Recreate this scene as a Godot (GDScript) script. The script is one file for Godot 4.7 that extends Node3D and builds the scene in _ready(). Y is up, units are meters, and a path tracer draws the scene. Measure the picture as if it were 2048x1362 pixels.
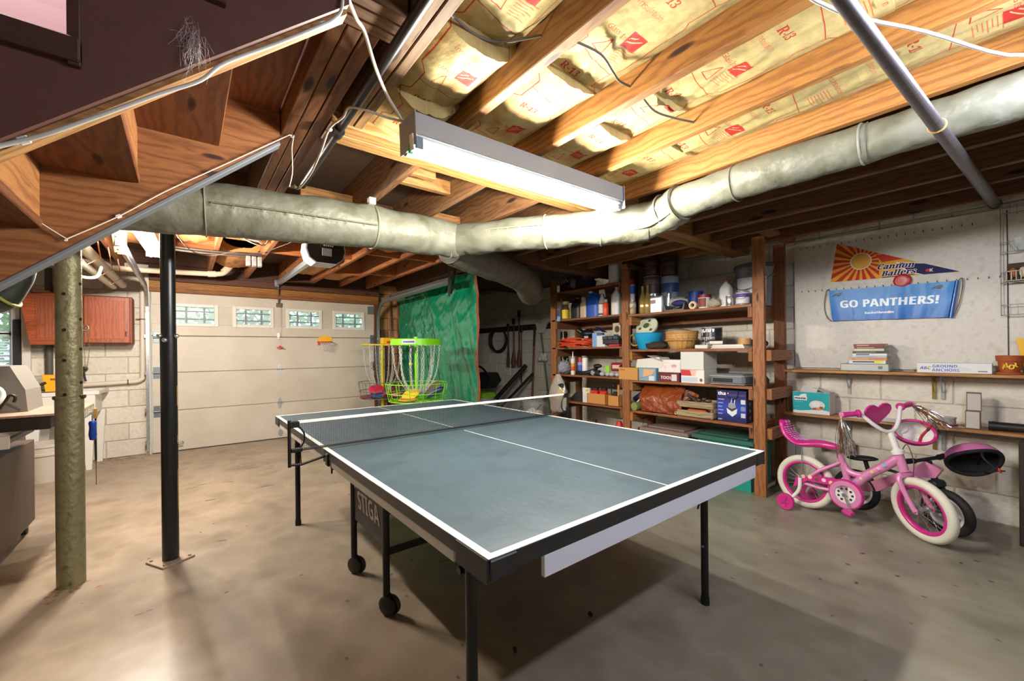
extends Node3D
# A basement garage: table tennis table under a strip light, wooden shelving along the block wall, a garage door at the back.
var rng := RandomNumberGenerator.new()
var taken := {}
var T := Transform3D.IDENTITY      # placed on every vertex that a shape helper adds
var mats := {}
var tex := {}
var noise_a := FastNoiseLite.new()

static func V(x, y, z) -> Vector3: return Vector3(x, y, z)

# ---------- naming and grouping ----------
func numbered(called: String) -> String:
	if not taken.has(called):
		taken[called] = 0
		return called
	taken[called] += 1
	return "%s_%03d" % [called, taken[called]]

func tag(o, label := "", category := "", group := "", kind := ""):
	if label: o.set_meta("label", label)
	if category: o.set_meta("category", category)
	if group: o.set_meta("group", group)
	if kind: o.set_meta("kind", kind)
	return o

# a thing at its base, its shapes given in its own axes
func thing(called: String, label: String, category: String, at: Vector3, turn := 0.0, group := "") -> Node3D:
	var o := Node3D.new()
	o.name = numbered(called)
	add_child(o)
	o.position = at
	o.rotation.y = turn
	T = Transform3D.IDENTITY
	return tag(o, label, category, group)

# a thing at its base, its shapes given in the room's axes
func wthing(called: String, label: String, category: String, at: Vector3, group := "") -> Node3D:
	var o = thing(called, label, category, at, 0.0, group)
	T = Transform3D(Basis.IDENTITY, -at)
	return o

func setting(called: String) -> Node3D:
	var o := Node3D.new()
	o.name = called
	add_child(o)
	o.set_meta("kind", "structure")
	T = Transform3D.IDENTITY
	return o

func obj(called: String, s: SurfaceTool, m: Material, parent: Node = self) -> MeshInstance3D:
	var o := MeshInstance3D.new()
	o.name = called if parent != self else numbered(called)
	o.mesh = s.commit()
	o.material_override = m
	parent.add_child(o, true)
	return o

func inst(called: String, mesh: Mesh, m: Material, parent: Node, xf: Transform3D) -> MeshInstance3D:
	var o := MeshInstance3D.new()
	o.name = called
	o.mesh = mesh
	o.material_override = m
	parent.add_child(o, true)
	o.transform = xf
	return o

# one thing that is one mesh (room axes)
func single(called: String, s: SurfaceTool, m: Material, label: String, category: String, at: Vector3, group := "") -> MeshInstance3D:
	var o = obj(called, s, m)
	o.position = at
	tag(o, label, category, group)
	return o

func dup(root: Node3D, at: Vector3, turn: float, label := "", group := "") -> Node3D:
	var base: String = root.name
	if base.length() > 4 and base[base.length() - 4] == "_" and base.right(3).is_valid_int(): base = base.left(base.length() - 4)
	var r = root.duplicate()
	r.name = numbered(base)
	add_child(r)
	r.position = at
	r.rotation.y = turn
	if label: r.set_meta("label", label)
	if group: r.set_meta("group", group)
	return r

# ---------- materials ----------
func hexc(h: String) -> Color: return Color.html(h)

func mat(h: String, rough := 0.6, metal := 0.0, more := {}) -> StandardMaterial3D:
	var key := "%s|%s|%s|%s" % [h, rough, metal, more]
	if mats.has(key): return mats[key]
	var m := StandardMaterial3D.new()
	m.albedo_color = hexc(h)
	m.roughness = rough
	m.metallic = metal
	for k in more: m.set(k, more[k])
	mats[key] = m
	return m

func noise_tex(name_: String, freq: float, oct: int, ramp: Array, size := 512, as_normal := false, bump := 4.0, kind := FastNoiseLite.TYPE_SIMPLEX_SMOOTH, seed_ := 1) -> NoiseTexture2D:
	if tex.has(name_): return tex[name_]
	var n := FastNoiseLite.new()
	n.noise_type = kind
	n.frequency = freq
	n.fractal_octaves = oct
	n.seed = seed_
	var t := NoiseTexture2D.new()
	t.width = size
	t.height = size
	t.seamless = true
	t.noise = n
	t.as_normal_map = as_normal
	t.bump_strength = bump
	if ramp.size() > 0:
		var g := Gradient.new()
		var off := PackedFloat32Array()
		var cols := PackedColorArray()
		for r in ramp:
			off.append(r[0])
			cols.append(hexc(r[1]))
		g.offsets = off
		g.colors = cols
		t.color_ramp = g
	tex[name_] = t
	return t

# rough surfaces with fine mottling laid on in the room's axes
func mottled(h: String, rough: float, texture: Texture2D, scale_: Vector3, metal := 0.0, normal: Texture2D = null, nscale := 0.5) -> StandardMaterial3D:
	var key := "mot%s|%s|%s|%s|%s|%s" % [h, rough, texture, scale_, metal, normal]
	if mats.has(key): return mats[key]
	var m := StandardMaterial3D.new()
	m.albedo_color = hexc(h)
	m.albedo_texture = texture
	m.roughness = rough
	m.metallic = metal
	m.uv1_triplanar = true
	m.uv1_world_triplanar = true
	m.uv1_scale = scale_
	if normal:
		m.normal_enabled = true
		m.normal_texture = normal
		m.normal_scale = nscale
	mats[key] = m
	return m

# wood grain in metres along u and across v
func wood_image(seed_: int, knots: int) -> ImageTexture:
	var w := 1024
	var h := 256
	var im := Image.create(w, h, true, Image.FORMAT_RGB8)
	var n := FastNoiseLite.new()
	n.seed = seed_
	n.frequency = 1.0
	n.fractal_octaves = 3
	var r := RandomNumberGenerator.new()
	r.seed = seed_
	var kn := []
	for k in knots: kn.append(Vector3(r.randf() * w, r.randf_range(0.15, 0.85) * h, r.randf_range(5.0, 11.0)))
	for y in h:
		var edge := 1.0
		var fy := float(y) / h
		for x in w:
			var fx := float(x) / w
			var ca := cos(fx * TAU)
			var sa := sin(fx * TAU)
			var warp := n.get_noise_3d(ca * 1.3, sa * 1.3, fy * 2.4) * 0.07
			var dark := 0.0
			var yy := fy + warp
			for k in kn:
				var dx: float = absf(x - k.x)
				dx = minf(dx, w - dx)
				var dy: float = y - k.y
				var d := sqrt(dx * dx * 0.16 + dy * dy)
				if d < k.z * 6.0:
					var f := exp(-d / (k.z * 1.6))
					yy += f * 0.16 * signf(dy)
					if d < k.z: dark = maxf(dark, 1.0 - pow(d / k.z, 3.0))
			var ring := 0.5 + 0.5 * sin(yy * 78.0 + n.get_noise_2d(fy * 9.0, 3.0) * 3.0)
			ring = pow(ring, 2.2)
			var fib := n.get_noise_3d(ca * 5.0, sa * 5.0, fy * 130.0)
			var fine := n.get_noise_3d(ca * 24.0, sa * 24.0, fy * 210.0 + 40.0)
			var v := 0.97 - 0.16 * ring + 0.13 * fib + 0.07 * fine
			var c := Color(v, v * (0.98 - 0.05 * ring), v * (0.96 - 0.1 * ring))
			c = c.lerp(Color(0.2, 0.11, 0.06), dark * 0.85)
			im.set_pixel(x, y, c)
	im.generate_mipmaps()
	return ImageTexture.create_from_image(im)

func wood(h: String, rough := 0.65, which := 0) -> StandardMaterial3D:
	var key := "wood%s%s%s" % [h, rough, which]
	if mats.has(key): return mats[key]
	var tk := "wood%d" % which
	if not tex.has(tk): tex[tk] = wood_image(11 + which * 7, 5 if which < 2 else 2)
	var m := StandardMaterial3D.new()
	m.albedo_color = hexc(h)
	m.albedo_texture = tex[tk]
	m.roughness = rough
	m.uv1_scale = V(0.4, 2.6, 1.0)
	mats[key] = m
	return m

# ---------- printing on images ----------
# fills lettering into an image: x, y of the left end of the base line, height of a capital in pixels
func print_on(im: Image, words: String, x: float, y: float, high: float, c: Color, font := "Droid Sans", bold := 0, wide := 1.0, slant := 0.0, turn := 0.0):
	var f := SystemFont.new()
	f.font_names = PackedStringArray([font])
	f.font_weight = 700 if bold > 0 else 400
	var tm := TextMesh.new()
	tm.text = words
	tm.font = f
	tm.font_size = 64
	tm.pixel_size = 1.0
	tm.depth = 0.0
	tm.horizontal_alignment = HORIZONTAL_ALIGNMENT_LEFT
	tm.curve_step = 4.0
	var a := tm.get_mesh_arrays()
	if a.size() == 0: return
	var vs: PackedVector3Array = a[Mesh.ARRAY_VERTEX]
	var ix = a[Mesh.ARRAY_INDEX]
	var box := tm.get_aabb()
	var k := high / 46.0
	var low := 1e9
	var capline := 0.0
	# base line: lettering is centred upright, so measure a plain capital
	var tm2 := TextMesh.new()
	tm2.text = "H"
	tm2.font = f
	tm2.font_size = 64
	tm2.pixel_size = 1.0
	tm2.depth = 0.0
	var b2 := tm2.get_aabb()
	low = b2.position.y
	k = high / maxf(b2.size.y, 1.0)
	var pts := PackedVector2Array()
	var ct := cos(turn)
	var stn := sin(turn)
	for v in vs:
		var lx: float = (v.x - box.position.x) * k * wide
		var ly: float = (v.y - low) * k
		lx += ly * slant
		pts.append(Vector2(x + lx * ct + ly * stn, y - ly * ct + lx * stn))
	var n: int = ix.size() if ix != null and ix.size() > 0 else pts.size()
	for t in range(0, n, 3):
		var p0: Vector2 = pts[ix[t]] if ix != null and ix.size() > 0 else pts[t]
		var p1: Vector2 = pts[ix[t + 1]] if ix != null and ix.size() > 0 else pts[t + 1]
		var p2: Vector2 = pts[ix[t + 2]] if ix != null and ix.size() > 0 else pts[t + 2]
		fill_tri(im, p0, p1, p2, c)
		if bold > 1:
			fill_tri(im, p0 + Vector2(bold - 1, 0), p1 + Vector2(bold - 1, 0), p2 + Vector2(bold - 1, 0), c)

func fill_tri(im: Image, a: Vector2, b: Vector2, c: Vector2, col: Color):
	var x0 := maxi(0, int(floor(minf(a.x, minf(b.x, c.x)))))
	var x1 := mini(im.get_width() - 1, int(ceil(maxf(a.x, maxf(b.x, c.x)))))
	var y0 := maxi(0, int(floor(minf(a.y, minf(b.y, c.y)))))
	var y1 := mini(im.get_height() - 1, int(ceil(maxf(a.y, maxf(b.y, c.y)))))
	var d := (b - a).cross(c - a)
	if absf(d) < 1e-6: return
	for y in range(y0, y1 + 1):
		for x in range(x0, x1 + 1):
			var q := Vector2(x + 0.5, y + 0.5)
			var u := (b - a).cross(q - a) / d
			var v := (q - a).cross(c - a) / d
			if u >= -0.01 and v >= -0.01 and u + v <= 1.01: im.set_pixel(x, y, col)

func fill_poly(im: Image, pts: Array, col: Color):
	var pv := PackedVector2Array(pts)
	var ix := Geometry2D.triangulate_polygon(pv)
	for t in range(0, ix.size(), 3): fill_tri(im, pv[ix[t]], pv[ix[t + 1]], pv[ix[t + 2]], col)

func fill_disc(im: Image, c: Vector2, rx: float, ry: float, col: Color):
	for y in range(maxi(0, int(c.y - ry)), mini(im.get_height(), int(c.y + ry) + 2)):
		for x in range(maxi(0, int(c.x - rx)), mini(im.get_width(), int(c.x + rx) + 2)):
			if pow((x + 0.5 - c.x) / rx, 2) + pow((y + 0.5 - c.y) / ry, 2) <= 1.0: im.set_pixel(x, y, col)

func line_on(im: Image, a: Vector2, b: Vector2, w: float, col: Color):
	var n := (b - a).orthogonal().normalized() * w * 0.5
	fill_tri(im, a + n, b + n, b - n, col)
	fill_tri(im, a + n, b - n, a - n, col)

func new_image(w: int, h: int, c: String) -> Image:
	var im := Image.create(w, h, false, Image.FORMAT_RGB8)
	im.fill(hexc(c))
	return im

func printed(im: Image, rough := 0.6, more := {}) -> StandardMaterial3D:
	im.generate_mipmaps()
	var m := StandardMaterial3D.new()
	m.albedo_texture = ImageTexture.create_from_image(im)
	m.roughness = rough
	for k in more: m.set(k, more[k])
	return m

# ---------- shapes ----------
func mb() -> SurfaceTool:
	var s := SurfaceTool.new()
	s.begin(Mesh.PRIMITIVE_TRIANGLES)
	return s

# for a thing that is one mesh in the room's axes
func room() -> SurfaceTool:
	T = Transform3D.IDENTITY
	return mb()

func vert(s: SurfaceTool, p: Vector3, n: Vector3, uv: Vector2):
	s.set_normal((T.basis * n).normalized())
	s.set_uv(uv)
	s.add_vertex(T * p)

func tri(s: SurfaceTool, a: Vector3, b: Vector3, c: Vector3, na: Vector3, nb: Vector3, nc: Vector3, ua := Vector2.ZERO, ub := Vector2.ZERO, uc := Vector2.ZERO):
	var g := (b - a).cross(c - a)
	if g.length_squared() < 1e-16: return
	if g.dot(na + nb + nc) > 0.0:
		vert(s, a, na, ua); vert(s, c, nc, uc); vert(s, b, nb, ub)
	else:
		vert(s, a, na, ua); vert(s, b, nb, ub); vert(s, c, nc, uc)

func quad(s: SurfaceTool, a: Vector3, b: Vector3, c: Vector3, d: Vector3, n: Vector3, uvs := []):
	if uvs.is_empty(): uvs = [Vector2(0, 1), Vector2(1, 1), Vector2(1, 0), Vector2(0, 0)]
	tri(s, a, b, c, n, n, n, uvs[0], uvs[1], uvs[2])
	tri(s, a, c, d, n, n, n, uvs[0], uvs[2], uvs[3])

# chamfered box; grain (u) runs along its longest side, in metres
func box(s: SurfaceTool, c: Vector3, size: Vector3, b := 0.0, basis := Basis.IDENTITY):
	var h := size * 0.5
	var long := 0
	if size.y > size[long]: long = 1
	if size.z > size[long]: long = 2
	var off := Vector2(rng.randf() * 3.0, rng.randf())
	b = minf(b, minf(h.x, minf(h.y, h.z)) * 0.9)
	var uvf := func(p: Vector3, axis: int) -> Vector2:
		var cross := 0
		if axis == long:
			var o1 := (axis + 1) % 3
			var o2 := (axis + 2) % 3
			return Vector2(p[o1], p[o2]) + off
		for k in 3:
			if k != axis and k != long: cross = k
		return Vector2(p[long], p[cross]) + off
	for axis in 3:
		var u := (axis + 1) % 3
		var w := (axis + 2) % 3
		for sg in [-1.0, 1.0]:
			var n := Vector3.ZERO
			n[axis] = sg
			var ps := []
			for q in [[-1, -1], [1, -1], [1, 1], [-1, 1]]:
				var p := Vector3.ZERO
				p[axis] = sg * h[axis]
				p[u] = q[0] * (h[u] - b)
				p[w] = q[1] * (h[w] - b)
				ps.append(p)
			var uvs := []
			for p in ps: uvs.append(uvf.call(p, axis))
			quad(s, c + basis * ps[0], c + basis * ps[1], c + basis * ps[2], c + basis * ps[3], basis * n, uvs)
	if b <= 0.0: return
	for axis in 3:
		var u := (axis + 1) % 3
		var w := (axis + 2) % 3
		for su in [-1.0, 1.0]:
			for sw in [-1.0, 1.0]:
				var n := Vector3.ZERO
				n[u] = su
				n[w] = sw
				n = n.normalized()
				var ps := []
				for e in [[-1.0, 0], [1.0, 0], [1.0, 1], [-1.0, 1]]:
					var p := Vector3.ZERO
					p[axis] = e[0] * (h[axis] - b)
					p[u] = su * (h[u] - (b if e[1] == 1 else 0.0))
					p[w] = sw * (h[w] - (0.0 if e[1] == 1 else b))
					ps.append(p)
				var uvs := []
				for p in ps: uvs.append(uvf.call(p, u))
				quad(s, c + basis * ps[0], c + basis * ps[1], c + basis * ps[2], c + basis * ps[3], basis * n, uvs)
	for sx in [-1.0, 1.0]:
		for sy in [-1.0, 1.0]:
			for sz in [-1.0, 1.0]:
				var n := V(sx, sy, sz).normalized()
				tri(s, c + basis * V(sx * h.x, sy * (h.y - b), sz * (h.z - b)), c + basis * V(sx * (h.x - b), sy * h.y, sz * (h.z - b)), c + basis * V(sx * (h.x - b), sy * (h.y - b), sz * h.z), basis * n, basis * n, basis * n)

# box between two corners
func slab(s: SurfaceTool, x0: float, x1: float, y0: float, y1: float, z0: float, z1: float, b := 0.0):
	box(s, V((x0 + x1) * 0.5, (y0 + y1) * 0.5, (z0 + z1) * 0.5), V(absf(x1 - x0), absf(y1 - y0), absf(z1 - z0)), b)

# a board from a to b, wide x thick, its width turned towards up
func bar(s: SurfaceTool, a: Vector3, b: Vector3, wide: float, thick: float, up := Vector3.UP, bev := 0.0):
	var d := (b - a)
	var l := d.length()
	d /= l
	var side := d.cross(up).normalized()
	var u2 := side.cross(d).normalized()
	box(s, (a + b) * 0.5, V(l, wide, thick), bev, Basis(d, u2, side))

func grid(s: SurfaceTool, nu: int, nv: int, f: Callable, uvs := Vector2.ONE, flip := false, closed_u := false, closed_v := false):
	var P := []
	for j in nv + 1:
		var row := []
		for i in nu + 1: row.append(f.call(float(i) / nu, float(j) / nv))
		P.append(row)
	var N := []
	for j in nv + 1:
		var row := []
		for i in nu + 1:
			var i0 := i - 1 if i > 0 else (nu - 1 if closed_u else 0)
			var i1 := i + 1 if i < nu else (1 if closed_u else nu)
			var j0 := j - 1 if j > 0 else (nv - 1 if closed_v else 0)
			var j1 := j + 1 if j < nv else (1 if closed_v else nv)
			var du: Vector3 = P[j][i1] - P[j][i0]
			var dv: Vector3 = P[j1][i] - P[j0][i]
			if du.length_squared() < 1e-14: du = P[mini(j + 1, nv)][i1] - P[mini(j + 1, nv)][i0] if j == 0 else P[j - 1][i1] - P[j - 1][i0]
			var n := du.cross(dv)
			if flip: n = -n
			row.append(n.normalized() if n.length_squared() > 1e-20 else Vector3.UP)
		N.append(row)
	for j in nv:
		for i in nu:
			var ua := Vector2(float(i) / nu, float(j) / nv) * uvs
			var ub := Vector2(float(i + 1) / nu, float(j) / nv) * uvs
			var uc := Vector2(float(i + 1) / nu, float(j + 1) / nv) * uvs
			var ud := Vector2(float(i) / nu, float(j + 1) / nv) * uvs
			tri(s, P[j][i], P[j][i + 1], P[j + 1][i + 1], N[j][i], N[j][i + 1], N[j + 1][i + 1], ua, ub, uc)
			tri(s, P[j][i], P[j + 1][i + 1], P[j + 1][i], N[j][i], N[j + 1][i + 1], N[j + 1][i], ua, uc, ud)

func frame_of(d: Vector3) -> Basis:
	d = d.normalized()
	var a := d.cross(Vector3.UP if absf(d.y) < 0.9 else Vector3.RIGHT).normalized()
	return Basis(a, d, a.cross(d))

func disc(s: SurfaceTool, c: Vector3, d: Vector3, r: float, n := 16, r_in := 0.0):
	var B := frame_of(d)
	for i in n:
		var a := TAU * i / n
		var b := TAU * (i + 1) / n
		var p := B * V(cos(a), 0, sin(a))
		var q := B * V(cos(b), 0, sin(b))
		var dn := d.normalized()
		var ua := Vector2(0.5 + 0.5 * cos(a), 0.5 + 0.5 * sin(a))
		var ub := Vector2(0.5 + 0.5 * cos(b), 0.5 + 0.5 * sin(b))
		if r_in <= 0.0: tri(s, c, c + p * r, c + q * r, dn, dn, dn, Vector2(0.5, 0.5), ua, ub)
		else: quad(s, c + p * r_in, c + p * r, c + q * r, c + q * r_in, dn)

func cyl(s: SurfaceTool, a: Vector3, b: Vector3, r1: float, r2 := -1.0, n := 14, caps := true):
	if r2 < 0.0: r2 = r1
	var d := b - a
	var B := frame_of(d)
	var l := d.length()
	grid(s, n, 1, func(u, v): return a + d * v + B * V(cos(u * TAU), 0, sin(u * TAU)) * lerpf(r1, r2, v), Vector2(1.0, 1.0), true, true)
	if caps:
		if r1 > 0.0: disc(s, a, -d, r1, n)
		if r2 > 0.0: disc(s, b, d, r2, n)

func smooth(pts: Array, k := 4, closed := false) -> Array:
	var out := []
	var n := pts.size()
	for i in (n if closed else n - 1):
		var p0: Vector3 = pts[(i - 1 + n) % n] if closed or i > 0 else pts[0]
		var p1: Vector3 = pts[i]
		var p2: Vector3 = pts[(i + 1) % n]
		var p3: Vector3 = pts[(i + 2) % n] if closed or i + 2 < n else pts[n - 1]
		for j in k: out.append(p1.cubic_interpolate(p2, p0, p3, float(j) / k))
	if not closed: out.append(pts[n - 1])
	return out

# round rod along points; r a number or an array of radii
func tube(s: SurfaceTool, pts: Array, r, n := 8, closed := false, flat := 1.0):
	var m := pts.size()
	if closed: pts = pts + [pts[0]]
	var last := frame_of(pts[1] - pts[0])
	var fr := []
	for i in pts.size():
		var d: Vector3 = pts[mini(i + 1, pts.size() - 1)] - pts[maxi(i - 1, 0)]
		if closed and (i == 0 or i == pts.size() - 1): d = pts[1] - pts[m - 1]
		d = d.normalized()
		var x := (last.x - d * d.dot(last.x)).normalized()
		last = Basis(x, d, x.cross(d))
		fr.append(last)
	var len_ := 0.0
	for i in pts.size() - 1: len_ += (pts[i + 1] - pts[i]).length()
	grid(s, n, pts.size() - 1, func(u, v):
		var i := int(round(v * (pts.size() - 1)))
		var rr: float = r[i] if r is Array else r
		var F: Basis = fr[i]
		return pts[i] + F * V(cos(u * TAU) * rr, 0, sin(u * TAU) * rr * flat), Vector2(0.1, len_), true, true)
	if not closed:
		var r0: float = r[0] if r is Array else r
		var r9: float = r[pts.size() - 1] if r is Array else r
		if flat == 1.0:
			disc(s, pts[0], -fr[0].y, r0, n)
			disc(s, pts[-1], fr[-1].y, r9, n)

# turned shape: profile of (radius, height) up the axis y of xf
func lathe(s: SurfaceTool, xf: Transform3D, prof: Array, n := 20, sx := 1.0, sz := 1.0):
	var m := prof.size()
	var nr := []
	for i in m - 1:
		var d: Vector2 = prof[i + 1] - prof[i]
		nr.append(Vector2(d.y, -d.x).normalized())
	for i in m - 1:
		var na: Vector2 = nr[i]
		var nb: Vector2 = nr[i]
		if i > 0 and nr[i].dot(nr[i - 1]) > 0.72: na = (nr[i] + nr[i - 1]).normalized()
		if i < m - 2 and nr[i].dot(nr[i + 1]) > 0.72: nb = (nr[i] + nr[i + 1]).normalized()
		for k in n:
			var a := TAU * k / n
			var b := TAU * (k + 1) / n
			var pa := V(cos(a) * sx, 0, sin(a) * sz)
			var pb := V(cos(b) * sx, 0, sin(b) * sz)
			var qa := V(cos(a) / sx, 0, sin(a) / sz).normalized()
			var qb := V(cos(b) / sx, 0, sin(b) / sz).normalized()
			var p0: Vector2 = prof[i]
			var p1: Vector2 = prof[i + 1]
			var h0 := V(0, p0.y, 0)
			var h1 := V(0, p1.y, 0)
			var ca := xf * (pa * p0.x + h0)
			var cb := xf * (pb * p0.x + h0)
			var cc := xf * (pb * p1.x + h1)
			var cd := xf * (pa * p1.x + h1)
			var xb := xf.basis.orthonormalized()
			var n0a := xb * (qa * na.x + V(0, na.y, 0))
			var n0b := xb * (qb * na.x + V(0, na.y, 0))
			var n1a := xb * (qa * nb.x + V(0, nb.y, 0))
			var n1b := xb * (qb * nb.x + V(0, nb.y, 0))
			var ua := Vector2(1.0 - float(k) / n, 1.0 - float(i) / (m - 1))
			var ub := Vector2(1.0 - float(k + 1) / n, 1.0 - float(i) / (m - 1))
			var uc := Vector2(1.0 - float(k + 1) / n, 1.0 - float(i + 1) / (m - 1))
			var ud := Vector2(1.0 - float(k) / n, 1.0 - float(i + 1) / (m - 1))
			if p0.x > 1e-6: tri(s, ca, cb, cc, n0a, n0b, n1b, ua, ub, uc)
			if p1.x > 1e-6: tri(s, ca, cc, cd, n0a, n1b, n1a, ua, uc, ud)

func at(p: Vector3, turn := 0.0, tilt := 0.0, lean := 0.0) -> Transform3D:
	return Transform3D(Basis.from_euler(V(tilt, turn, lean)), p)

# outline (x, y) thickened along z of xf, from z0 to z1
func prism(s: SurfaceTool, poly: Array, z0: float, z1: float, xf := Transform3D.IDENTITY, uvbox := Rect2(0, 0, 1, 1)):
	var pv := PackedVector2Array(poly)
	if not Geometry2D.is_polygon_clockwise(pv): pv.reverse()
	var ix := Geometry2D.triangulate_polygon(pv)
	for e in [[z0, -1.0], [z1, 1.0]]:
		var n: Vector3 = xf.basis * V(0, 0, e[1])
		for t in range(0, ix.size(), 3):
			var q := []
			var u := []
			for k in 3:
				var c: Vector2 = pv[ix[t + k]]
				q.append(xf * V(c.x, c.y, e[0]))
				u.append(Vector2((c.x - uvbox.position.x) / uvbox.size.x, 1.0 - (c.y - uvbox.position.y) / uvbox.size.y))
			tri(s, q[0], q[1], q[2], n, n, n, u[0], u[1], u[2])
	var m := pv.size()
	for i in m:
		var a: Vector2 = pv[i]
		var b: Vector2 = pv[(i + 1) % m]
		var e := b - a
		var n2 := Vector2(-e.y, e.x).normalized()
		var n: Vector3 = xf.basis * V(n2.x, n2.y, 0)
		var l := e.length()
		quad(s, xf * V(a.x, a.y, z0), xf * V(b.x, b.y, z0), xf * V(b.x, b.y, z1), xf * V(a.x, a.y, z1), n, [Vector2(0, 0), Vector2(l, 0), Vector2(l, z1 - z0), Vector2(0, z1 - z0)])

func torus(s: SurfaceTool, c: Vector3, axis: Vector3, R: float, r: float, n := 32, m := 8, flat := 1.0):
	var B := frame_of(axis)
	grid(s, n, m, func(u, v): return c + B * (V(cos(u * TAU), 0, sin(u * TAU)) * (R + cos(v * TAU) * r) + V(0, sin(v * TAU) * r * flat, 0)), Vector2.ONE, true, true, true)

func ball(s: SurfaceTool, c: Vector3, r: Vector3, B := Basis.IDENTITY, n := 14, m := 10, v0 := 0.0, v1 := 1.0):
	grid(s, n, m, func(u, v):
		var t := lerpf(v0, v1, v) * PI
		return c + B * (V(cos(u * TAU) * sin(t), cos(t), sin(u * TAU) * sin(t)) * r), Vector2.ONE, false, true)

# raised lettering or flat lettering as geometry: xf's x along the words, y up, z out
func words(s: SurfaceTool, text: String, xf: Transform3D, high: float, deep := 0.002, font := "Droid Sans", bold := true, wide := 1.0):
	var f := SystemFont.new()
	f.font_names = PackedStringArray([font])
	f.font_weight = 700 if bold else 400
	var tm := TextMesh.new()
	tm.text = text
	tm.font = f
	tm.font_size = 48
	tm.pixel_size = 1.0
	tm.depth = 1.0
	tm.curve_step = 4.0
	var tm2 := TextMesh.new()
	tm2.text = "H"
	tm2.font = f
	tm2.font_size = 48
	tm2.pixel_size = 1.0
	var k := high / tm2.get_aabb().size.y
	var a := tm.get_mesh_arrays()
	var vs: PackedVector3Array = a[Mesh.ARRAY_VERTEX]
	var ns: PackedVector3Array = a[Mesh.ARRAY_NORMAL]
	var ix: PackedInt32Array = a[Mesh.ARRAY_INDEX]
	for t in range(0, ix.size(), 3):
		var q := []
		var nn := []
		for j in 3:
			var p: Vector3 = vs[ix[t + j]]
			q.append(xf * V(p.x * k * wide, p.y * k, (p.z + 0.5) * deep))
			nn.append(xf.basis * ns[ix[t + j]])
		tri(s, q[0], q[1], q[2], nn[0], nn[1], nn[2])

# ---------- the scene ----------
func _ready():
	rng.seed = 7
	# camera
	var cam := Camera3D.new()
	cam.name = "camera"
	add_child(cam)
	var yaw := 0.670843
	var roll := -0.01058
	var w0 := V(sin(yaw), 0, -cos(yaw))
	var r0 := V(cos(yaw), 0, sin(yaw))
	var r1 := r0 * cos(roll) + Vector3.UP * sin(roll)
	var u1 := Vector3.UP * cos(roll) - r0 * sin(roll)
	cam.transform = Transform3D(Basis(r1, u1, -w0), V(-0.5259, 1.2243, 0.7547))
	cam.set_frustum(0.05 * 1362.0 / 825.26, Vector2(0, 0.05 * 21.1 / 825.26), 0.05, 60.0)
	cam.current = true
	# sky and exposure
	var we := WorldEnvironment.new()
	we.name = "world_environment"
	var env := Environment.new()
	env.background_mode = Environment.BG_SKY
	var sky := Sky.new()
	var sm := ProceduralSkyMaterial.new()
	sm.sky_top_color = hexc("a9c4e6")
	sm.sky_horizon_color = hexc("e4edf5")
	sm.ground_bottom_color = hexc("7d8a78")
	sm.ground_horizon_color = hexc("d5dfe0")
	sm.sun_angle_max = 0.0
	sky.sky_material = sm
	env.sky = sky
	env.background_energy_multiplier = 7.0
	env.tonemap_mode = Environment.TONE_MAPPER_LINEAR
	env.tonemap_exposure = 0.85
	env.sdfgi_enabled = true
	env.ssao_enabled = true
	env.ssil_enabled = true
	we.environment = env
	add_child(we)
	# lamps: the strip light over the table, the garage strip light, a bulb over the stairs
	strip_light(V(0.765, 2.005, -0.697), 0.024, 0.031, 1.22, 6.0, "fffaf0", 4, "white twin-tube strip light hanging under the joists above the table", "main")
	strip_light(V(-0.75, 2.1, -3.42), PI / 2 - 0.05, 0.0, 1.22, 9.0, "fff4e6", 4, "twin-tube strip light glowing on the garage ceiling behind the black post", "garage")
	strip_light(V(0.93, 2.045, 0.95), 0.0, 0.0, 1.22, 2.3, "e3eaff", 4, "cool white strip light under the joists nearest the camera, before the table", "main")
	stair_lamp()
	# the room
	build_floor()
	build_walls()
	build_ceiling()
	build_garage_door()
	build_outside()
	build_more()

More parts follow.
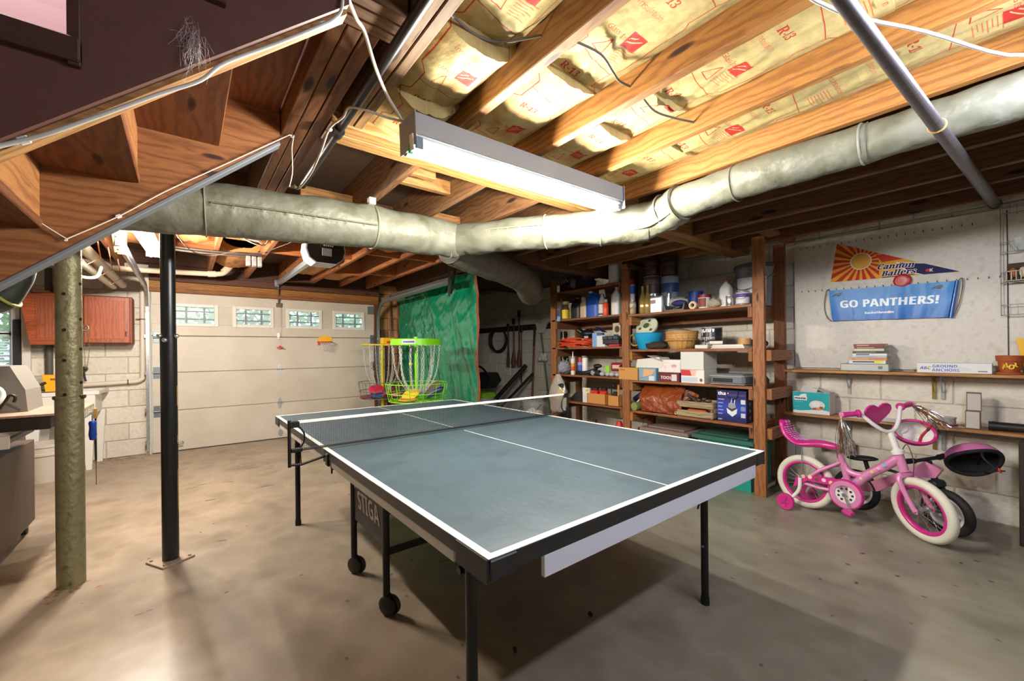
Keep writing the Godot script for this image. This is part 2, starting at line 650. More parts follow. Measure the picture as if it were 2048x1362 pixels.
func strip_light(c: Vector3, turn: float, tilt: float, long: float, energy: float, colour: String, count: int, label: String, which: String):
	var t = thing("strip_light", label, "light fixture", c, turn)
	t.rotation = Vector3(0, turn, tilt)
	var h := long * 0.5
	var white := mat("d8d9d6", 0.45)
	var s := mb()
	# housing: a shallow channel with sloped sides
	prism(s, [Vector2(-0.062, 0.025), Vector2(-0.055, 0.033), Vector2(-0.055, 0.11), Vector2(0.055, 0.11), Vector2(0.055, 0.033), Vector2(0.062, 0.025)], -h - 0.02, h + 0.02, Transform3D(Basis(Vector3.FORWARD, Vector3.UP, Vector3.RIGHT), Vector3.ZERO))
	obj("housing", s, mat("8f979f" if which == "main" else "d8d4c8", 0.5), t)
	for e in [-1.0, 1.0]:
		s = mb()
		slab(s, e * (h + 0.02), e * (h + 0.026), -0.012, 0.112, -0.066, 0.066, 0.002)
		for z in [-0.032, 0.032]:
			cyl(s, V(e * (h + 0.018), -0.002, z), V(e * (h - 0.012), -0.002, z), 0.017, -1.0, 14)
		obj("end_cap", s, mat("8f9494", 0.5), t)
	if which == "main":
		s = mb()
		slab(s, -h - 0.034, -h - 0.026, -0.03, 0.03, 0.03, 0.055, 0.002)
		obj("lamp_holder", s, mat("e8ece8", 0.5), t)
		s = mb()
		slab(s, -h - 0.036, -h - 0.02, -0.035, 0.0, 0.022, 0.034, 0.002)
		obj("holder_clip", s, mat("3fae5a", 0.5), t)
		s = mb()
		slab(s, -h - 0.03, -h + 0.0, -0.03, 0.012, 0.068, 0.076, 0.002)
		obj("switch", s, mat("6f8796", 0.5), t)
	var glow := StandardMaterial3D.new()
	glow.albedo_color = Color(0.95, 0.95, 0.93)
	glow.emission_enabled = true
	glow.emission = hexc(colour)
	glow.emission_energy_multiplier = 2.2
	for z in [-0.032, 0.032]:
		s = mb()
		cyl(s, V(-h + 0.005, -0.002, z), V(h - 0.005, -0.002, z), 0.0135, -1.0, 14)
		obj("fluorescent_tube", s, glow, t)
	# its light, just below the tubes
	for k in count:
		var l := OmniLight3D.new()
		l.name = "strip_lamp"
		t.add_child(l, true)
		l.position = V(lerpf(-h, h, (k + 0.5) / count), -0.05, 0)
		l.light_color = hexc(colour)
		l.light_energy = energy / count
		l.light_size = 0.03
		l.omni_range = 14.0
		l.omni_attenuation = 2.0
		l.shadow_enabled = true

func stair_lamp():
	var t = thing("stair_bulb", "small round bulb lighting the pink stairwell above the brown panel", "lamp", V(-1.1, 3.05, -0.85))
	var s := mb()
	ball(s, V(0, 0, 0), V(0.04, 0.05, 0.04))
	obj("bulb", s, mat("fff4ea", 0.4, 0.0, {"emission_enabled": true, "emission": Color(1, 0.95, 0.9), "emission_energy_multiplier": 1.5}), t)
	s = mb()
	lathe(s, Transform3D(Basis.IDENTITY, V(0, 0.045, 0)), [Vector2(0, 0), Vector2(0.02, 0), Vector2(0.02, 0.04), Vector2(0.05, 0.06), Vector2(0.05, 0.3), Vector2(0, 0.3)], 14)
	obj("socket", s, mat("e5e2da", 0.5), t)
	var l := OmniLight3D.new()
	l.name = "stair_lamp"
	t.add_child(l)
	l.light_energy = 1.2
	l.light_color = hexc("fff0e6")
	l.light_size = 0.04
	l.omni_range = 6.0
	l.omni_attenuation = 2.0
	l.shadow_enabled = true

# ---------- floor ----------
func build_floor():
	# 2048 picture of 8 m x 8 m: broad tone, drips, scuffs, hairline cracks; fine grain comes from the second layer
	var n := FastNoiseLite.new()
	n.seed = 3
	n.frequency = 0.006
	n.fractal_octaves = 4
	var S := 1024
	var im := Image.create(S, S, false, Image.FORMAT_RGB8)
	for y in S:
		for x in S:
			var wx := -4.0 + 8.0 * x / S
			var wz := -6.2 + 9.6 * y / S
			var a := n.get_noise_2d(x, y * 1.2)
			var b := n.get_noise_2d(x * 3.0 + 500, y * 3.6)
			var c := n.get_noise_2d(x * 0.5 + 99, y * 0.5 + 400)
			var v := 0.80 + 0.10 * a + 0.07 * b
			# the bay towards the garage door has a warm worn coat, the side by the shelves is bare grey
			var warm := clampf(0.55 - (wx - 0.4) * 0.35 - (wz + 1.0) * 0.06 + c * 0.55, 0.0, 1.0)
			var col := Color(v * 0.93, v * 0.92, v * 0.86).lerp(Color(v * 1.02, v * 0.94, v * 0.85), warm)
			im.set_pixel(x, y, col)
	var r := RandomNumberGenerator.new()
	r.seed = 21
	var px := func(wx: float, wz: float) -> Vector2: return Vector2((wx + 4.0) / 8.0 * S, (wz + 6.2) / 9.6 * S)
	# dark drips by the bicycle and along the floor
	for d in [[2.62, 0.12], [2.78, 0.22], [2.45, 0.3], [2.9, 0.5], [2.75, 0.62], [2.55, 0.5], [3.0, 0.55], [2.4, 0.1], [2.2, 0.18], [3.2, 0.62], [2.65, 0.75], [2.1, 0.05], [2.3, 0.42]]:
		var p: Vector2 = px.call(d[0], d[1])
		fill_disc(im, p, r.randf_range(0.8, 1.7), r.randf_range(0.6, 1.1), Color(0.27, 0.25, 0.22))
	for k in 260:
		var p: Vector2 = px.call(r.randf_range(-3.5, 3.6), r.randf_range(-5.6, 1.6))
		var g := r.randf_range(0.3, 0.55)
		if r.randf() < 0.3: g = 0.95
		fill_disc(im, p, r.randf_range(0.5, 1.1), r.randf_range(0.5, 1.0), Color(g, g * 0.95, g * 0.88))
	for k in 34:
		var p: Vector2 = px.call(r.randf_range(-2.5, 2.5), r.randf_range(-5.0, 1.0))
		var q := p + Vector2.from_angle(r.randf_range(-0.5, 0.4)) * r.randf_range(3, 16)
		line_on(im, p, q, r.randf_range(0.6, 1.4), Color(0.5, 0.44, 0.38))
	# a bent leaf-like stain before the table
	line_on(im, px.call(0.74, 0.235), px.call(0.92, 0.16), 2.4, Color(0.2, 0.17, 0.14))
	line_on(im, px.call(0.74, 0.235), px.call(0.91, 0.32), 1.8, Color(0.2, 0.17, 0.14))
	fill_disc(im, px.call(0.75, 0.22), 3.0, 3.0, Color(0.2, 0.17, 0.14))
	# oily trail in front of the garage door
	for k in 26:
		var p: Vector2 = px.call(r.randfn(0.1, 0.5), r.randfn(-4.2, 0.35))
		fill_disc(im, p, r.randf_range(2.0, 8.0), r.randf_range(0.6, 1.8), Color(0.55, 0.5, 0.49))
	# rust round the wall foot by the sink and round the first post
	for k in 90:
		var p: Vector2 = px.call(r.randfn(-1.12, 0.12), r.randfn(-5.9, 0.08))
		fill_disc(im, p, r.randf_range(0.6, 2.6), r.randf_range(0.6, 1.8), Color(0.5, 0.3, 0.18))
	for k in 30:
		var p: Vector2 = px.call(r.randfn(-1.02, 0.07), r.randfn(-2.4, 0.07))
		fill_disc(im, p, r.randf_range(0.6, 1.8), r.randf_range(0.6, 1.4), Color(0.72, 0.52, 0.36))
	im.generate_mipmaps()
	var m := StandardMaterial3D.new()
	m.albedo_texture = ImageTexture.create_from_image(im)
	m.albedo_color = hexc("c0bab0")
	m.roughness = 0.5
	m.metallic_specular = 0.5
	m.roughness_texture = noise_tex("floor_rough", 0.01, 4, [[0.0, "8a8a8a"], [1.0, "ffffff"]], 512)
	m.detail_enabled = true
	m.detail_uv_layer = BaseMaterial3D.DETAIL_UV_1
	m.detail_blend_mode = BaseMaterial3D.BLEND_MODE_MUL
	m.detail_albedo = noise_tex("floor_fine", 0.02, 5, [[0.0, "cfcac4"], [0.5, "ffffff"], [1.0, "e6e2dd"]], 1024)
	m.normal_enabled = true
	m.normal_texture = noise_tex("floor_bump", 0.012, 5, [], 512, true, 2.0)
	m.normal_scale = 0.25
	var f := setting("floor")
	var s := mb()
	quad(s, V(-4.05, 0, 3.45), V(4.05, 0, 3.45), V(4.05, 0, -6.25), V(-4.05, 0, -6.25), Vector3.UP, [Vector2(-0.00625, 1.0052), Vector2(1.00625, 1.0052), Vector2(1.00625, -0.0052), Vector2(-0.00625, -0.0052)])
	obj("slab_top", s, m, f)
	s = mb()
	slab(s, -4.25, 4.25, -0.15, -0.002, -6.5, 3.65)
	obj("slab", s, mat("8d877e", 0.9), f)

# ---------- walls ----------
func block_mesh(l: float, h: float, d: float) -> Mesh:
	var s := mb()
	T = Transform3D.IDENTITY
	box(s, Vector3.ZERO, V(l, h, d), 0.005)
	return s.commit()

func build_walls():
	var fine := noise_tex("paint_fine", 0.02, 4, [[0.0, "eae7e1"], [0.45, "ffffff"], [1.0, "f4f2ee"]], 512, false, 4.0, FastNoiseLite.TYPE_SIMPLEX_SMOOTH, 5)
	var bump := noise_tex("paint_bump", 0.05, 4, [], 512, true, 6.0, FastNoiseLite.TYPE_SIMPLEX_SMOOTH, 6)
	var tones := []
	for h in ["d6d0c2", "d3ccbe", "d8d2c5", "d0c9bb"]: tones.append(mottled(h, 0.85, fine, V(0.9, 0.9, 0.9), 0.0, bump, 0.22))
	var joint := mottled("bdb6a8", 0.95, fine, V(1.3, 1.3, 1.3), 0.0, bump, 0.8)
	var full := block_mesh(0.392, 0.192, 0.03)
	var half := block_mesh(0.192, 0.192, 0.03)
	var cap := block_mesh(0.192, 0.072, 0.03)
	# right wall, x = 3.85
	var w := setting("wall_right")
	var s := mb()
	slab(s, 3.856, 4.2, 0.0, 2.6, -6.5, 3.65)
	obj("mortar", s, joint, w)
	var turn := Basis(Vector3.UP, PI / 2)
	for row in 11:
		var z := -6.0 + (0.2 if row % 2 else 0.0)
		if row % 2: inst("block", half, tones[rng.randi() % 4], w, Transform3D(turn, V(3.865, row * 0.2 + 0.1, -5.9)))
		while z < 1.6:
			inst("block", full, tones[rng.randi() % 4], w, Transform3D(turn, V(3.865, row * 0.2 + 0.1, z + 0.2)))
			z += 0.4
	var zc := -6.0
	while zc < 1.6:
		inst("block", cap, tones[rng.randi() % 4], w, Transform3D(turn, V(3.862, 2.24, zc + 0.1)))
		zc += 0.2
	# painted board on the right wall with two rows of pegs
	s = mb()
	var pts := []
	for k in 7:
		var a := PI - k * PI / 12
		pts.append(Vector2(-0.535 + 0.05 * cos(a), 2.125 + 0.05 * sin(a)))
	pts.append_array([Vector2(0.95, 2.145), Vector2(0.95, 1.05), Vector2(-0.585, 1.05)])
	prism(s, pts, -0.012, 0.012, Transform3D(Basis(Vector3.BACK, Vector3.UP, Vector3.LEFT), V(3.839, 0, 0)))
	obj("wall_board", s, mottled("d6d1c8", 0.7, fine, V(1.1, 1.1, 1.1), 0.0, bump, 0.08), w)
	s = mb()
	cyl(s, Vector3.ZERO, V(-0.018, 0.004, 0), 0.0022, -1.0, 6)
	cyl(s, V(-0.018, 0.004, 0), V(-0.018, 0.012, 0), 0.002, -1.0, 6)
	var peg := s.commit()
	var iron := mat("2b2724", 0.5, 0.4)
	for k in 22: inst("peg", peg, iron, w, Transform3D(Basis.IDENTITY, V(3.827, 2.107 - 0.029 * k / 21.0, lerpf(-0.532, 0.5, k / 21.0))))
	for k in 24: inst("peg", peg, iron, w, Transform3D(Basis.IDENTITY, V(3.827, 1.723 - 0.033 * k / 23.0, lerpf(-0.524, 0.623, k / 23.0))))
	# back wall, z = -6.05: block on the left of the garage door, hollow tile pier on its right
	w = setting("wall_back")
	s = mb()
	slab(s, -4.25, -2.62, 0.0, 2.6, -6.4, -6.062)
	slab(s, -2.62, -1.92, 0.0, 0.92, -6.4, -6.062)
	slab(s, -2.62, -1.92, 2.02, 2.6, -6.4, -6.062)
	slab(s, -1.92, -0.86, 0.0, 2.6, -6.4, -6.062)
	slab(s, -0.86, 1.97, 2.06, 2.6, -6.4, -6.062)
	slab(s, 1.97, 4.25, 0.0, 2.6, -6.4, -6.062)
	obj("mortar", s, joint, w)
	for row in 12:
		var x := -0.862
		if row % 2:
			inst("block", half, tones[rng.randi() % 4], w, Transform3D(Basis.IDENTITY, V(x - 0.1, row * 0.2 + 0.1, -6.065)))
			x -= 0.2
		while x > -3.6:
			var in_window: bool = x - 0.4 < -1.9 and x > -2.64 and row * 0.2 + 0.2 > 0.93 and row * 0.2 < 2.0
			if not in_window: inst("block", full, tones[rng.randi() % 4], w, Transform3D(Basis.IDENTITY, V(x - 0.2, row * 0.2 + 0.1, -6.065)))
			x -= 0.4
	var tile := block_mesh(0.19, 0.192, 0.05)
	var tans := []
	for h in ["b98a5e", "c0936a", "a97f58"]: tans.append(mottled(h, 0.8, fine, V(2, 2, 2), 0.0, bump, 0.4))
	for row in 12:
		for k in 3: inst("tile", tile, tans[rng.randi() % 3], w, Transform3D(Basis.IDENTITY, V(2.08 + 0.195 * k, row * 0.2 + 0.1, -6.045)))
	# boards over the door
	var hb := [["8a5a2c", 2.005, 2.055, -5.93], ["9c6a30", 2.055, 2.14, -5.945], ["5a3520", 2.14, 2.22, -5.9], ["4c2c1b", 2.22, 2.34, -5.92]]
	for b in hb:
		s = mb()
		slab(s, -0.86, 1.99, b[1], b[2], b[3] - 0.04, b[3], 0.003)
		obj("header_board", s, wood(b[0], 0.7, 1), w)
	s = mb()
	slab(s, 1.935, 1.985, 0.0, 2.3, -6.05, -5.97, 0.003)
	obj("jamb_board", s, wood("6b452a", 0.7, 1), w)
	s = mb()
	slab(s, -0.9, -0.855, 0.0, 2.3, -6.06, -5.99, 0.003)
	obj("jamb_board", s, mat("cfc6b4", 0.7), w)
	# walls outside the picture
	w = setting("wall_left")
	s = mb()
	slab(s, -4.25, -4.0, 0.0, 2.6, -6.5, 3.65)
	obj("face", s, tones[0], w)
	w = setting("wall_front")
	s = mb()
	slab(s, -4.25, 4.25, 0.0, 2.6, 3.4, 3.65)
	obj("face", s, tones[0], w)
	# window in the back wall, with a blind half down
	w = setting("window_1")
	var white := mat("d9dde0", 0.5)
	s = mb()
	slab(s, -2.62, -2.56, 0.92, 2.02, -6.2, -6.04, 0.004)
	slab(s, -1.98, -1.92, 0.92, 2.02, -6.2, -6.04, 0.004)
	slab(s, -2.62, -1.92, 0.92, 0.98, -6.2, -6.04, 0.004)
	slab(s, -2.62, -1.92, 1.96, 2.02, -6.2, -6.04, 0.004)
	obj("window_frame", s, white, w)
	for yy in [0.98, 1.46]:
		s = mb()
		slab(s, -2.56, -2.53, yy, yy + 0.5, -6.16, -6.12, 0.003)
		slab(s, -2.01, -1.98, yy, yy + 0.5, -6.16, -6.12, 0.003)
		slab(s, -2.56, -1.98, yy, yy + 0.035, -6.16, -6.12, 0.003)
		slab(s, -2.56, -1.98, yy + 0.465, yy + 0.5, -6.16, -6.12, 0.003)
		slab(s, -2.56, -1.98, yy + 0.24, yy + 0.26, -6.15, -6.13)
		slab(s, -2.28, -2.26, yy, yy + 0.5, -6.15, -6.13)
		obj("sash", s, white, w)
		s = mb()
		slab(s, -2.55, -1.99, yy + 0.02, yy + 0.48, -6.143, -6.137)
		obj("pane", s, mat("ddeaf0", 0.02, 0.0, {"transparency": BaseMaterial3D.TRANSPARENCY_ALPHA, "albedo_color": Color(0.9, 0.95, 1.0, 0.12)}), w)
	for k in 16:
		s = mb()
		box(s, V(-2.27, 0.99 + k * 0.028, -6.1), V(0.54, 0.002, 0.022), 0.0, Basis(Vector3.RIGHT, 0.5))
		obj("blind_slat", s, mat("e8edf2", 0.5), w)
	# white board standing upright beside the window, dark strip before it
	s = mb()
	slab(s, -1.9, -1.835, 0.88, 2.12, -6.05, -6.0, 0.004)
	obj("casing", s, mat("d6d2c8", 0.6), w)
	s = mb()
	slab(s, -1.96, -1.905, 0.95, 1.62, -6.035, -6.01, 0.003)
	obj("dark_strip", s, mat("1e2024", 0.7), w)

# ---------- ceiling ----------
const JOISTS := [0.39, 0.795, 1.2, 1.64, 2.02, 2.36, 2.77, 3.08, 3.47]

func build_ceiling():
	var c := setting("ceiling")
	var dark := mottled("5a4431", 0.9, noise_tex("paint_fine", 0.02, 4, []), V(1, 1, 1))
	var s := mb()
	# floor boards overhead, open over the stairs
	slab(s, -4.25, -0.24, 2.385, 2.55, -0.29, 3.65)
	slab(s, -4.25, -2.5, 2.385, 2.55, -1.26, -0.29)
	slab(s, -0.24, 4.25, 2.385, 2.55, -1.26, 3.65)
	slab(s, -4.25, 4.25, 2.385, 2.55, -2.4, -1.26)
	slab(s, -4.25, 4.25, 2.49, 2.62, -6.5, -2.4)
	obj("subfloor", s, dark, c)
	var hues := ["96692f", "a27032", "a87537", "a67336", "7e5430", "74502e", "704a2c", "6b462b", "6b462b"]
	for k in JOISTS.size():
		s = mb()
		slab(s, JOISTS[k] - 0.02, JOISTS[k] + 0.02, 2.15, 2.384, -0.97, 3.4, 0.003)
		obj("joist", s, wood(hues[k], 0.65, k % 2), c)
		s = mb()
		slab(s, JOISTS[k] - 0.02, JOISTS[k] + 0.02, 2.15, 2.384, -2.38, -1.14, 0.003)
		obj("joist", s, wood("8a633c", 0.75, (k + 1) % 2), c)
	for z in [[-1.055, -0.97], [-1.14, -1.058]]:
		s = mb()
		slab(s, -0.06, 3.84, 2.145, 2.384, z[0], z[1], 0.004)
		obj("beam", s, wood("a27c46", 0.6, 2), c)
	# trimmers beside the stair opening
	for e in [[-0.2, -0.16], [-0.157, -0.115], [-0.11, -0.066], [-0.02, 0.02], [0.024, 0.06]]:
		s = mb()
		slab(s, e[0], e[1], 2.15, 2.384, -2.38 if e[1] < 0.0 else -0.97, 3.4 if e[0] > -0.05 else -0.44, 0.003)
		obj("trimmer", s, wood("7a4f2d" if e[1] < 0 else "8a6a42", 0.7, 1), c)
	for e in [[-0.44, -0.4], [-0.397, -0.357], [-0.354, -0.316]]:
		s = mb()
		slab(s, -0.29, -0.03, 2.15, 2.384, e[0], e[1], 0.003)
		obj("trimmer", s, wood("7d5a38", 0.7, 0), c)
	# short blocking between the joists past the beam
	for b in [[0.42, 0.775, -1.5], [0.42, 0.6, -1.36], [0.815, 1.18, -2.05], [0.05, 0.37, -2.1]]:
		s = mb()
		slab(s, b[0], b[1], 2.2, 2.28, b[2] - 0.02, b[2] + 0.02, 0.003)
		obj("blocking", s, wood("a0743f", 0.7, 1), c)
	# far joists on the left of the stairs
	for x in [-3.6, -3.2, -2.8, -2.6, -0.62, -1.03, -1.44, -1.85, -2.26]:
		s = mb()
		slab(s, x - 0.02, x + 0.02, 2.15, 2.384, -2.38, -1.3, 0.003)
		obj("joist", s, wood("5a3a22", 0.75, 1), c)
	# girder on the posts
	s = mb()
	slab(s, -4.0, 3.84, 2.1, 2.38, -2.52, -2.385, 0.005)
	obj("girder", s, wood("6b4a2c", 0.75, 2), c)
	# garage bay
	for k in 14:
		var x := -3.55 + 0.41 * k + (0.0 if k < 9 else 0.0)
		s = mb()
		slab(s, x - 0.02, x + 0.02, 2.25, 2.488, -5.88, -2.52, 0.003)
		obj("joist", s, wood("a4673a", 0.7, k % 2), c)
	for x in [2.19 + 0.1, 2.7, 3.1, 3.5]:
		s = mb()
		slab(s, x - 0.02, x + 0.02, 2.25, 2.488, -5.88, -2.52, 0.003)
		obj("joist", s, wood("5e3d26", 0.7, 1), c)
	for b in [[-0.645, -0.275, -4.35], [0.175, 0.545, -4.1], [0.585, 0.955, -3.95], [0.995, 1.365, -3.6], [1.405, 1.775, -3.55], [-0.235, 0.135, -3.7], [0.995, 1.365, -4.9], [1.4, 1.77, -4.7]]:
		s = mb()
		slab(s, b[0], b[1], 2.26, 2.47, b[2] - 0.02, b[2] + 0.02, 0.003)
		obj("bridging", s, wood("b86f38", 0.7, 0), c)
	# sill along the back
	s = mb()
	slab(s, -4.0, 3.84, 2.34, 2.49, -6.05, -5.88, 0.004)
	obj("sill", s, wood("55341f", 0.75, 2), c)
	# stairwell over the stairs: pink walls and a lid, so that no sky gets in
	var w := setting("wall_stairwell")
	s = mb()
	prism(s, [Vector2(-2.5, 0.7), Vector2(-0.24, 2.6), Vector2(-0.24, 3.5), Vector2(-2.5, 3.5)], -1.34, -1.26)
	slab(s, -2.6, -2.5, 2.4, 3.5, -1.34, -0.2)
	slab(s, -0.24, -0.14, 2.551, 3.5, -1.34, -0.2)
	slab(s, -2.6, -0.14, 2.551, 3.5, -0.28, -0.2)
	slab(s, -2.6, -0.14, 3.5, 3.6, -1.34, -0.2)
	obj("face", s, mat("c9b0b8", 0.7), w)

# ---------- garage door ----------
func build_garage_door():
	var d := setting("door_1")
	var paint := mottled("c9c0b2", 0.55, noise_tex("door_tone", 0.006, 3, [[0.0, "f0eee9"], [1.0, "ffffff"]]), V(0.5, 0.5, 0.5), 0.0, noise_tex("paint_bump", 0.05, 4, [], 512, true, 6.0), 0.12)
	var lines := [0.004, 0.52, 1.0, 1.462, 2.02]
	var x0 := -0.845
	var x1 := 1.93
	var wx := [-0.412, 0.235, 0.882, 1.529]
	for k in 3:
		var s := mb()
		slab(s, x0, x1, lines[k], lines[k + 1] - 0.004, -6.045, -5.995, 0.006)
		obj("panel", s, paint, d)
	var bk := mb()
	slab(bk, x0, x1, 0.0, 1.475, -6.058, -6.0455)
	obj("backing", bk, paint, d)
	var s := mb()
	var y0 := 1.585
	var y1 := 1.88
	slab(s, x0, x1, 1.466, y0 + 0.03, -6.045, -5.995, 0.004)
	slab(s, x0, x1, y1 - 0.03, 2.02, -6.045, -5.995, 0.004)
	var xs := [x0]
	for c in wx:
		xs.append(c - 0.215)
		xs.append(c + 0.215)
	xs.append(x1)
	for k in range(0, xs.size(), 2): slab(s, xs[k], xs[k + 1], y0 + 0.03, y1 - 0.03, -6.045, -5.995)
	obj("panel", s, paint, d)
	var trim := mat("dcd8d0", 0.5)
	var grey := mat("7d878d", 0.5)
	var glass := mat("e6f0f4", 0.35, 0.0, {"transparency": BaseMaterial3D.TRANSPARENCY_ALPHA, "albedo_color": Color(0.88, 0.95, 0.97, 0.3)})
	for c in wx:
		s = mb()
		slab(s, c - 0.247, c - 0.2, y0, y1, -6.0, -5.982, 0.006)
		slab(s, c + 0.2, c + 0.247, y0, y1, -6.0, -5.982, 0.006)
		slab(s, c - 0.2, c + 0.2, y0, y0 + 0.045, -6.0, -5.982, 0.006)
		slab(s, c - 0.2, c + 0.2, y1 - 0.045, y1, -6.0, -5.982, 0.006)
		var f = obj("window_frame", s, trim, d)
		s = mb()
		slab(s, c - 0.203, c + 0.203, y0 + 0.042, y1 - 0.042, -6.022, -6.018)
		obj("pane", s, glass, f)
		s = mb()
		for u in [-0.093, 0.093]: slab(s, c + u - 0.01, c + u + 0.01, y0 + 0.04, y1 - 0.04, -6.016, -6.002)
		for v in [0.0985, 0.1965]: slab(s, c - 0.205, c + 0.205, y0 + v - 0.008, y0 + v + 0.008, -6.0155, -6.0025)
		obj("muntin", s, grey, f)
	# centre hinges, end hinges, lift handles
	var steel := mat("b9bcbd", 0.35, 0.8)
	for y in [0.52, 1.0]:
		s = mb()
		prism(s, [Vector2(-0.032, -0.012), Vector2(0.032, -0.012), Vector2(0.012, -0.085), Vector2(-0.012, -0.085)], -5.995, -5.99, at(V(0.545, y, 0)))
		prism(s, [Vector2(-0.028, 0.012), Vector2(0.028, 0.012), Vector2(0.012, 0.075), Vector2(-0.012, 0.075)], -5.995, -5.99, at(V(0.545, y, 0)))
		cyl(s, V(0.513, y, -5.985), V(0.577, y, -5.985), 0.009)
		for q in [-0.07, -0.03, 0.03, 0.06]: cyl(s, V(0.545, y + q, -5.992), V(0.545, y + q, -5.983), 0.006, -1.0, 6)
		obj("hinge", s, steel, d)
	for y in [0.52, 1.0, 1.44]:
		for x in [1.89, -0.8]:
			s = mb()
			slab(s, x - 0.03, x + 0.03, y - 0.07, y + 0.07, -5.995, -5.988, 0.002)
			cyl(s, V(x - 0.03, y, -5.98), V(x + 0.05, y, -5.98), 0.012)
			obj("hinge", s, mat("6f7c80", 0.4, 0.6), d)
	s = mb()
	slab(s, 0.52, 0.575, 0.06, 0.11, -5.995, -5.982, 0.003)
	slab(s, 0.535, 0.56, 0.045, 0.14, -5.985, -5.972, 0.003)
	obj("lift_handle", s, steel, d)
	s = mb()
	slab(s, -0.63, -0.55, 0.06, 0.075, -5.995, -5.975, 0.003)
	tube(s, smooth([V(-0.6, 0.08, -5.985), V(-0.6, 0.11, -5.95), V(-0.56, 0.125, -5.95), V(-0.545, 0.1, -5.985)], 4), 0.006, 6)
	obj("lift_handle", s, steel, d)
	s = mb()
	slab(s, 0.515, 0.56, 1.455, 1.525, -5.995, -5.975, 0.004)
	slab(s, 0.52, 0.55, 1.43, 1.455, -5.99, -5.972, 0.004)
	obj("latch", s, mat("d6d6d2", 0.4, 0.3), d)
	s = mb()
	slab(s, x0, x1, 0.0, 0.012, -6.05, -5.99)
	obj("bottom_seal", s, mat("3a3430", 0.8), d)
	s = mb()
	slab(s, 1.82, 1.93, 1.85, 1.98, -5.995, -5.985, 0.002)
	obj("top_bracket", s, mat("8d9598", 0.4, 0.6), d)

# ---------- outside ----------
func build_outside():
	var s := mb()
	slab(s, -9, 9, -0.4, -0.16, -18, -6.55)
	var g = obj("ground_outside", s, mat("9a9a8c", 0.9))
	g.set_meta("kind", "structure")
	var leafm := StandardMaterial3D.new()
	leafm.albedo_color = Color.WHITE
	leafm.vertex_color_use_as_albedo = true
	leafm.roughness = 0.6
	leafm.backlight_enabled = true
	leafm.backlight = Color(0.35, 0.42, 0.2)
	var spots := [[-3.6, -11.2, 2.0, "leafy green tree outside behind the left window, tallest of the row"], [-1.2, -12.4, 1.9, "leafy green tree outside behind the first garage door window"], [1.2, -12.8, 1.8, "leafy green tree outside behind the middle garage door windows"], [3.6, -12.6, 1.9, "leafy green tree outside behind the last garage door window"]]
	for q in spots:
		var t = thing("tree", q[3], "tree", V(q[0], -0.16, q[1]), 0.0, "trees beyond the garage door")
		s = mb()
		tube(s, smooth([V(0, 0, 0), V(0.05, 0.7, 0), V(-0.04, 1.5, 0.05)], 4), 0.12, 8)
		obj("trunk", s, mat("4f4236", 0.9), t)
		s = mb()
		s.set_smooth_group(0)
		T = Transform3D.IDENTITY
		tri(s, V(-0.06, 0, 0), V(0.06, 0, 0), V(0, 0.16, 0), Vector3.BACK, Vector3.BACK, Vector3.BACK)
		tri(s, V(-0.06, 0, 0), V(0.06, 0, 0), V(0, -0.08, 0), Vector3.BACK, Vector3.BACK, Vector3.BACK)
		var mm := MultiMesh.new()
		mm.transform_format = MultiMesh.TRANSFORM_3D
		mm.use_colors = true
		mm.mesh = s.commit()
		mm.instance_count = 1500
		for k in mm.instance_count:
			var dirv := V(rng.randfn(), rng.randfn(), rng.randfn()).normalized() * pow(rng.randf(), 0.4)
			var p: Vector3 = V(0, 2.0, 0) + dirv * V(q[2] * 0.8, 1.4, q[2] * 0.6)
			mm.set_instance_transform(k, Transform3D(Basis.from_euler(V(rng.randf() * TAU, rng.randf() * TAU, rng.randf() * TAU)), p))
			var gg := rng.randf_range(0.7, 1.25)
			mm.set_instance_color(k, Color(0.30 * gg, 0.46 * gg, 0.2 * gg))
		var mi := MultiMeshInstance3D.new()
		mi.name = "crown"
		mi.multimesh = mm
		mi.material_override = leafm
		t.add_child(mi)
		mi.set_meta("kind", "stuff")

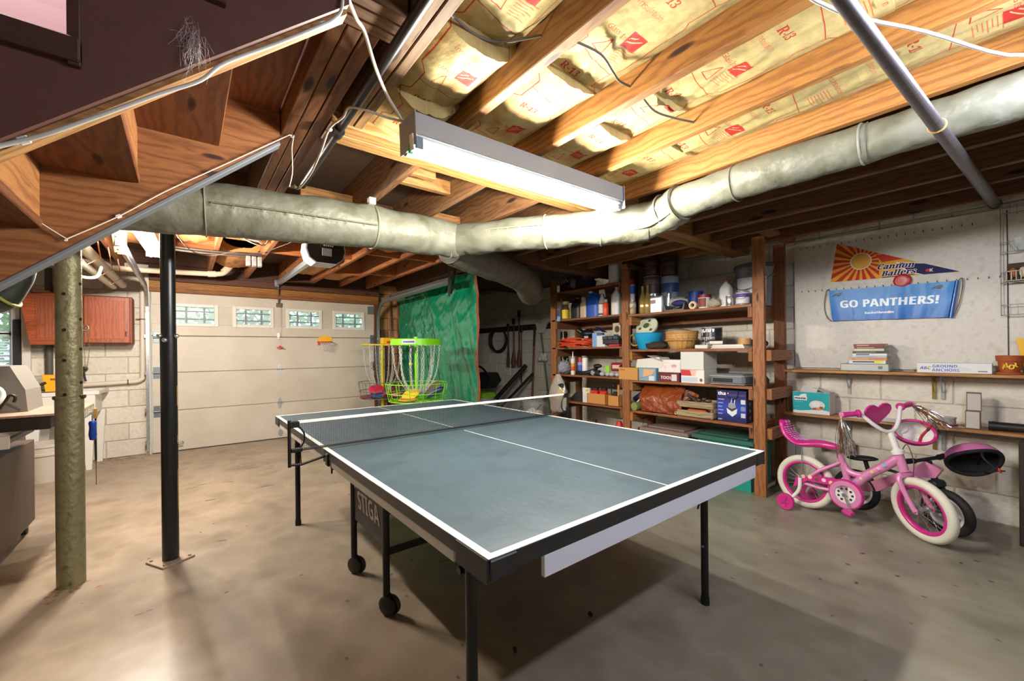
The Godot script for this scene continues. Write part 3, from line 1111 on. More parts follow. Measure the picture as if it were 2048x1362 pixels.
# ---------- stairs ----------
func build_stairs():
	var t = wthing("staircase", "wooden staircase seen from below, brown painted side panel, orange-brown treads", "staircase", V(-2.6, 0, -0.75))
	var raw := wood("8a5a30", 0.6, 0)
	var low := func(x: float) -> float: return 1.45 + 0.874 * (x + 0.965)
	var s := mb()
	prism(s, [Vector2(-2.62, 0.0), Vector2(-0.205, low.call(-0.205)), Vector2(-0.205, 2.33), Vector2(-0.3, 2.33), Vector2(-2.62, 0.36)], -1.245, -1.2)
	obj("stringer", s, wood("84562e", 0.55, 0), t)
	# dusty pale edge under the far stringer
	s = mb()
	bar(s, V(-2.55, low.call(-2.55) - 0.006, -1.222), V(-0.205, low.call(-0.205) - 0.006, -1.222), 0.014, 0.05, Vector3.UP, 0.003)
	obj("edge_strip", s, mat("6a6e72", 0.6, 0.2), t)
	var near := func(x: float) -> float: return 1.569 + 0.905 * (x + 0.761)
	s = mb()
	prism(s, [Vector2(-2.5, near.call(-2.5) - 0.004), Vector2(-0.2, near.call(-0.2) - 0.004), Vector2(-0.2, near.call(-0.2) + 0.12), Vector2(-2.5, near.call(-2.5) + 0.14)], -0.345, -0.306)
	obj("stringer", s, wood("b58a55", 0.6, 2), t)
	s = mb()
	for k in range(-8, 2):
		var x0 := -0.65 + 0.232 * k
		var y0 := 2.03 + 0.2 * k
		if y0 < 0.15: continue
		s = mb()
		slab(s, x0 - 0.02, minf(x0 + 0.238, -0.21), y0, y0 + 0.03, -1.2, -0.55 if k < 0 else -0.346, 0.003)
		obj("tread", s, wood("7d4a26" if k > -2 else "70421f", 0.6, 1), t)
		s = mb()
		slab(s, x0 - 0.018, x0 - 0.0, y0 - 0.17, y0 - 0.001, -1.2, -0.346)
		obj("riser", s, wood("9c6a3a", 0.6, 0), t)
	# brown painted panel that closes the open side, with an opening to the pink stairwell
	var brown := mottled("5e3a30", 0.6, noise_tex("paint_fine", 0.02, 4, []), V(1.4, 1.4, 1.4))
	s = mb()
	prism(s, [Vector2(-1.9, near.call(-1.9) + 0.008), Vector2(-0.2, near.call(-0.2) + 0.008), Vector2(-0.2, 2.38), Vector2(-0.68, 2.38), Vector2(-0.68, 1.775), Vector2(-1.9, 1.775)], -0.305, -0.288)
	obj("side_panel", s, brown, t)
	var trim := mottled("45291f", 0.55, noise_tex("paint_fine", 0.02, 4, []), V(1.4, 1.4, 1.4))
	s = mb()
	slab(s, -0.681, -0.664, 1.73, 2.38, -0.33, -0.276, 0.002)
	obj("trim_board", s, trim, t)
	s = mb()
	slab(s, -1.9, -0.664, 1.735, 1.777, -0.33, -0.27, 0.003)
	obj("trim_board", s, trim, t)
	s = mb()
	slab(s, -0.56, -0.452, 1.945, 1.965, -0.3, -0.27, 0.002)
	obj("trim_board", s, trim, t)
	# dust and cobweb hanging on the panel
	s = room()
	var r := RandomNumberGenerator.new()
	r.seed = 4
	for k in 110:
		var p := V(-0.508 + r.randfn(0, 0.008), 1.85 + r.randfn(0, 0.018), -0.284 + r.randf() * 0.006)
		var q := p + V(r.randfn(0, 0.008), r.randf_range(-0.04, 0.01), r.randf_range(0, 0.01))
		var e := q + V(r.randfn(0, 0.006), r.randf_range(-0.03, 0.0), r.randf_range(0, 0.006))
		tube(s, [p, q, e], 0.00018, 3)
	var web = single("cobweb", s, mat("cfc6be", 0.9), "tuft of pale dusty cobweb hanging on the brown stair panel", "cobweb", Vector3.ZERO)
	web.set_meta("kind", "stuff")

# ---------- wires ----------
func wire(called: String, pts: Array, r: float, h: String, label: String, cat := "cable", clips := [], rough := 0.5):
	var t = wthing(called, label, cat, pts[0])
	var s := mb()
	tube(s, smooth(pts, 5), r, 7)
	obj("sheath", s, mat(h, rough), t)
	for c in clips:
		s = mb()
		box(s, c, V(0.016, 0.012, 0.01), 0.002, Basis(Vector3.BACK, 0.6))
		obj("staple", s, mat("d9d6cf", 0.4), t)

func build_wires():
	wire("cable", [V(-0.84,1.49,-0.28),V(-0.772,1.553,-0.28),V(-0.733,1.582,-0.283),V(-0.696,1.607,-0.278),V(-0.628,1.661,-0.272),V(-0.559,1.719,-0.27),V(-0.497,1.770,-0.272),V(-0.455,1.825,-0.275),V(-0.354,1.916,-0.28),V(-0.270,1.993,-0.28),V(-0.239,2.025,-0.28),V(-0.220,2.062,-0.28),V(-0.218,2.14,-0.28)], 0.0038, "c9c5ba", "white cable sagging along the lower edge of the brown stair panel", "cable", [V(-0.733,1.584,-0.287), V(-0.262,2.004,-0.285)])
	wire("cable", [V(-0.979,1.716,-1.19),V(-0.958,1.706,-1.19),V(-0.940,1.699,-1.19),V(-0.877,1.644,-1.192),V(-0.823,1.604,-1.192),V(-0.820,1.606,-1.192),V(-0.695,1.705,-1.192),V(-0.576,1.815,-1.192),V(-0.413,1.949,-1.192),V(-0.165,2.153,-1.192),V(-0.155,2.156,-1.19),V(-0.158,2.13,-1.185),V(-0.164,2.086,-1.18),V(-0.163,1.991,-1.18),V(-0.175,1.924,-1.18)], 0.0019, "d6d0c2", "thin white wire stapled along the far stair stringer, its end dangling", "cable", [V(-0.7,1.702,-1.196), V(-0.16,2.15,-1.196)])
	wire("cable", [V(-0.24,2.14,-0.25),V(-0.208,2.120,-0.294),V(-0.162,2.112,-0.354),V(-0.131,2.110,-0.383),V(-0.069,2.085,-0.469),V(0.024,2.10,-0.607),V(0.110,2.11,-0.71),V(0.125,2.09,-0.715)], 0.0055, "cfc8b8", "thick white cord crossing the black pipe down to the strip light", "cable")
	wire("cable", [V(0.141,2.09,-0.70),V(0.078,2.095,-0.725),V(0.009,2.1,-0.735),V(-0.051,2.11,-0.770),V(-0.058,2.10,-0.830),V(-0.076,2.10,-0.942),V(-0.062,2.09,-1.120),V(-0.045,2.085,-1.383),V(-0.05,2.09,-1.637),V(-0.05,2.14,-1.72)], 0.0045, "b5ac98", "beige cable running from the strip light along the black pipe", "cable", [V(-0.072,2.1,-0.95)])
	wire("cable", [V(0.03,2.2,-0.1),V(0.046,2.21,-0.261),V(0.115,2.205,-0.295),V(0.202,2.2,-0.305),V(0.278,2.205,-0.277),V(0.368,2.225,-0.208)], 0.0045, "6e675c", "dark cable dipping between the first two joists, nearest the black pipe", "cable", [], 0.6)
	wire("cable", [V(0.41,2.215,-0.15),V(0.438,2.2,-0.137),V(0.549,2.195,-0.119),V(0.651,2.195,-0.148),V(0.713,2.197,-0.167),V(0.773,2.2,-0.165)], 0.0045, "57503f", "dark cable looping into a drilled hole of the second joist from the pipe", "cable", [], 0.6)
	wire("cable", [V(0.815,2.2,-0.16),V(0.856,2.19,-0.166),V(0.968,2.185,-0.184),V(1.083,2.187,-0.163),V(1.18,2.19,-0.134)], 0.0045, "57503f", "dark cable looping into a drilled hole of the third joist from the pipe", "cable", [], 0.6)
	# rope tied from the joists to the right
	wire("rope", [V(0.3,2.14,0.34),V(0.555,1.98,0.466),V(0.86,1.975,0.60),V(1.19,1.98,0.747),V(1.36,2.145,0.83)], 0.0042, "d8d2cc", "white rope stretched across the slanting dark pipe under the joists", "rope", [], 0.8)
	# round holes drilled where the cables enter
	for q in [[0.375, 2.225, -0.208], [0.7745, 2.2, -0.165], [1.1795, 2.19, -0.134]]:
		var s := mb()
		cyl(s, V(q[0] - 0.004, q[1], q[2]), V(q[0] + 0.001, q[1], q[2]), 0.012, -1.0, 10)
		var h = obj("bored_hole", s, mat("1a110b", 0.9), get_node("ceiling"))

# ---------- pipes and posts ----------
func build_posts():
	var rust := noise_tex("post_rust", 0.03, 5, [[0.0, "8a8068"], [0.22, "e0dac6"], [0.5, "ffffff"], [1.0, "ece6d4"]], 512, false, 4.0, FastNoiseLite.TYPE_SIMPLEX_SMOOTH, 12)
	var bump := noise_tex("paint_bump", 0.05, 4, [], 512, true, 6.0)
	var t = wthing("steel_post", "olive-brown rusty steel post with bolt holes, left of the black post", "post", V(-1.01, 0, -2.45))
	var pm := mottled("807a5c", 0.5, rust, V(1.3, 0.9, 1.3), 0.35, bump, 0.4)
	var s := mb()
	cyl(s, V(-1.01, 0, -2.45), V(-1.01, 1.0, -2.45), 0.056, 0.0555, 28)
	obj("lower_tube", s, pm, t)
	s = mb()
	cyl(s, V(-1.01, 0.995, -2.45), V(-1.01, 2.08, -2.45), 0.051, 0.051, 28)
	obj("upper_tube", s, pm, t)
	s = mb()
	lathe(s, at(V(-1.01, 0.99, -2.45)), [Vector2(0.0565, 0.0), Vector2(0.0575, 0.006), Vector2(0.0575, 0.012), Vector2(0.051, 0.018)], 28)
	obj("collar", s, pm, t)
	s = mb()
	slab(s, -1.1, -0.92, 2.08, 2.099, -2.53, -2.37, 0.002)
	obj("top_plate", s, mat("5a5645", 0.6, 0.4), t)
	var hole := mat("14110c", 0.9)
	var facing := V(0.149, 0, 0.989)
	for y in [1.2, 1.36, 1.55, 1.02]:
		for a in [-0.35, 1.0]:
			var dv := facing.rotated(Vector3.UP, a)
			s = mb()
			cyl(s, V(-1.01, y + (0.06 if a > 0 else 0.0), -2.45) + dv * 0.048, V(-1.01, y + (0.06 if a > 0 else 0.0), -2.45) + dv * 0.0525, 0.0085, -1.0, 12)
			obj("bolt_hole", s, hole, t)
	for a in [-0.9, 0.9]:
		var dv := facing.rotated(Vector3.UP, a)
		s = mb()
		cyl(s, V(-1.01, 1.005, -2.45) + dv * 0.045, V(-1.01, 1.005, -2.45) + dv * 0.072, 0.011, -1.0, 6)
		obj("pin", s, mat("5a4a34", 0.6, 0.5), t)
	# black post
	t = wthing("steel_post", "black painted steel post on a square base plate, right of the rusty post", "post", V(-0.6, 0, -2.44))
	var bm := mottled("26272a", 0.32, noise_tex("post_black", 0.05, 3, [[0.0, "b0b0b0"], [1.0, "ffffff"]]), V(2, 2, 2), 0.3)
	s = mb()
	cyl(s, V(-0.6, 0.008, -2.44), V(-0.6, 1.33, -2.44), 0.0405, -1.0, 28)
	obj("lower_tube", s, bm, t)
	s = mb()
	cyl(s, V(-0.6, 1.33, -2.44), V(-0.6, 2.085, -2.44), 0.036, -1.0, 28)
	obj("upper_tube", s, bm, t)
	s = mb()
	var B := Basis(Vector3.UP, 0.5)
	box(s, V(-0.6, 0.006, -2.44), V(0.17, 0.012, 0.17), 0.002, B)
	for q in [[-0.065, -0.065], [0.065, -0.065], [-0.065, 0.065], [0.065, 0.065]]: cyl(s, V(-0.6, 0.012, -2.44) + B * V(q[0], 0, q[1]), V(-0.6, 0.02, -2.44) + B * V(q[0], 0, q[1]), 0.009, -1.0, 6)
	obj("base_plate", s, mat("a08f7c", 0.7, 0.3), t)
	s = mb()
	slab(s, -0.68, -0.52, 2.085, 2.099, -2.52, -2.37, 0.002)
	obj("top_plate", s, bm, t)
	for q in [[-0.42, 1.31], [0.9, 1.335], [-1.2, 1.335]]:
		var dv: Vector3 = V(0.05, 0, 1).normalized().rotated(Vector3.UP, q[0])
		s = mb()
		ball(s, V(-0.6, q[1], -2.44) + dv * 0.045, V(0.014, 0.014, 0.014))
		obj("bolt_head", s, mat("c9ccd0", 0.25, 0.9), t)
	for y in [1.47, 1.62, 1.76]:
		s = mb()
		var dv: Vector3 = V(0.05, 0, 1).normalized().rotated(Vector3.UP, -0.3)
		cyl(s, V(-0.6, y, -2.44) + dv * 0.03, V(-0.6, y, -2.44) + dv * 0.0375, 0.008, -1.0, 12)
		obj("bolt_hole", s, hole, t)
	for q in [[0.98, 0.12], [0.42, 0.24], [0.72, 0.05]]:
		s = mb()
		var dv: Vector3 = V(0.05, 0, 1).normalized().rotated(Vector3.UP, 1.15)
		var g := V(-0.6, q[0], -2.44) + dv * 0.0395
		box(s, g, V(0.008, q[1], 0.004), 0.001, frame_of(Vector3.UP) if false else Basis(Vector3.UP, 1.2))
		obj("paint_scrape", s, mat("9c7a2c", 0.6), t)
	# black pipe under the trimmers
	t = wthing("black_pipe", "black iron pipe running under the doubled joists beside the stairs", "pipe", V(-0.04, 2.11, -0.8))
	s = mb()
	cyl(s, V(-0.043, 2.128, 0.9), V(-0.02, 2.128, -1.69), 0.0155, -1.0, 18)
	obj("pipe", s, mat("2a2623", 0.4, 0.5), t)
	s = mb()
	for z in [-0.99]: cyl(s, V(-0.03, 2.118, z - 0.02), V(-0.03, 2.118, z + 0.02), 0.021, -1.0, 18)
	obj("coupling", s, mat("241f1c", 0.45, 0.5), t)
	s = mb()
	bar(s, V(-0.03, 2.14, -1.0), V(-0.03, 2.152, -1.0), 0.06, 0.02)
	obj("hanger", s, mat("4a4038", 0.6, 0.5), t)
	# slanting pipe at the right
	t = wthing("slanting_pipe", "dull purple-grey steel pipe slanting under the joists to the right wall", "pipe", V(2.2, 2.12, 0.55))
	s = mb()
	cyl(s, V(-0.1, 1.744, 0.562), V(3.84, 2.199, 0.604), 0.0105, 0.031, 18)
	obj("pipe", s, mottled("5b5459", 0.45, rust, V(2, 2, 2), 0.4), t)
	s = mb()
	cyl(s, V(3.80, 2.194, 0.604), V(3.848, 2.2, 0.604), 0.034, -1.0, 18)
	obj("wall_flange", s, mat("4d423a", 0.7, 0.3), t)
	s = mb()
	torus(s, V(1.3, 1.906, 0.577), V(1, 0.115, 0.01), 0.019, 0.004, 18, 6)
	obj("strap", s, mat("a98a52", 0.7), t)

# ---------- ducts ----------
func duct_mat() -> Material:
	return mottled("7c7c6e", 0.55, noise_tex("duct_tone", 0.012, 5, [[0.0, "a9a892"], [0.4, "e6e5d9"], [0.7, "ffffff"], [1.0, "dcdac8"]], 512, false, 4.0, FastNoiseLite.TYPE_SIMPLEX_SMOOTH, 15), V(0.9, 0.9, 0.9), 0.15, noise_tex("duct_wrinkle", 0.02, 5, [], 512, true, 14.0, FastNoiseLite.TYPE_SIMPLEX_SMOOTH, 16), 0.25)

func duct_run(called: String, pts: Array, r, t: Node3D, m: Material, seamdir := Vector3.ZERO, puff := 0.006):
	var s := mb()
	var n := FastNoiseLite.new()
	n.seed = 8
	n.frequency = 3.0
	n.fractal_octaves = 3
	var P := smooth(pts, 8)
	var R := []
	for i in P.size(): R.append(r if not r is Array else lerpf(r[0], r[1], float(i) / (P.size() - 1)))
	var last := frame_of(P[1] - P[0])
	var fr := []
	for i in P.size():
		var d: Vector3 = (P[mini(i + 1, P.size() - 1)] - P[maxi(i - 1, 0)]).normalized()
		var x := (last.x - d * d.dot(last.x)).normalized()
		last = Basis(x, d, x.cross(d))
		fr.append(last)
	grid(s, 36, P.size() - 1, func(u, v):
		var i := int(round(v * (P.size() - 1)))
		var o: Vector3 = fr[i] * V(cos(u * TAU), 0, sin(u * TAU))
		var p: Vector3 = P[i] + o * R[i]
		return p + o * (n.get_noise_3dv(p * 1.6) * puff * 1.6 + n.get_noise_3dv(p * 7.0) * puff * 0.5), Vector2.ONE, true, true)
	disc(s, P[0], P[0] - P[1], R[0], 24)
	disc(s, P[-1], P[-1] - P[-2], R[-1], 24)
	obj(called, s, m, t)

func seam(t: Node3D, pts: Array, h := "6a6650", teeth := true):
	# a lapped seam with stapled tabs along a line on the wrap
	var s := mb()
	var P := smooth(pts, 6)
	tube(s, P, 0.0045, 6)
	if teeth:
		var n := 0.0
		for i in P.size() - 1:
			if i % 2: continue
			var d: Vector3 = (P[i + 1] - P[i]).normalized()
			box(s, P[i] + V(0, -0.008, 0.002), V(0.004, 0.02, 0.003), 0.0005, Basis(d.cross(Vector3.UP).cross(Vector3.UP).normalized() * -1.0, Vector3.UP, d.cross(Vector3.UP).normalized()))
	obj("seam", s, mat(h, 0.6, 0.2), t)

func build_ducts():
	var m := duct_mat()
	var t = wthing("wrapped_duct", "large silver insulation-wrapped duct bending under the joists behind the strip light", "duct", V(0.95, 2.0, -1.78))
	duct_run("trunk", [V(-1.15, 1.93, -1.86), V(-0.65, 1.945, -1.84), V(-0.22, 1.965, -1.80), V(0.35, 1.995, -1.77), V(0.8, 2.008, -1.775), V(0.985, 2.008, -1.775)], [0.142, 0.118], t, m)
	duct_run("branch", [V(0.955, 2.004, -1.80), V(1.03, 2.004, -1.66), V(1.2, 2.0, -1.4), V(1.4, 1.998, -1.11), V(1.56, 1.998, -0.9)], 0.106, t, m, Vector3.ZERO, 0.009)
	duct_run("branch", [V(1.52, 1.998, -0.95), V(1.62, 2.0, -0.82), V(1.7, 2.005, -0.70)], 0.112, t, m)
	duct_run("elbow", [V(1.66, 2.004, -0.76), V(1.70, 2.012, -0.66), V(1.69, 2.03, -0.56), V(1.665, 2.048, -0.46)], 0.104, t, m, Vector3.ZERO, 0.012)
	duct_run("branch", [V(1.675, 2.046, -0.5), V(1.65, 2.052, -0.3), V(1.645, 2.055, 0.0), V(1.655, 2.055, 0.35)], [0.088, 0.08], t, m)
	duct_run("branch", [V(1.655, 2.055, 0.32), V(1.665, 2.058, 0.7), V(1.68, 2.058, 1.2), V(1.7, 2.058, 2.2)], 0.078, t, m)
	var ring := func(c: Vector3, d: Vector3, r: float, w: float, h: String):
		var s := mb()
		torus(s, c, d, r, w, 36, 6)
		obj("band", s, mat(h, 0.6, 0.2), t)
	ring.call(V(0.385, 1.996, -1.77), V(1, 0.03, 0), 0.127, 0.006, "8f8d72")
	ring.call(V(-0.44, 1.955, -1.82), V(1, 0.03, 0.05), 0.138, 0.004, "7d7b63")
	ring.call(V(0.945, 2.007, -1.785), V(0.9, 0, 0.4), 0.119, 0.008, "a5a48c")
	ring.call(V(1.33, 1.998, -1.21), V(0.57, 0, 0.82), 0.108, 0.005, "a3a28e")
	ring.call(V(1.535, 1.998, -0.93), V(0.6, 0, 0.8), 0.114, 0.006, "8a8974")
	ring.call(V(1.692, 2.028, -0.57), V(-0.2, 0.2, 1), 0.106, 0.006, "8a8a7e")
	ring.call(V(1.67, 2.046, -0.48), V(-0.1, 0.1, 1), 0.094, 0.007, "95958a")
	ring.call(V(1.647, 2.053, -0.16), V(0, 0, 1), 0.089, 0.003, "77776a")
	ring.call(V(1.655, 2.055, 0.33), V(0, 0, 1), 0.081, 0.004, "8a8a80")
	# staples along the laps
	seam(t, [V(-0.42, 1.95, -1.674), V(-0.1, 1.962, -1.65), V(0.1, 1.967, -1.645), V(0.37, 1.975, -1.638)])
	seam(t, [V(0.935, 1.99, -1.64), V(1.01, 2.02, -1.5), V(1.105, 2.02, -1.338), V(1.235, 2.015, -1.145)], "8f8c74")
	seam(t, [V(1.575, 1.943, -0.75), V(1.61, 1.948, -0.63), V(1.588, 1.978, -0.49)], "5f5d50", false)
	var s := mb()
	slab(s, 0.34, 0.38, 2.11, 2.15, -1.72, -1.68, 0.002)
	obj("hanger_clip", s, mat("d9d9d4", 0.4, 0.3), t)
	# dark branch that drops away behind the shelves
	t = wthing("dark_duct", "dim grey duct branching off towards the dark corner behind the shelves", "duct", V(1.7, 1.95, -2.2))
	var dm := mottled("77746a", 0.6, noise_tex("duct_tone", 0.012, 5, []), V(0.9, 0.9, 0.9), 0.2)
	duct_run("trunk", [V(1.02, 1.985, -1.92), V(1.35, 1.98, -2.08), V(1.9, 1.975, -2.33), V(2.35, 1.96, -2.62), V(2.7, 1.93, -2.95)], [0.11, 0.15], t, dm)
	duct_run("elbow", [V(2.66, 1.94, -2.9), V(2.8, 1.93, -3.05), V(2.86, 2.0, -3.15), V(2.86, 2.2, -3.16)], 0.15, t, dm)
	s = room()
	slab(s, 2.55, 3.84, 2.19, 2.21, -4.6, -2.55, 0.003)
	var lid = single("ceiling_panel", s, wood("3a2a1e", 0.8, 2), "dark brown board fixed under the joists above the tool corner", "panel", Vector3.ZERO)

# ---------- insulation ----------
func batt_image() -> ImageTexture:
	var im := new_image(512, 1024, "efe3b4")
	var n := FastNoiseLite.new()
	n.seed = 31
	n.frequency = 0.012
	n.fractal_octaves = 4
	for y in 1024:
		for x in 512:
			var v := 0.93 + 0.09 * n.get_noise_2d(x * 0.6, y) + 0.03 * n.get_noise_2d(x * 5.0, y * 5.0)
			im.set_pixel(x, y, Color(0.93 * v, 0.875 * v, 0.68 * v))
	var red := Color(0.80, 0.25, 0.16)
	var soft := Color(0.88, 0.52, 0.38)
	for k in 2:
		var o := k * 512
		line_on(im, Vector2(70, o), Vector2(70, o + 150), 5, red)
		line_on(im, Vector2(70, o + 150), Vector2(110, o + 190), 5, red)
		line_on(im, Vector2(110, o + 190), Vector2(110, o + 330), 5, red)
		line_on(im, Vector2(110, o + 330), Vector2(70, o + 370), 5, red)
		line_on(im, Vector2(70, o + 370), Vector2(70, o + 512), 5, red)
		line_on(im, Vector2(440, o), Vector2(440, o + 240), 5, red)
		line_on(im, Vector2(440, o + 240), Vector2(400, o + 280), 5, red)
		line_on(im, Vector2(400, o + 280), Vector2(400, o + 400), 5, red)
		line_on(im, Vector2(400, o + 400), Vector2(440, o + 440), 5, red)
		line_on(im, Vector2(440, o + 440), Vector2(440, o + 512), 5, red)
		line_on(im, Vector2(110, o + 240), Vector2(400, o + 290), 4, red)
		print_on(im, "R-13", 150, o + 400, 40, red, "Droid Serif", 2, 1.0)
		print_on(im, "Glass Insulation", 128, o + 100, 24, red, "Droid Sans", 0, 0.95)
		print_on(im, "insulation", 130, o + 470, 26, soft, "Droid Sans", 0, 1.0)
		for j in 7:
			line_on(im, Vector2(260, o + 130 + j * 14), Vector2(380 - (j * 23) % 60, o + 130 + j * 14), 3, soft)
	fill_poly(im, [Vector2(250, 560), Vector2(350, 560), Vector2(350, 640), Vector2(250, 640)], Color(0.85, 0.2, 0.16))
	line_on(im, Vector2(265, 622), Vector2(335, 580), 6, Color(0.95, 0.85, 0.7))
	line_on(im, Vector2(265, 600), Vector2(300, 575), 6, Color(0.95, 0.85, 0.7))
	line_on(im, Vector2(160, 720), Vector2(205, 640), 5, red)
	line_on(im, Vector2(205, 640), Vector2(230, 730), 5, red)
	line_on(im, Vector2(230, 730), Vector2(160, 720), 5, red)
	im.generate_mipmaps()
	return ImageTexture.create_from_image(im)

func batt(x0: float, x1: float, z0: float, z1: float, y: float, bulge: float, seed_: int, lip: float, label: String, m: Material, group := "paper-faced insulation batts between the joists"):
	var n := FastNoiseLite.new()
	n.seed = seed_
	n.frequency = 1.0
	n.fractal_octaves = 4
	var ph := rng.randf()
	var f := func(u: float, v: float) -> Vector3:
		var c := 1.0 - pow(absf(2.0 * u - 1.0), 2.6)
		var sag := bulge * c * (0.75 + lip * v)
		var z := lerpf(z0, z1, v)
		var x := lerpf(x0, x1, u)
		var w := n.get_noise_3d(x * 5.0, z * 2.0, seed_) * 0.014 + absf(n.get_noise_3d(x * 9.0 + z * 3.0, z * 2.0, seed_)) * 0.012 + n.get_noise_3d(x * 30.0, z * 13.0, 3.0) * 0.0015
		return V(x, y - sag - w * (0.25 + c), z + 0.05 * lip * c * v)
	var s := room()
	var nz := int(clampf((z1 - z0) * 60.0, 12, 70))
	# the facing, its turned-up end and a top side, so that it has body
	for side in [0.0, 0.075]:
		var P := []
		grid(s, 30, nz, func(u, v): return f.call(u, v) + V(0, side, 0), Vector2(1, (z0 - z1) / 0.75), side == 0.0)
	grid(s, 30, 2, func(u, v): return f.call(u, 1.0) + V(0, 0.075 * v, 0), Vector2(1, 0.02), false)
	grid(s, 30, 2, func(u, v): return f.call(u, 0.0) + V(0, 0.075 * v, 0), Vector2(1, 0.02), true)
	# shift the print so that no two batts start alike
	var o = single("insulation_batt", s, m, label, "insulation", Vector3.ZERO, group)
	return o

func build_insulation():
	var m := StandardMaterial3D.new()
	m.albedo_texture = batt_image()
	m.albedo_color = hexc("cfc4a4")
	m.roughness = 0.8
	m.normal_enabled = true
	m.normal_texture = noise_tex("kraft_crease", 0.02, 4, [], 512, true, 10.0, FastNoiseLite.TYPE_SIMPLEX_SMOOTH, 33)
	m.normal_scale = 0.2
	var bays := [[0.062, 0.368, "between pipe and first joist"], [0.412, 0.773, "between first and second joists"], [0.817, 1.178, "between second and third joists"], [1.222, 1.618, "between third and fourth joists"]]
	var cuts := [[[-0.97, -0.70, 2.225, 0.07], [-0.78, -0.33, 2.245, 0.075], [-0.42, 0.12, 2.27, 0.06], [0.1, 0.9, 2.27, 0.05]], [[-0.97, -0.30, 2.255, 0.06], [-0.36, 0.28, 2.255, 0.035], [0.25, 1.0, 2.255, 0.05]], [[-0.97, -0.42, 2.255, 0.06], [-0.46, -0.16, 2.25, 0.045], [-0.2, 0.5, 2.25, 0.035], [0.48, 1.1, 2.25, 0.04]], [[-0.97, -0.35, 2.26, 0.035], [-0.4, 0.45, 2.262, 0.04], [0.42, 1.2, 2.262, 0.04]]]
	var order := ["nearest the strip light", "second from the strip light", "third from the strip light", "last in the row from the strip light"]
	for b in bays.size():
		for k in cuts[b].size():
			var c = cuts[b][k]
			batt(bays[b][0], bays[b][1], c[0], c[1], c[2], c[3], b * 10 + k, 0.5 if b == 0 else 0.35, "yellow red-printed batt %s, %s" % [bays[b][2], order[k]], m)
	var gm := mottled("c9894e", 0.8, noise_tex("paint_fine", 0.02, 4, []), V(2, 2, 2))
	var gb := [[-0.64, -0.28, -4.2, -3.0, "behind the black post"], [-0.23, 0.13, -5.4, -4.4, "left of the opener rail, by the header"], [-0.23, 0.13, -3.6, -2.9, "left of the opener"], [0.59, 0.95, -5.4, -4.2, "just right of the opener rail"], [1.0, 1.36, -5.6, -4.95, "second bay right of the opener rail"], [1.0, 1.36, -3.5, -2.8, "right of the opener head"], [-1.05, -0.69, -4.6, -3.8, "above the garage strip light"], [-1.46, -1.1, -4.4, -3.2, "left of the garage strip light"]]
	for k in gb.size():
		var q = gb[k]
		batt(q[0], q[1], q[2], q[3], 2.35, 0.07, 60 + k, 0.5, "orange-lit insulation batt on the garage ceiling %s" % q[4], gm, "insulation batts on the garage ceiling")

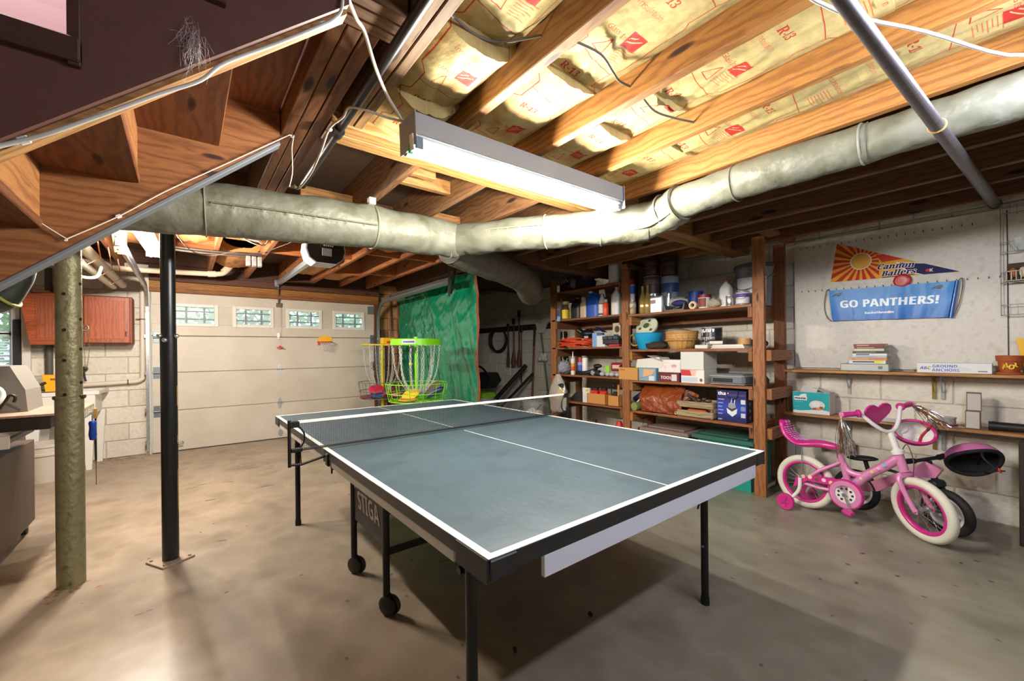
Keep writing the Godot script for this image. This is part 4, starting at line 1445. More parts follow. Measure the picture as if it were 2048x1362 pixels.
# ---------- garage ceiling gear ----------
func build_garage_gear():
	var steel := mottled("c3c8cc", 0.3, noise_tex("steel_tone", 0.03, 3, [[0.0, "d0d0d0"], [1.0, "ffffff"]]), V(2, 2, 2), 0.85)
	# door tracks: a rail of C section up, round and back
	for side in [-1, 1]:
		var x := -0.89 if side < 0 else 1.985
		var t = wthing("door_track", "galvanised garage door track %s" % ("behind the black post, left of the door" if side < 0 else "right of the door, in front of the green tarp"), "door track", V(x, 0, -5.9))
		var path := [V(x, 0.06, -5.93), V(x, 1.72, -5.93)]
		for k in 7:
			var a := k * PI / 12
			path.append(V(x, 1.74 + 0.3 * sin(a), -5.63 - 0.3 * cos(a)))
		var zend := -3.35 if side < 0 else -3.62
		path.append(V(x + (0.02 if side > 0 else -0.02), 2.07 if side > 0 else 2.05, zend))
		var s := mb()
		for k in path.size() - 1:
			var a: Vector3 = path[k]
			var b: Vector3 = path[k + 1]
			var d := (b - a).normalized()
			var w := V(1, 0, 0)
			var nrm := d.cross(w).normalized()
			for q in [[0.0, 0.028, 0.0, 0.003], [0.0, 0.003, 0.026, 0.05], [0.0, 0.003, -0.026, 0.05]]:
				var c := (a + b) * 0.5
				if q[1] > 0.02: box(s, c, V(0.003, 0.055, (b - a).length() + 0.004), 0.0, Basis(w, nrm, -d))
				else: box(s, c + nrm * q[2] - w * 0.012 * side, V(0.026, 0.004, (b - a).length() + 0.004), 0.0, Basis(w, nrm, -d))
		obj("rail", s, steel, t)
		s = mb()
		bar(s, V(x, path[9].y + 0.035, -5.4), V(x, path[9].y + 0.035, zend), 0.035, 0.02)
		obj("stiffener", s, steel, t)
		for y in [0.15, 0.55, 1.0, 1.45]:
			s = mb()
			slab(s, x - 0.02, x + 0.02, y - 0.02, y + 0.02, -5.99, -5.93, 0.002)
			obj("bracket", s, steel, t)
	# punched hangers for the left track
	var t = wthing("punched_hanger", "pair of punched cream steel angles holding the left door track", "bracket", V(-0.9, 2.2, -3.45))
	var cream := mat("8f8468", 0.5, 0.2)
	for e in [[V(-0.93, 2.46, -3.05), V(-0.9, 1.98, -3.42)], [V(-0.88, 2.46, -3.4), V(-0.885, 1.97, -3.42)]]:
		var s := mb()
		bar(s, e[0], e[1], 0.045, 0.004, V(1, 0, 0.4))
		bar(s, e[0] + V(0.02, 0, -0.01), e[1] + V(0.02, 0, -0.01), 0.03, 0.004, V(0.4, 0, -1))
		obj("angle_iron", s, cream, t)
		var d: Vector3 = (e[1] - e[0]).normalized()
		var side := d.cross(V(1, 0, 0.4)).normalized()
		for k in 12:
			s = mb()
			var c: Vector3 = e[0].lerp(e[1], (k + 0.5) / 12.0)
			cyl(s, c - side * 0.0035, c + side * 0.0035, 0.0075, -1.0, 8)
			obj("punched_hole", s, mat("241d16", 0.9), t)
	t = wthing("punched_hanger", "dark punched steel angles holding the right door track by the green tarp", "bracket", V(1.99, 2.2, -3.65))
	for e in [[V(1.985, 2.25, -3.62), V(1.985, 1.9, -3.62)], [V(2.1, 2.25, -3.66), V(2.02, 1.93, -3.64)]]:
		var s := mb()
		bar(s, e[0], e[1], 0.03, 0.004, V(1, 0, 0.4))
		bar(s, e[0] + V(0.012, 0, -0.01), e[1] + V(0.012, 0, -0.01), 0.02, 0.004, V(0.4, 0, -1))
		obj("angle_iron", s, mat("5b5d5e", 0.5, 0.6), t)
	# opener
	t = wthing("door_opener", "grey and black garage door opener with its rail hung from the joists", "door opener", V(0.508, 2.155, -3.4))
	var s := mb()
	var face := [Vector2(-0.165, 0.09), Vector2(0.165, 0.09), Vector2(0.175, 0.02), Vector2(0.15, -0.06), Vector2(0.09, -0.105), Vector2(-0.09, -0.105), Vector2(-0.15, -0.06), Vector2(-0.175, 0.02)]
	prism(s, face, -0.2, 0.0, at(V(0.508, 2.155, -3.3)))
	obj("housing", s, mat("c4c6c4", 0.4), t)
	var face2 := []
	for q in face: face2.append(q * 0.93)
	s = mb()
	prism(s, face2, 0.0, 0.012, at(V(0.508, 2.155, -3.3)))
	obj("front_cover", s, mat("16161a", 0.3), t)
	s = mb()
	slab(s, 0.47, 0.555, 2.12, 2.19, -3.289, -3.284, 0.001)
	obj("rating_label", s, mat("8f9190", 0.5), t)
	s = mb()
	for k in 5: cyl(s, V(0.49 + k * 0.018, 2.215, -3.29), V(0.49 + k * 0.018, 2.215, -3.28), 0.005, -1.0, 8)
	obj("button", s, mat("c9c9c9", 0.4), t)
	s = mb()
	bar(s, V(0.415, 2.10, -3.45), V(0.52, 2.215, -5.86), 0.05, 0.05, Vector3.UP, 0.003)
	obj("rail", s, mat("b9bdc2", 0.35, 0.7), t)
	s = mb()
	slab(s, 0.47, 0.53, 2.16, 2.26, -5.9, -5.84, 0.003)
	obj("rail_end", s, mat("85898c", 0.4, 0.7), t)
	s = mb()
	tube(s, [V(0.52, 2.18, -5.87), V(0.535, 2.05, -5.93), V(0.54, 1.93, -5.975)], 0.01, 8)
	slab(s, 0.51, 0.58, 1.89, 1.95, -5.99, -5.965, 0.003)
	obj("door_arm", s, mat("7a6a58", 0.5, 0.6), t)
	for x in [0.36, 0.64]:
		s = mb()
		bar(s, V(x, 2.235, -3.4), V(x, 2.47, -3.4), 0.03, 0.004, V(0, 0, 1))
		obj("hanger", s, mat("9a9c9c", 0.4, 0.7), t)
	t = wthing("release_cord", "thin cord with a red pull handle hanging before the garage door", "cord", V(0.54, 1.3, -5.9))
	s = mb()
	cyl(s, V(0.545, 1.9, -5.93), V(0.545, 1.3, -5.93), 0.0022, -1.0, 6)
	obj("cord", s, mat("b9b0a4", 0.7), t)
	s = mb()
	tube(s, smooth([V(0.505, 1.305, -5.93), V(0.53, 1.312, -5.93), V(0.545, 1.33, -5.93), V(0.56, 1.312, -5.93), V(0.585, 1.305, -5.93)], 4), 0.009, 8)
	cyl(s, V(0.545, 1.305, -5.93), V(0.545, 1.335, -5.93), 0.008)
	obj("pull_handle", s, mat("d0281c", 0.4), t)
	# toy basketball hoop on the door
	t = wthing("toy_hoop", "toy basketball hoop with yellow backboard and red rim stuck on the garage door", "basketball hoop", V(1.17, 1.4, -5.95))
	s = mb()
	var hp := [Vector2(-0.09, -0.03), Vector2(0.09, -0.03), Vector2(0.1, 0.03)]
	for k in 9: hp.append(Vector2(0.07 * cos(k * PI / 8), 0.04 + 0.02 * sin(k * PI / 8)))
	hp.append(Vector2(-0.1, 0.03))
	prism(s, hp, -5.993, -5.985, at(V(1.17, 1.43, 0)))
	obj("backboard", s, mat("f0b01c", 0.45), t)
	s = mb()
	slab(s, 1.05, 1.26, 1.388, 1.404, -5.99, -5.955, 0.003)
	torus(s, V(1.155, 1.395, -5.9), Vector3.UP, 0.085, 0.006, 28, 6)
	slab(s, 1.06, 1.1, 1.35, 1.39, -5.99, -5.97, 0.003)
	obj("rim", s, mat("cf4a26", 0.45), t)
	s = mb()
	for k in 12:
		for g in [1.0, -1.0]:
			var a := k * TAU / 12
			tube(s, [V(1.155, 1.393, -5.9) + V(cos(a), 0, sin(a)) * 0.085, V(1.155, 1.34, -5.9) + V(cos(a + g * 0.5), 0, sin(a + g * 0.5)) * 0.07, V(1.155, 1.27, -5.9) + V(cos(a), 0, sin(a)) * 0.055], 0.0018, 4)
	obj("net", s, mat("e4e0da", 0.8), t)
	# white pipes and tubes slung under the left joists
	t = wthing("slung_tubes", "bundle of long white tubes slung by strings under the ceiling left of the garage light", "tubes", V(-1.15, 2.05, -4.6))
	var tw := mat("ddd5c4", 0.5)
	for q in [[-1.13, 2.06, -3.2, -1.08, 2.03, -5.75, 0.036], [-1.22, 2.0, -3.3, -1.15, 2.0, -5.7, 0.03], [-1.19, 2.08, -3.1, -1.12, 2.06, -5.3, 0.026]]:
		s = mb()
		cyl(s, V(q[0], q[1], q[2]), V(q[3], q[4], q[5]), q[6], -1.0, 14)
		obj("tube", s, tw, t)
	for q in [[-1.14, -3.5], [-1.11, -4.0], [-1.1, -4.6], [-1.09, -5.2]]:
		s = mb()
		tube(s, [V(q[0] - 0.1, 2.24, q[1] + 0.05), V(q[0] - 0.075, 2.04, q[1]), V(q[0] - 0.03, 1.96, q[1]), V(q[0] + 0.05, 2.03, q[1]), V(q[0] + 0.02, 2.24, q[1] - 0.04)], 0.005, 5)
		obj("string", s, mat("cfa890", 0.8), t)
	s = mb()
	tube(s, smooth([V(-1.2, 2.02, -3.6), V(-1.22, 1.93, -3.75), V(-1.18, 1.86, -3.95), V(-1.1, 1.88, -4.1), V(-1.08, 1.98, -4.2)], 6), 0.012, 8)
	obj("loop", s, mat("d8cba6", 0.6), t)
	# drain pipe
	t = wthing("drain_pipe", "white plastic drain pipe running level across the garage back under the joists", "pipe", V(-0.9, 2.17, -5.4))
	s = mb()
	tube(s, smooth([V(-2.6, 2.17, -5.4), V(-1.5, 2.165, -5.4), V(-0.9, 2.17, -5.4), V(-0.33, 2.19, -5.4), V(-0.2, 2.2, -5.4), V(-0.12, 2.24, -5.42), V(0.0, 2.42, -5.5)], 5), 0.03, 12)
	obj("pipe", s, mat("d8c6a8", 0.5), t)
	s = mb()
	cyl(s, V(-0.3, 2.19, -5.4), V(-0.22, 2.198, -5.4), 0.037)
	cyl(s, V(-0.14, 2.235, -5.418), V(-0.1, 2.29, -5.44), 0.037)
	obj("fitting", s, mat("dccbb0", 0.5), t)
	# conduits across the bay
	t = wthing("conduit", "pair of dark conduits crossing the garage ceiling behind the black post", "conduit", V(-0.3, 2.02, -3.6))
	for q in [2.235, 2.21]:
		s = mb()
		tube(s, smooth([V(-0.75, q, -4.2), V(-0.45, q - 0.01, -4.2), V(-0.05, q, -4.2), V(0.1, q + 0.01, -4.2)], 4), 0.011, 8)
		obj("conduit_run", s, mat("4a4038", 0.5, 0.3), t)
	s = mb()
	for k in 3: slab(s, -0.03 + k * 0.05, 0.01 + k * 0.05, 2.12, 2.22, -4.24, -4.17, 0.006)
	obj("junction_box", s, mat("b3b0ac", 0.4, 0.6), t)
	wire("cable", [V(-0.62,2.26,-3.2),V(-0.591,2.2,-3.373),V(-0.481,2.13,-3.770),V(-0.337,2.12,-3.888),V(-0.166,2.15,-3.750),V(0.031,2.16,-3.695),V(0.151,2.18,-3.420),V(0.32,2.24,-3.1)], 0.004, "241c18", "thin dark cable drooping across the garage ceiling to the opener", "cable")
	# wires and a round can between the joists
	t = wthing("junction_can", "round junction can with loose wires under the garage joists above the duct", "junction box", V(-0.1, 2.3, -3.3))
	s = mb()
	lathe(s, at(V(-0.06, 2.24, -3.55)), [Vector2(0, 0), Vector2(0.07, 0.0), Vector2(0.085, 0.04), Vector2(0.085, 0.2), Vector2(0, 0.2)], 20)
	obj("can", s, mat("c9bfae", 0.5), t)
	for k in 4:
		s = mb()
		tube(s, smooth([V(-0.12 - 0.02 * k, 2.4, -3.6), V(-0.16, 2.27 - 0.012 * k, -3.5), V(-0.06 + 0.02 * k, 2.19 + 0.01 * k, -3.46), V(0.05, 2.2, -3.5), V(0.1 + 0.02 * k, 2.38, -3.6)], 5), 0.004, 6)
		obj("wire", s, mat(["e0d3a8", "2a2420", "d8cfc0", "7a6a50"][k], 0.6), t)
	# paper sheet on the joist at the left
	s = room()
	grid(s, 6, 6, func(u, v): return V(-1.0 + 0.16 * u, 2.25 + 0.2 * v, -3.9 + 0.02 * sin(u * 5.0) + 0.03 * v), Vector2.ONE)
	grid(s, 6, 6, func(u, v): return V(-1.0 + 0.16 * u, 2.25 + 0.2 * v, -3.903 + 0.02 * sin(u * 5.0) + 0.03 * v), Vector2.ONE, true)
	single("paper_sheet", s, mat("e2d9bf", 0.8), "cream sheet hanging on a joist left of the garage light", "paper", Vector3.ZERO)
	# rolled dark green hose hung at the left edge
	t = wthing("hose", "dark green rolled hose or tarp hanging in front of the left window", "hose", V(-1.3, 1.6, -2.62))
	s = mb()
	tube(s, smooth([V(-1.5, 1.42, -2.7), V(-1.36, 1.5, -2.64), V(-1.27, 1.55, -2.62), V(-1.2, 1.66, -2.6), V(-1.17, 1.8, -2.58), V(-1.17, 2.1, -2.58)], 6), [0.075,0.075,0.075,0.075,0.075,0.075,0.075,0.075,0.075,0.075,0.075,0.072,0.07,0.065,0.06,0.055,0.052,0.05,0.047,0.043,0.04,0.035,0.03,0.025,0.022,0.02,0.02,0.02,0.02,0.02,0.02], 12)
	obj("roll", s, mottled("2c3328", 0.6, noise_tex("hose_tone", 0.04, 4, [[0.0, "606a40"], [0.6, "ffffff"], [1.0, "b8b890"]]), V(4, 4, 4)), t)
	s = mb()
	torus(s, V(-1.27, 1.55, -2.62), V(0.7, 0.6, 0.2), 0.076, 0.008, 20, 6)
	obj("strap", s, mat("8a8a3c", 0.7), t)

# ---------- table tennis table ----------
func build_table():
	var t = wthing("tennis_table", "blue-grey table tennis table with white border, net and black folding legs", "table", V(0.7625, 0, -1.37))
	var top := mottled("43525a", 0.4, noise_tex("table_tone", 0.008, 5, [[0.0, "dcdfe0"], [0.5, "f6f8f8"], [1.0, "ffffff"]], 1024, false, 4.0, FastNoiseLite.TYPE_SIMPLEX_SMOOTH, 41), V(0.7, 0.7, 0.7), 0.0, noise_tex("table_bump", 0.06, 3, [], 512, true, 2.0), 0.12)
	var white := mat("e3e0d6", 0.45)
	var black := mat("1d1e20", 0.4)
	var silver := mat("d5d9e6", 0.4, 0.1)
	var frame := mat("17181a", 0.35, 0.2)
	for half in 2:
		var z0 := -2.74 if half else -1.368
		var z1 := -1.372 if half else 0.0
		var s := mb()
		slab(s, 0.004, 1.521, 0.742, 0.76, z0 + 0.002, z1 - 0.002, 0.001)
		obj("top_board", s, top, t)
		# painted lines, a hair above the board
		s = mb()
		slab(s, 0.0, 0.021, 0.7595, 0.7608, z0, z1)
		slab(s, 1.504, 1.525, 0.7595, 0.7608, z0, z1)
		if half: slab(s, 0.0, 1.525, 0.7595, 0.7607, -2.74, -2.719)
		else: slab(s, 0.0, 1.525, 0.7595, 0.7607, -0.021, 0.0)
		slab(s, 0.7605, 0.7645, 0.7595, 0.7606, z0 + (0.0 if half else 0.04), z1 - (0.06 if half else 0.0))
		obj("white_line", s, white, t)
		# apron: black edge band with a silver strip let in, rounded corner caps
		s = mb()
		for x in [0.0, 1.519]: slab(s, x, x + 0.006, 0.722, 0.7593, z0, z1, 0.001)
		obj("edge_band", s, black, t)
		s = mb()
		slab(s, 0.004, 0.02, 0.69, 0.728, z0 + 0.06, z1 - 0.16 if not half else z1 - 0.04, 0.001)
		slab(s, 1.505, 1.521, 0.69, 0.728, z0 + 0.06, z1 - 0.16 if not half else z1 - 0.04, 0.001)
		obj("side_apron", s, mat("b5b1a8", 0.5), t)
		s = mb()
		var ze := -2.74 if half else 0.0
		var sg := -1.0 if half else 1.0
		slab(s, 0.0, 1.525, 0.716, 0.7593, ze - sg * 0.012, ze, 0.001)
		obj("end_band", s, black, t)
		s = mb()
		slab(s, 0.17, 1.43, 0.66, 0.716, ze - sg * 0.014, ze - sg * 0.001, 0.001)
		obj("end_apron", s, silver, t)
		s = mb()
		for x in [0.0, 1.525]:
			var cx: float = 0.085 if x < 0.5 else 1.44
			slab(s, minf(x, cx), maxf(x, cx), 0.705, 0.7592, ze - sg * 0.02, ze + sg * 0.003, 0.006)
			slab(s, x - 0.003, x + 0.003, 0.7, 0.7592, ze - sg * 0.14, ze, 0.002)
		obj("corner_guard", s, mat("1a1b1d", 0.5), t)
		# steel frame under the board
		s = mb()
		for x in [0.1, 1.425]: bar(s, V(x, 0.715, z0 + 0.1), V(x, 0.715, z1 - 0.05), 0.04, 0.025)
		bar(s, V(0.1, 0.715, ze - sg * 0.23), V(1.425, 0.715, ze - sg * 0.23), 0.04, 0.025)
		obj("under_frame", s, frame, t)
		# outer legs
		for x in [0.1, 1.425]:
			s = mb()
			var lz := ze - sg * 0.23
			cyl(s, V(x, 0.0, lz), V(x, 0.70, lz), 0.017, -1.0, 16)
			cyl(s, V(x, 0.0, lz), V(x, 0.035, lz), 0.02, -1.0, 16)
			var leg = obj("leg", s, frame, t)
			s = mb()
			cyl(s, V(x - 0.019, 0.28, lz), V(x + 0.019, 0.28, lz), 0.006, -1.0, 8)
			obj("screw", s, mat("b9bbbd", 0.3, 0.8), leg)
			# folding stay
			s = mb()
			bar(s, V(x, 0.58, lz), V(x, 0.7, lz - sg * 0.2), 0.02, 0.006, V(1, 0, 0))
			bar(s, V(x + 0.015, 0.585, lz), V(x + 0.015, 0.44, lz - sg * 0.04), 0.006, 0.006, V(1, 0, 0))
			cyl(s, V(x - 0.02, 0.6, lz - sg * 0.035), V(x + 0.03, 0.6, lz - sg * 0.035), 0.012, -1.0, 10)
			obj("stay", s, frame, t)
	# long curved brace from the near leg to the carriage, on each side
	for x in [0.1, 1.425]:
		var s := mb()
		tube(s, smooth([V(x, 0.56, -0.245), V(x, 0.655, -0.29), V(x, 0.69, -0.4), V(x, 0.688, -0.8), V(x, 0.6, -1.22)], 6), 0.011, 8)
		obj("brace", s, frame, t)
		s = mb()
		tube(s, smooth([V(x, 0.6, -1.6), V(x, 0.68, -2.0), V(x, 0.68, -2.2), V(x, 0.6, -2.48)], 6), 0.011, 8)
		obj("brace", s, frame, t)
	# wheeled carriage in the middle
	for x in [0.205, 1.32]:
		for z in [-1.13, -1.6]:
			var s := mb()
			cyl(s, V(x, 0.09, z), V(x, 0.69, z), 0.0165, -1.0, 16)
			var leg = obj("leg", s, frame, t)
			s = mb()
			for w in [-0.013, 0.013]:
				lathe(s, Transform3D(Basis(Vector3.FORWARD, PI / 2).rotated(Vector3.UP, 0.5), V(x + w + 0.01, 0.045, z + 0.012)), [Vector2(0, -0.011), Vector2(0.036, -0.011), Vector2(0.045, -0.005), Vector2(0.045, 0.005), Vector2(0.036, 0.011), Vector2(0, 0.011)], 20)
			obj("caster_wheel", s, mat("121314", 0.5), leg)
			s = mb()
			box(s, V(x + 0.006, 0.085, z + 0.006), V(0.03, 0.03, 0.04), 0.008)
			obj("caster_fork", s, mat("202224", 0.4, 0.4), leg)
		# side panel with the maker's name
		var s := mb()
		slab(s, x - 0.002, x + 0.002, 0.305, 0.55, -1.6, -1.13, 0.001)
		var p = obj("side_panel", s, mat("231c1c", 0.5), t)
		s = mb()
		if x < 0.5: words(s, "STIGA", Transform3D(Basis(V(0, 0, 1), V(0, 1, -0.2).normalized(), V(-1, 0, 0)), V(x - 0.0025, 0.43, -1.365)), 0.095, 0.001, "Droid Sans", true, 0.86)
		if x < 0.5: obj("lettering", s, mat("c9c4bd", 0.5), p)
	for y in [0.29, 0.66]:
		var s := mb()
		bar(s, V(0.205, y, -1.13), V(1.32, y, -1.13), 0.025, 0.025)
		bar(s, V(0.205, y, -1.6), V(1.32, y, -1.6), 0.025, 0.025)
		obj("cross_bar", s, frame, t)
	# net
	var zn := -1.37
	var xa := -0.152
	var xb := 1.677
	for x in [xa, xb]:
		var sg := 1.0 if x < 0.5 else -1.0
		var s := mb()
		cyl(s, V(x, 0.70, zn), V(x, 0.915, zn), 0.0075, -1.0, 10)
		box(s, V(x + sg * 0.02, 0.895, zn), V(0.045, 0.03, 0.018), 0.004)
		box(s, V(x + sg * 0.03, 0.775, zn), V(0.05, 0.02, 0.018), 0.004)
		tube(s, smooth([V(x + sg * 0.04, 0.885, zn), V(x + sg * 0.062, 0.85, zn), V(x + sg * 0.062, 0.81, zn), V(x + sg * 0.04, 0.78, zn)], 4), 0.004, 8)
		tube(s, [V(x, 0.71, zn), V(x + sg * 0.05, 0.705, zn), V(x + sg * 0.19, 0.735, zn)], 0.006, 8)
		box(s, V(x + sg * 0.17, 0.72, zn + 0.05), V(0.05, 0.06, 0.04), 0.005)
		torus(s, V(x + sg * 0.16, 0.68, zn + 0.09), V(1, 0, 0.3), 0.016, 0.004, 16, 6)
		cyl(s, V(x + sg * 0.16, 0.7, zn + 0.085), V(x + sg * 0.16, 0.74, zn + 0.085), 0.005)
		obj("net_post", s, mat("17181a", 0.4, 0.3), t)
	var s := mb()
	slab(s, xa + 0.035, xb - 0.035, 0.897, 0.911, zn - 0.004, zn + 0.004, 0.002)
	obj("net_tape", s, mat("ded9cf", 0.7), t)
	s = mb()
	cyl(s, V(xa + 0.04, 0.772, zn), V(xb - 0.04, 0.772, zn), 0.0035, -1.0, 6)
	cyl(s, V(xa + 0.06, 0.78, zn + 0.004), V(xb - 0.06, 0.776, zn + 0.004), 0.002, -1.0, 6)
	obj("net_cord", s, mat("2a2b2d", 0.6), t)
	# the mesh: fine strands both ways
	s = mb()
	var nx := 230
	for k in nx + 1:
		var x := lerpf(xa + 0.05, xb - 0.05, float(k) / nx)
		box(s, V(x, 0.836, zn), V(0.0009, 0.124, 0.0009))
	for k in 16:
		box(s, V((xa + xb) * 0.5, 0.776 + k * 0.0078, zn), V(xb - xa - 0.1, 0.0009, 0.0009))
	var net = obj("net_mesh", s, mat("16181a", 0.7), t)
	net.set_meta("kind", "stuff")

# ---------- wooden shelf unit ----------
const XF := 3.19      # front of the shelves
const SL := [1.965, 1.615, 1.262, 0.925, 0.6]      # tops of the boards, left bay
const SR := [1.6, 1.228, 0.905, 0.582]             # tops of the boards, right bay

func build_shelves():
	var t = wthing("shelf_unit", "tall home-made wooden shelf unit of two bays along the block wall", "shelf unit", V(3.4, 0, -1.9))
	var w0 := wood("9a6437", 0.6, 0)
	var w1 := wood("8a5730", 0.6, 1)
	# posts
	for q in [[-0.65, 2.15], [-1.965, 2.15], [-3.075, 2.15]]:
		for x in [XF + 0.019, 3.665]:
			var s := mb()
			slab(s, x - 0.019, x + 0.019, 0.0, q[1], q[0] - 0.045, q[0] + 0.045, 0.003)
			obj("post", s, w0 if x < 3.4 else w1, t)
	# boards
	for y in SL:
		for k in 2:
			var s := mb()
			slab(s, XF + 0.0 + k * 0.255, XF + 0.25 + k * 0.255, y - 0.022, y, -3.09, -2.015, 0.002)
			obj("shelf_board", s, wood("8f5a35", 0.6, k), t)
	for y in SR:
		for k in 2:
			var s := mb()
			slab(s, XF + 0.0 + k * 0.255, XF + 0.25 + k * 0.255, y - 0.024, y, -1.918, -0.70, 0.002)
			obj("shelf_board", s, wood("955f38", 0.6, k), t)
	# bearers under the boards at each frame
	for y in SL:
		for z in [-3.02, -2.03]:
			var s := mb()
			slab(s, XF + 0.002, 3.66, y - 0.115, y - 0.023, z - 0.018, z + 0.018, 0.003)
			obj("bearer", s, wood("7d4f2c", 0.65, 1), t)
	for y in SR:
		for z in [-1.9, -0.715]:
			var s := mb()
			slab(s, XF + 0.002, 3.66, y - 0.115, y - 0.025, z - 0.018, z + 0.018, 0.003)
			obj("bearer", s, wood("a8753c" if z < -1.0 else "8a5a32", 0.65, 1), t)
	# rungs outside the near frame
	for y in [1.165, 0.845, 0.52]:
		var s := mb()
		slab(s, XF + 0.03, 3.70, y - 0.045, y + 0.045, -0.604, -0.566, 0.003)
		obj("rung", s, wood("a06a3a", 0.6, 0), t)
	# back rails
	for q in [[-3.05, -2.0, 1.55], [-3.05, -2.0, 1.19], [-1.95, -0.7, 1.53], [-3.05, -2.0, 0.52]]:
		var s := mb()
		slab(s, 3.646, 3.66, q[2] - 0.04, q[2] + 0.05, q[0], q[1], 0.002)
		obj("back_rail", s, w1, t)
	# top plates
	var s := mb()
	slab(s, XF - 0.02, 3.72, 2.1, 2.145, -2.02, -1.92, 0.003)
	obj("top_plate", s, wood("8f6a3c", 0.65, 2), t)
	s = mb()
	slab(s, XF + 0.04, 3.83, 2.185, 2.225, -0.66, -0.57, 0.003)
	obj("top_plate", s, wood("a5713c", 0.65, 2), t)
	# broad board on the middle frame
	s = mb()
	slab(s, XF + 0.06, 3.6, 1.6, 2.1, -1.985, -1.968, 0.002)
	obj("frame_board", s, wood("5e4527", 0.7, 2), t)

# --- builders of kinds of vessels; each stands at its own base ---
func jug(called: String, label: String, p: Vector3, wide: float, deep: float, high: float, h: String, cap_h: String, neck_at := 0.0, handle := true, clear := false, rough := 0.4):
	var t = thing(called, label, called.replace("_", " "), p, PI / 2)
	var s := mb()
	var body_m = mat(h, rough, 0.0, {"transparency": BaseMaterial3D.TRANSPARENCY_ALPHA, "albedo_color": Color(hexc(h), 0.55)}) if clear else mat(h, rough)
	var a := wide * 0.5
	var pr := []
	for q in [[0.92, 0.0], [1.0, 0.02], [1.0, 0.6], [0.96, 0.7], [0.72, 0.83], [0.3, 0.91], [0.26, 0.93], [0.26, 0.955]]: pr.append(Vector2(q[0] * a, q[1] * high))
	# rounded square section that leans to the neck
	var n := 24
	grid(s, n, pr.size() - 1, func(u, v):
		var k := int(round(v * (pr.size() - 1)))
		var an: float = u * TAU
		var c := cos(an)
		var e := sin(an)
		var sq: float = 1.0 / pow(pow(absf(c), 5.0) + pow(absf(e), 5.0), 0.2) if k < 4 else 1.0
		var f: float = clampf((v - 0.45) / 0.55, 0.0, 1.0)
		return V(c * sq * pr[k].x + neck_at * f, pr[k].y, e * sq * pr[k].x * deep / wide), Vector2.ONE, true, true)
	disc(s, V(0, 0.0005, 0), Vector3.DOWN, a * 0.9, 20)
	obj("body", s, body_m, t)
	s = mb()
	cyl(s, V(neck_at, high * 0.945, 0), V(neck_at, high, 0), a * 0.31, -1.0, 14)
	obj("cap", s, mat(cap_h, 0.4), t)
	if handle:
		s = mb()
		tube(s, smooth([V(neck_at + a * 0.2, high * 0.9, 0), V(neck_at - a * 0.55, high * 0.93, 0), V(-a * 0.86, high * 0.8, 0), V(-a * 0.86, high * 0.6, 0)], 4), a * 0.14, 8)
		obj("handle", s, body_m, t)
	return t

func bottle(called: String, label: String, cat: String, p: Vector3, prof: Array, h: String, rough := 0.4, more := {}):
	var t = thing(called, label, cat, p)
	var s := mb()
	lathe(s, Transform3D.IDENTITY, prof, 20)
	obj("body", s, mat(h, rough, more.get("metal", 0.0)), t)
	if more.has("band"):
		for b in more.band:      # [radius, y0, y1, colour]
			s = mb()
			lathe(s, Transform3D.IDENTITY, [Vector2(b[0] - 0.002, b[1]), Vector2(b[0] + 0.0006, b[1]), Vector2(b[0] + 0.0006, b[2]), Vector2(b[0] - 0.002, b[2])], 20)
			obj("label_band", s, mat(b[3], 0.5), t)
	if more.has("cap"):
		var c = more.cap        # [profile, colour]
		s = mb()
		lathe(s, Transform3D.IDENTITY, c[0], 18)
		obj("cap", s, mat(c[1], 0.4), t)
	return t

func can_prof(r: float, h: float) -> Array:
	return [Vector2(0, 0), Vector2(r, 0), Vector2(r * 1.03, 0.002), Vector2(r * 1.03, 0.006), Vector2(r, 0.008), Vector2(r, h - 0.008), Vector2(r * 1.03, h - 0.006), Vector2(r * 1.03, h), Vector2(r * 0.96, h), Vector2(r * 0.94, h - 0.006), Vector2(0, h - 0.006)]

func paint_can(label: String, p: Vector3, r: float, h: float, lower: String, upper: String, tin := "b9b9b7", m: Material = null):
	var t = thing("paint_can", label, "paint can", p)
	var s := mb()
	lathe(s, Transform3D.IDENTITY, can_prof(r, h), 28)
	obj("tin", s, mat(tin, 0.3, 0.75), t)
	s = mb()
	lathe(s, Transform3D.IDENTITY, [Vector2(r + 0.0008, 0.012), Vector2(r + 0.0012, 0.013), Vector2(r + 0.0012, h - 0.013), Vector2(r + 0.0008, h - 0.012)], 28)
	obj("wrapper", s, m if m else mat(lower, 0.4), t)
	if upper != "":
		s = mb()
		lathe(s, Transform3D.IDENTITY, [Vector2(r + 0.001, h * 0.55), Vector2(r + 0.002, h * 0.56), Vector2(r + 0.002, h * 0.8), Vector2(r + 0.001, h * 0.81)], 28)
		obj("label_band", s, mat(upper, 0.4), t)
	s = mb()
	tube(s, smooth([V(0, h * 0.85, r), V(-r * 0.95, h * 0.5, r * 0.75), V(-r * 1.12, h * 0.42, 0), V(-r * 0.95, h * 0.5, -r * 0.75), V(0, h * 0.85, -r)], 4), 0.002, 6)
	obj("wire_handle", s, mat("8a8a88", 0.3, 0.9), t)
	return t

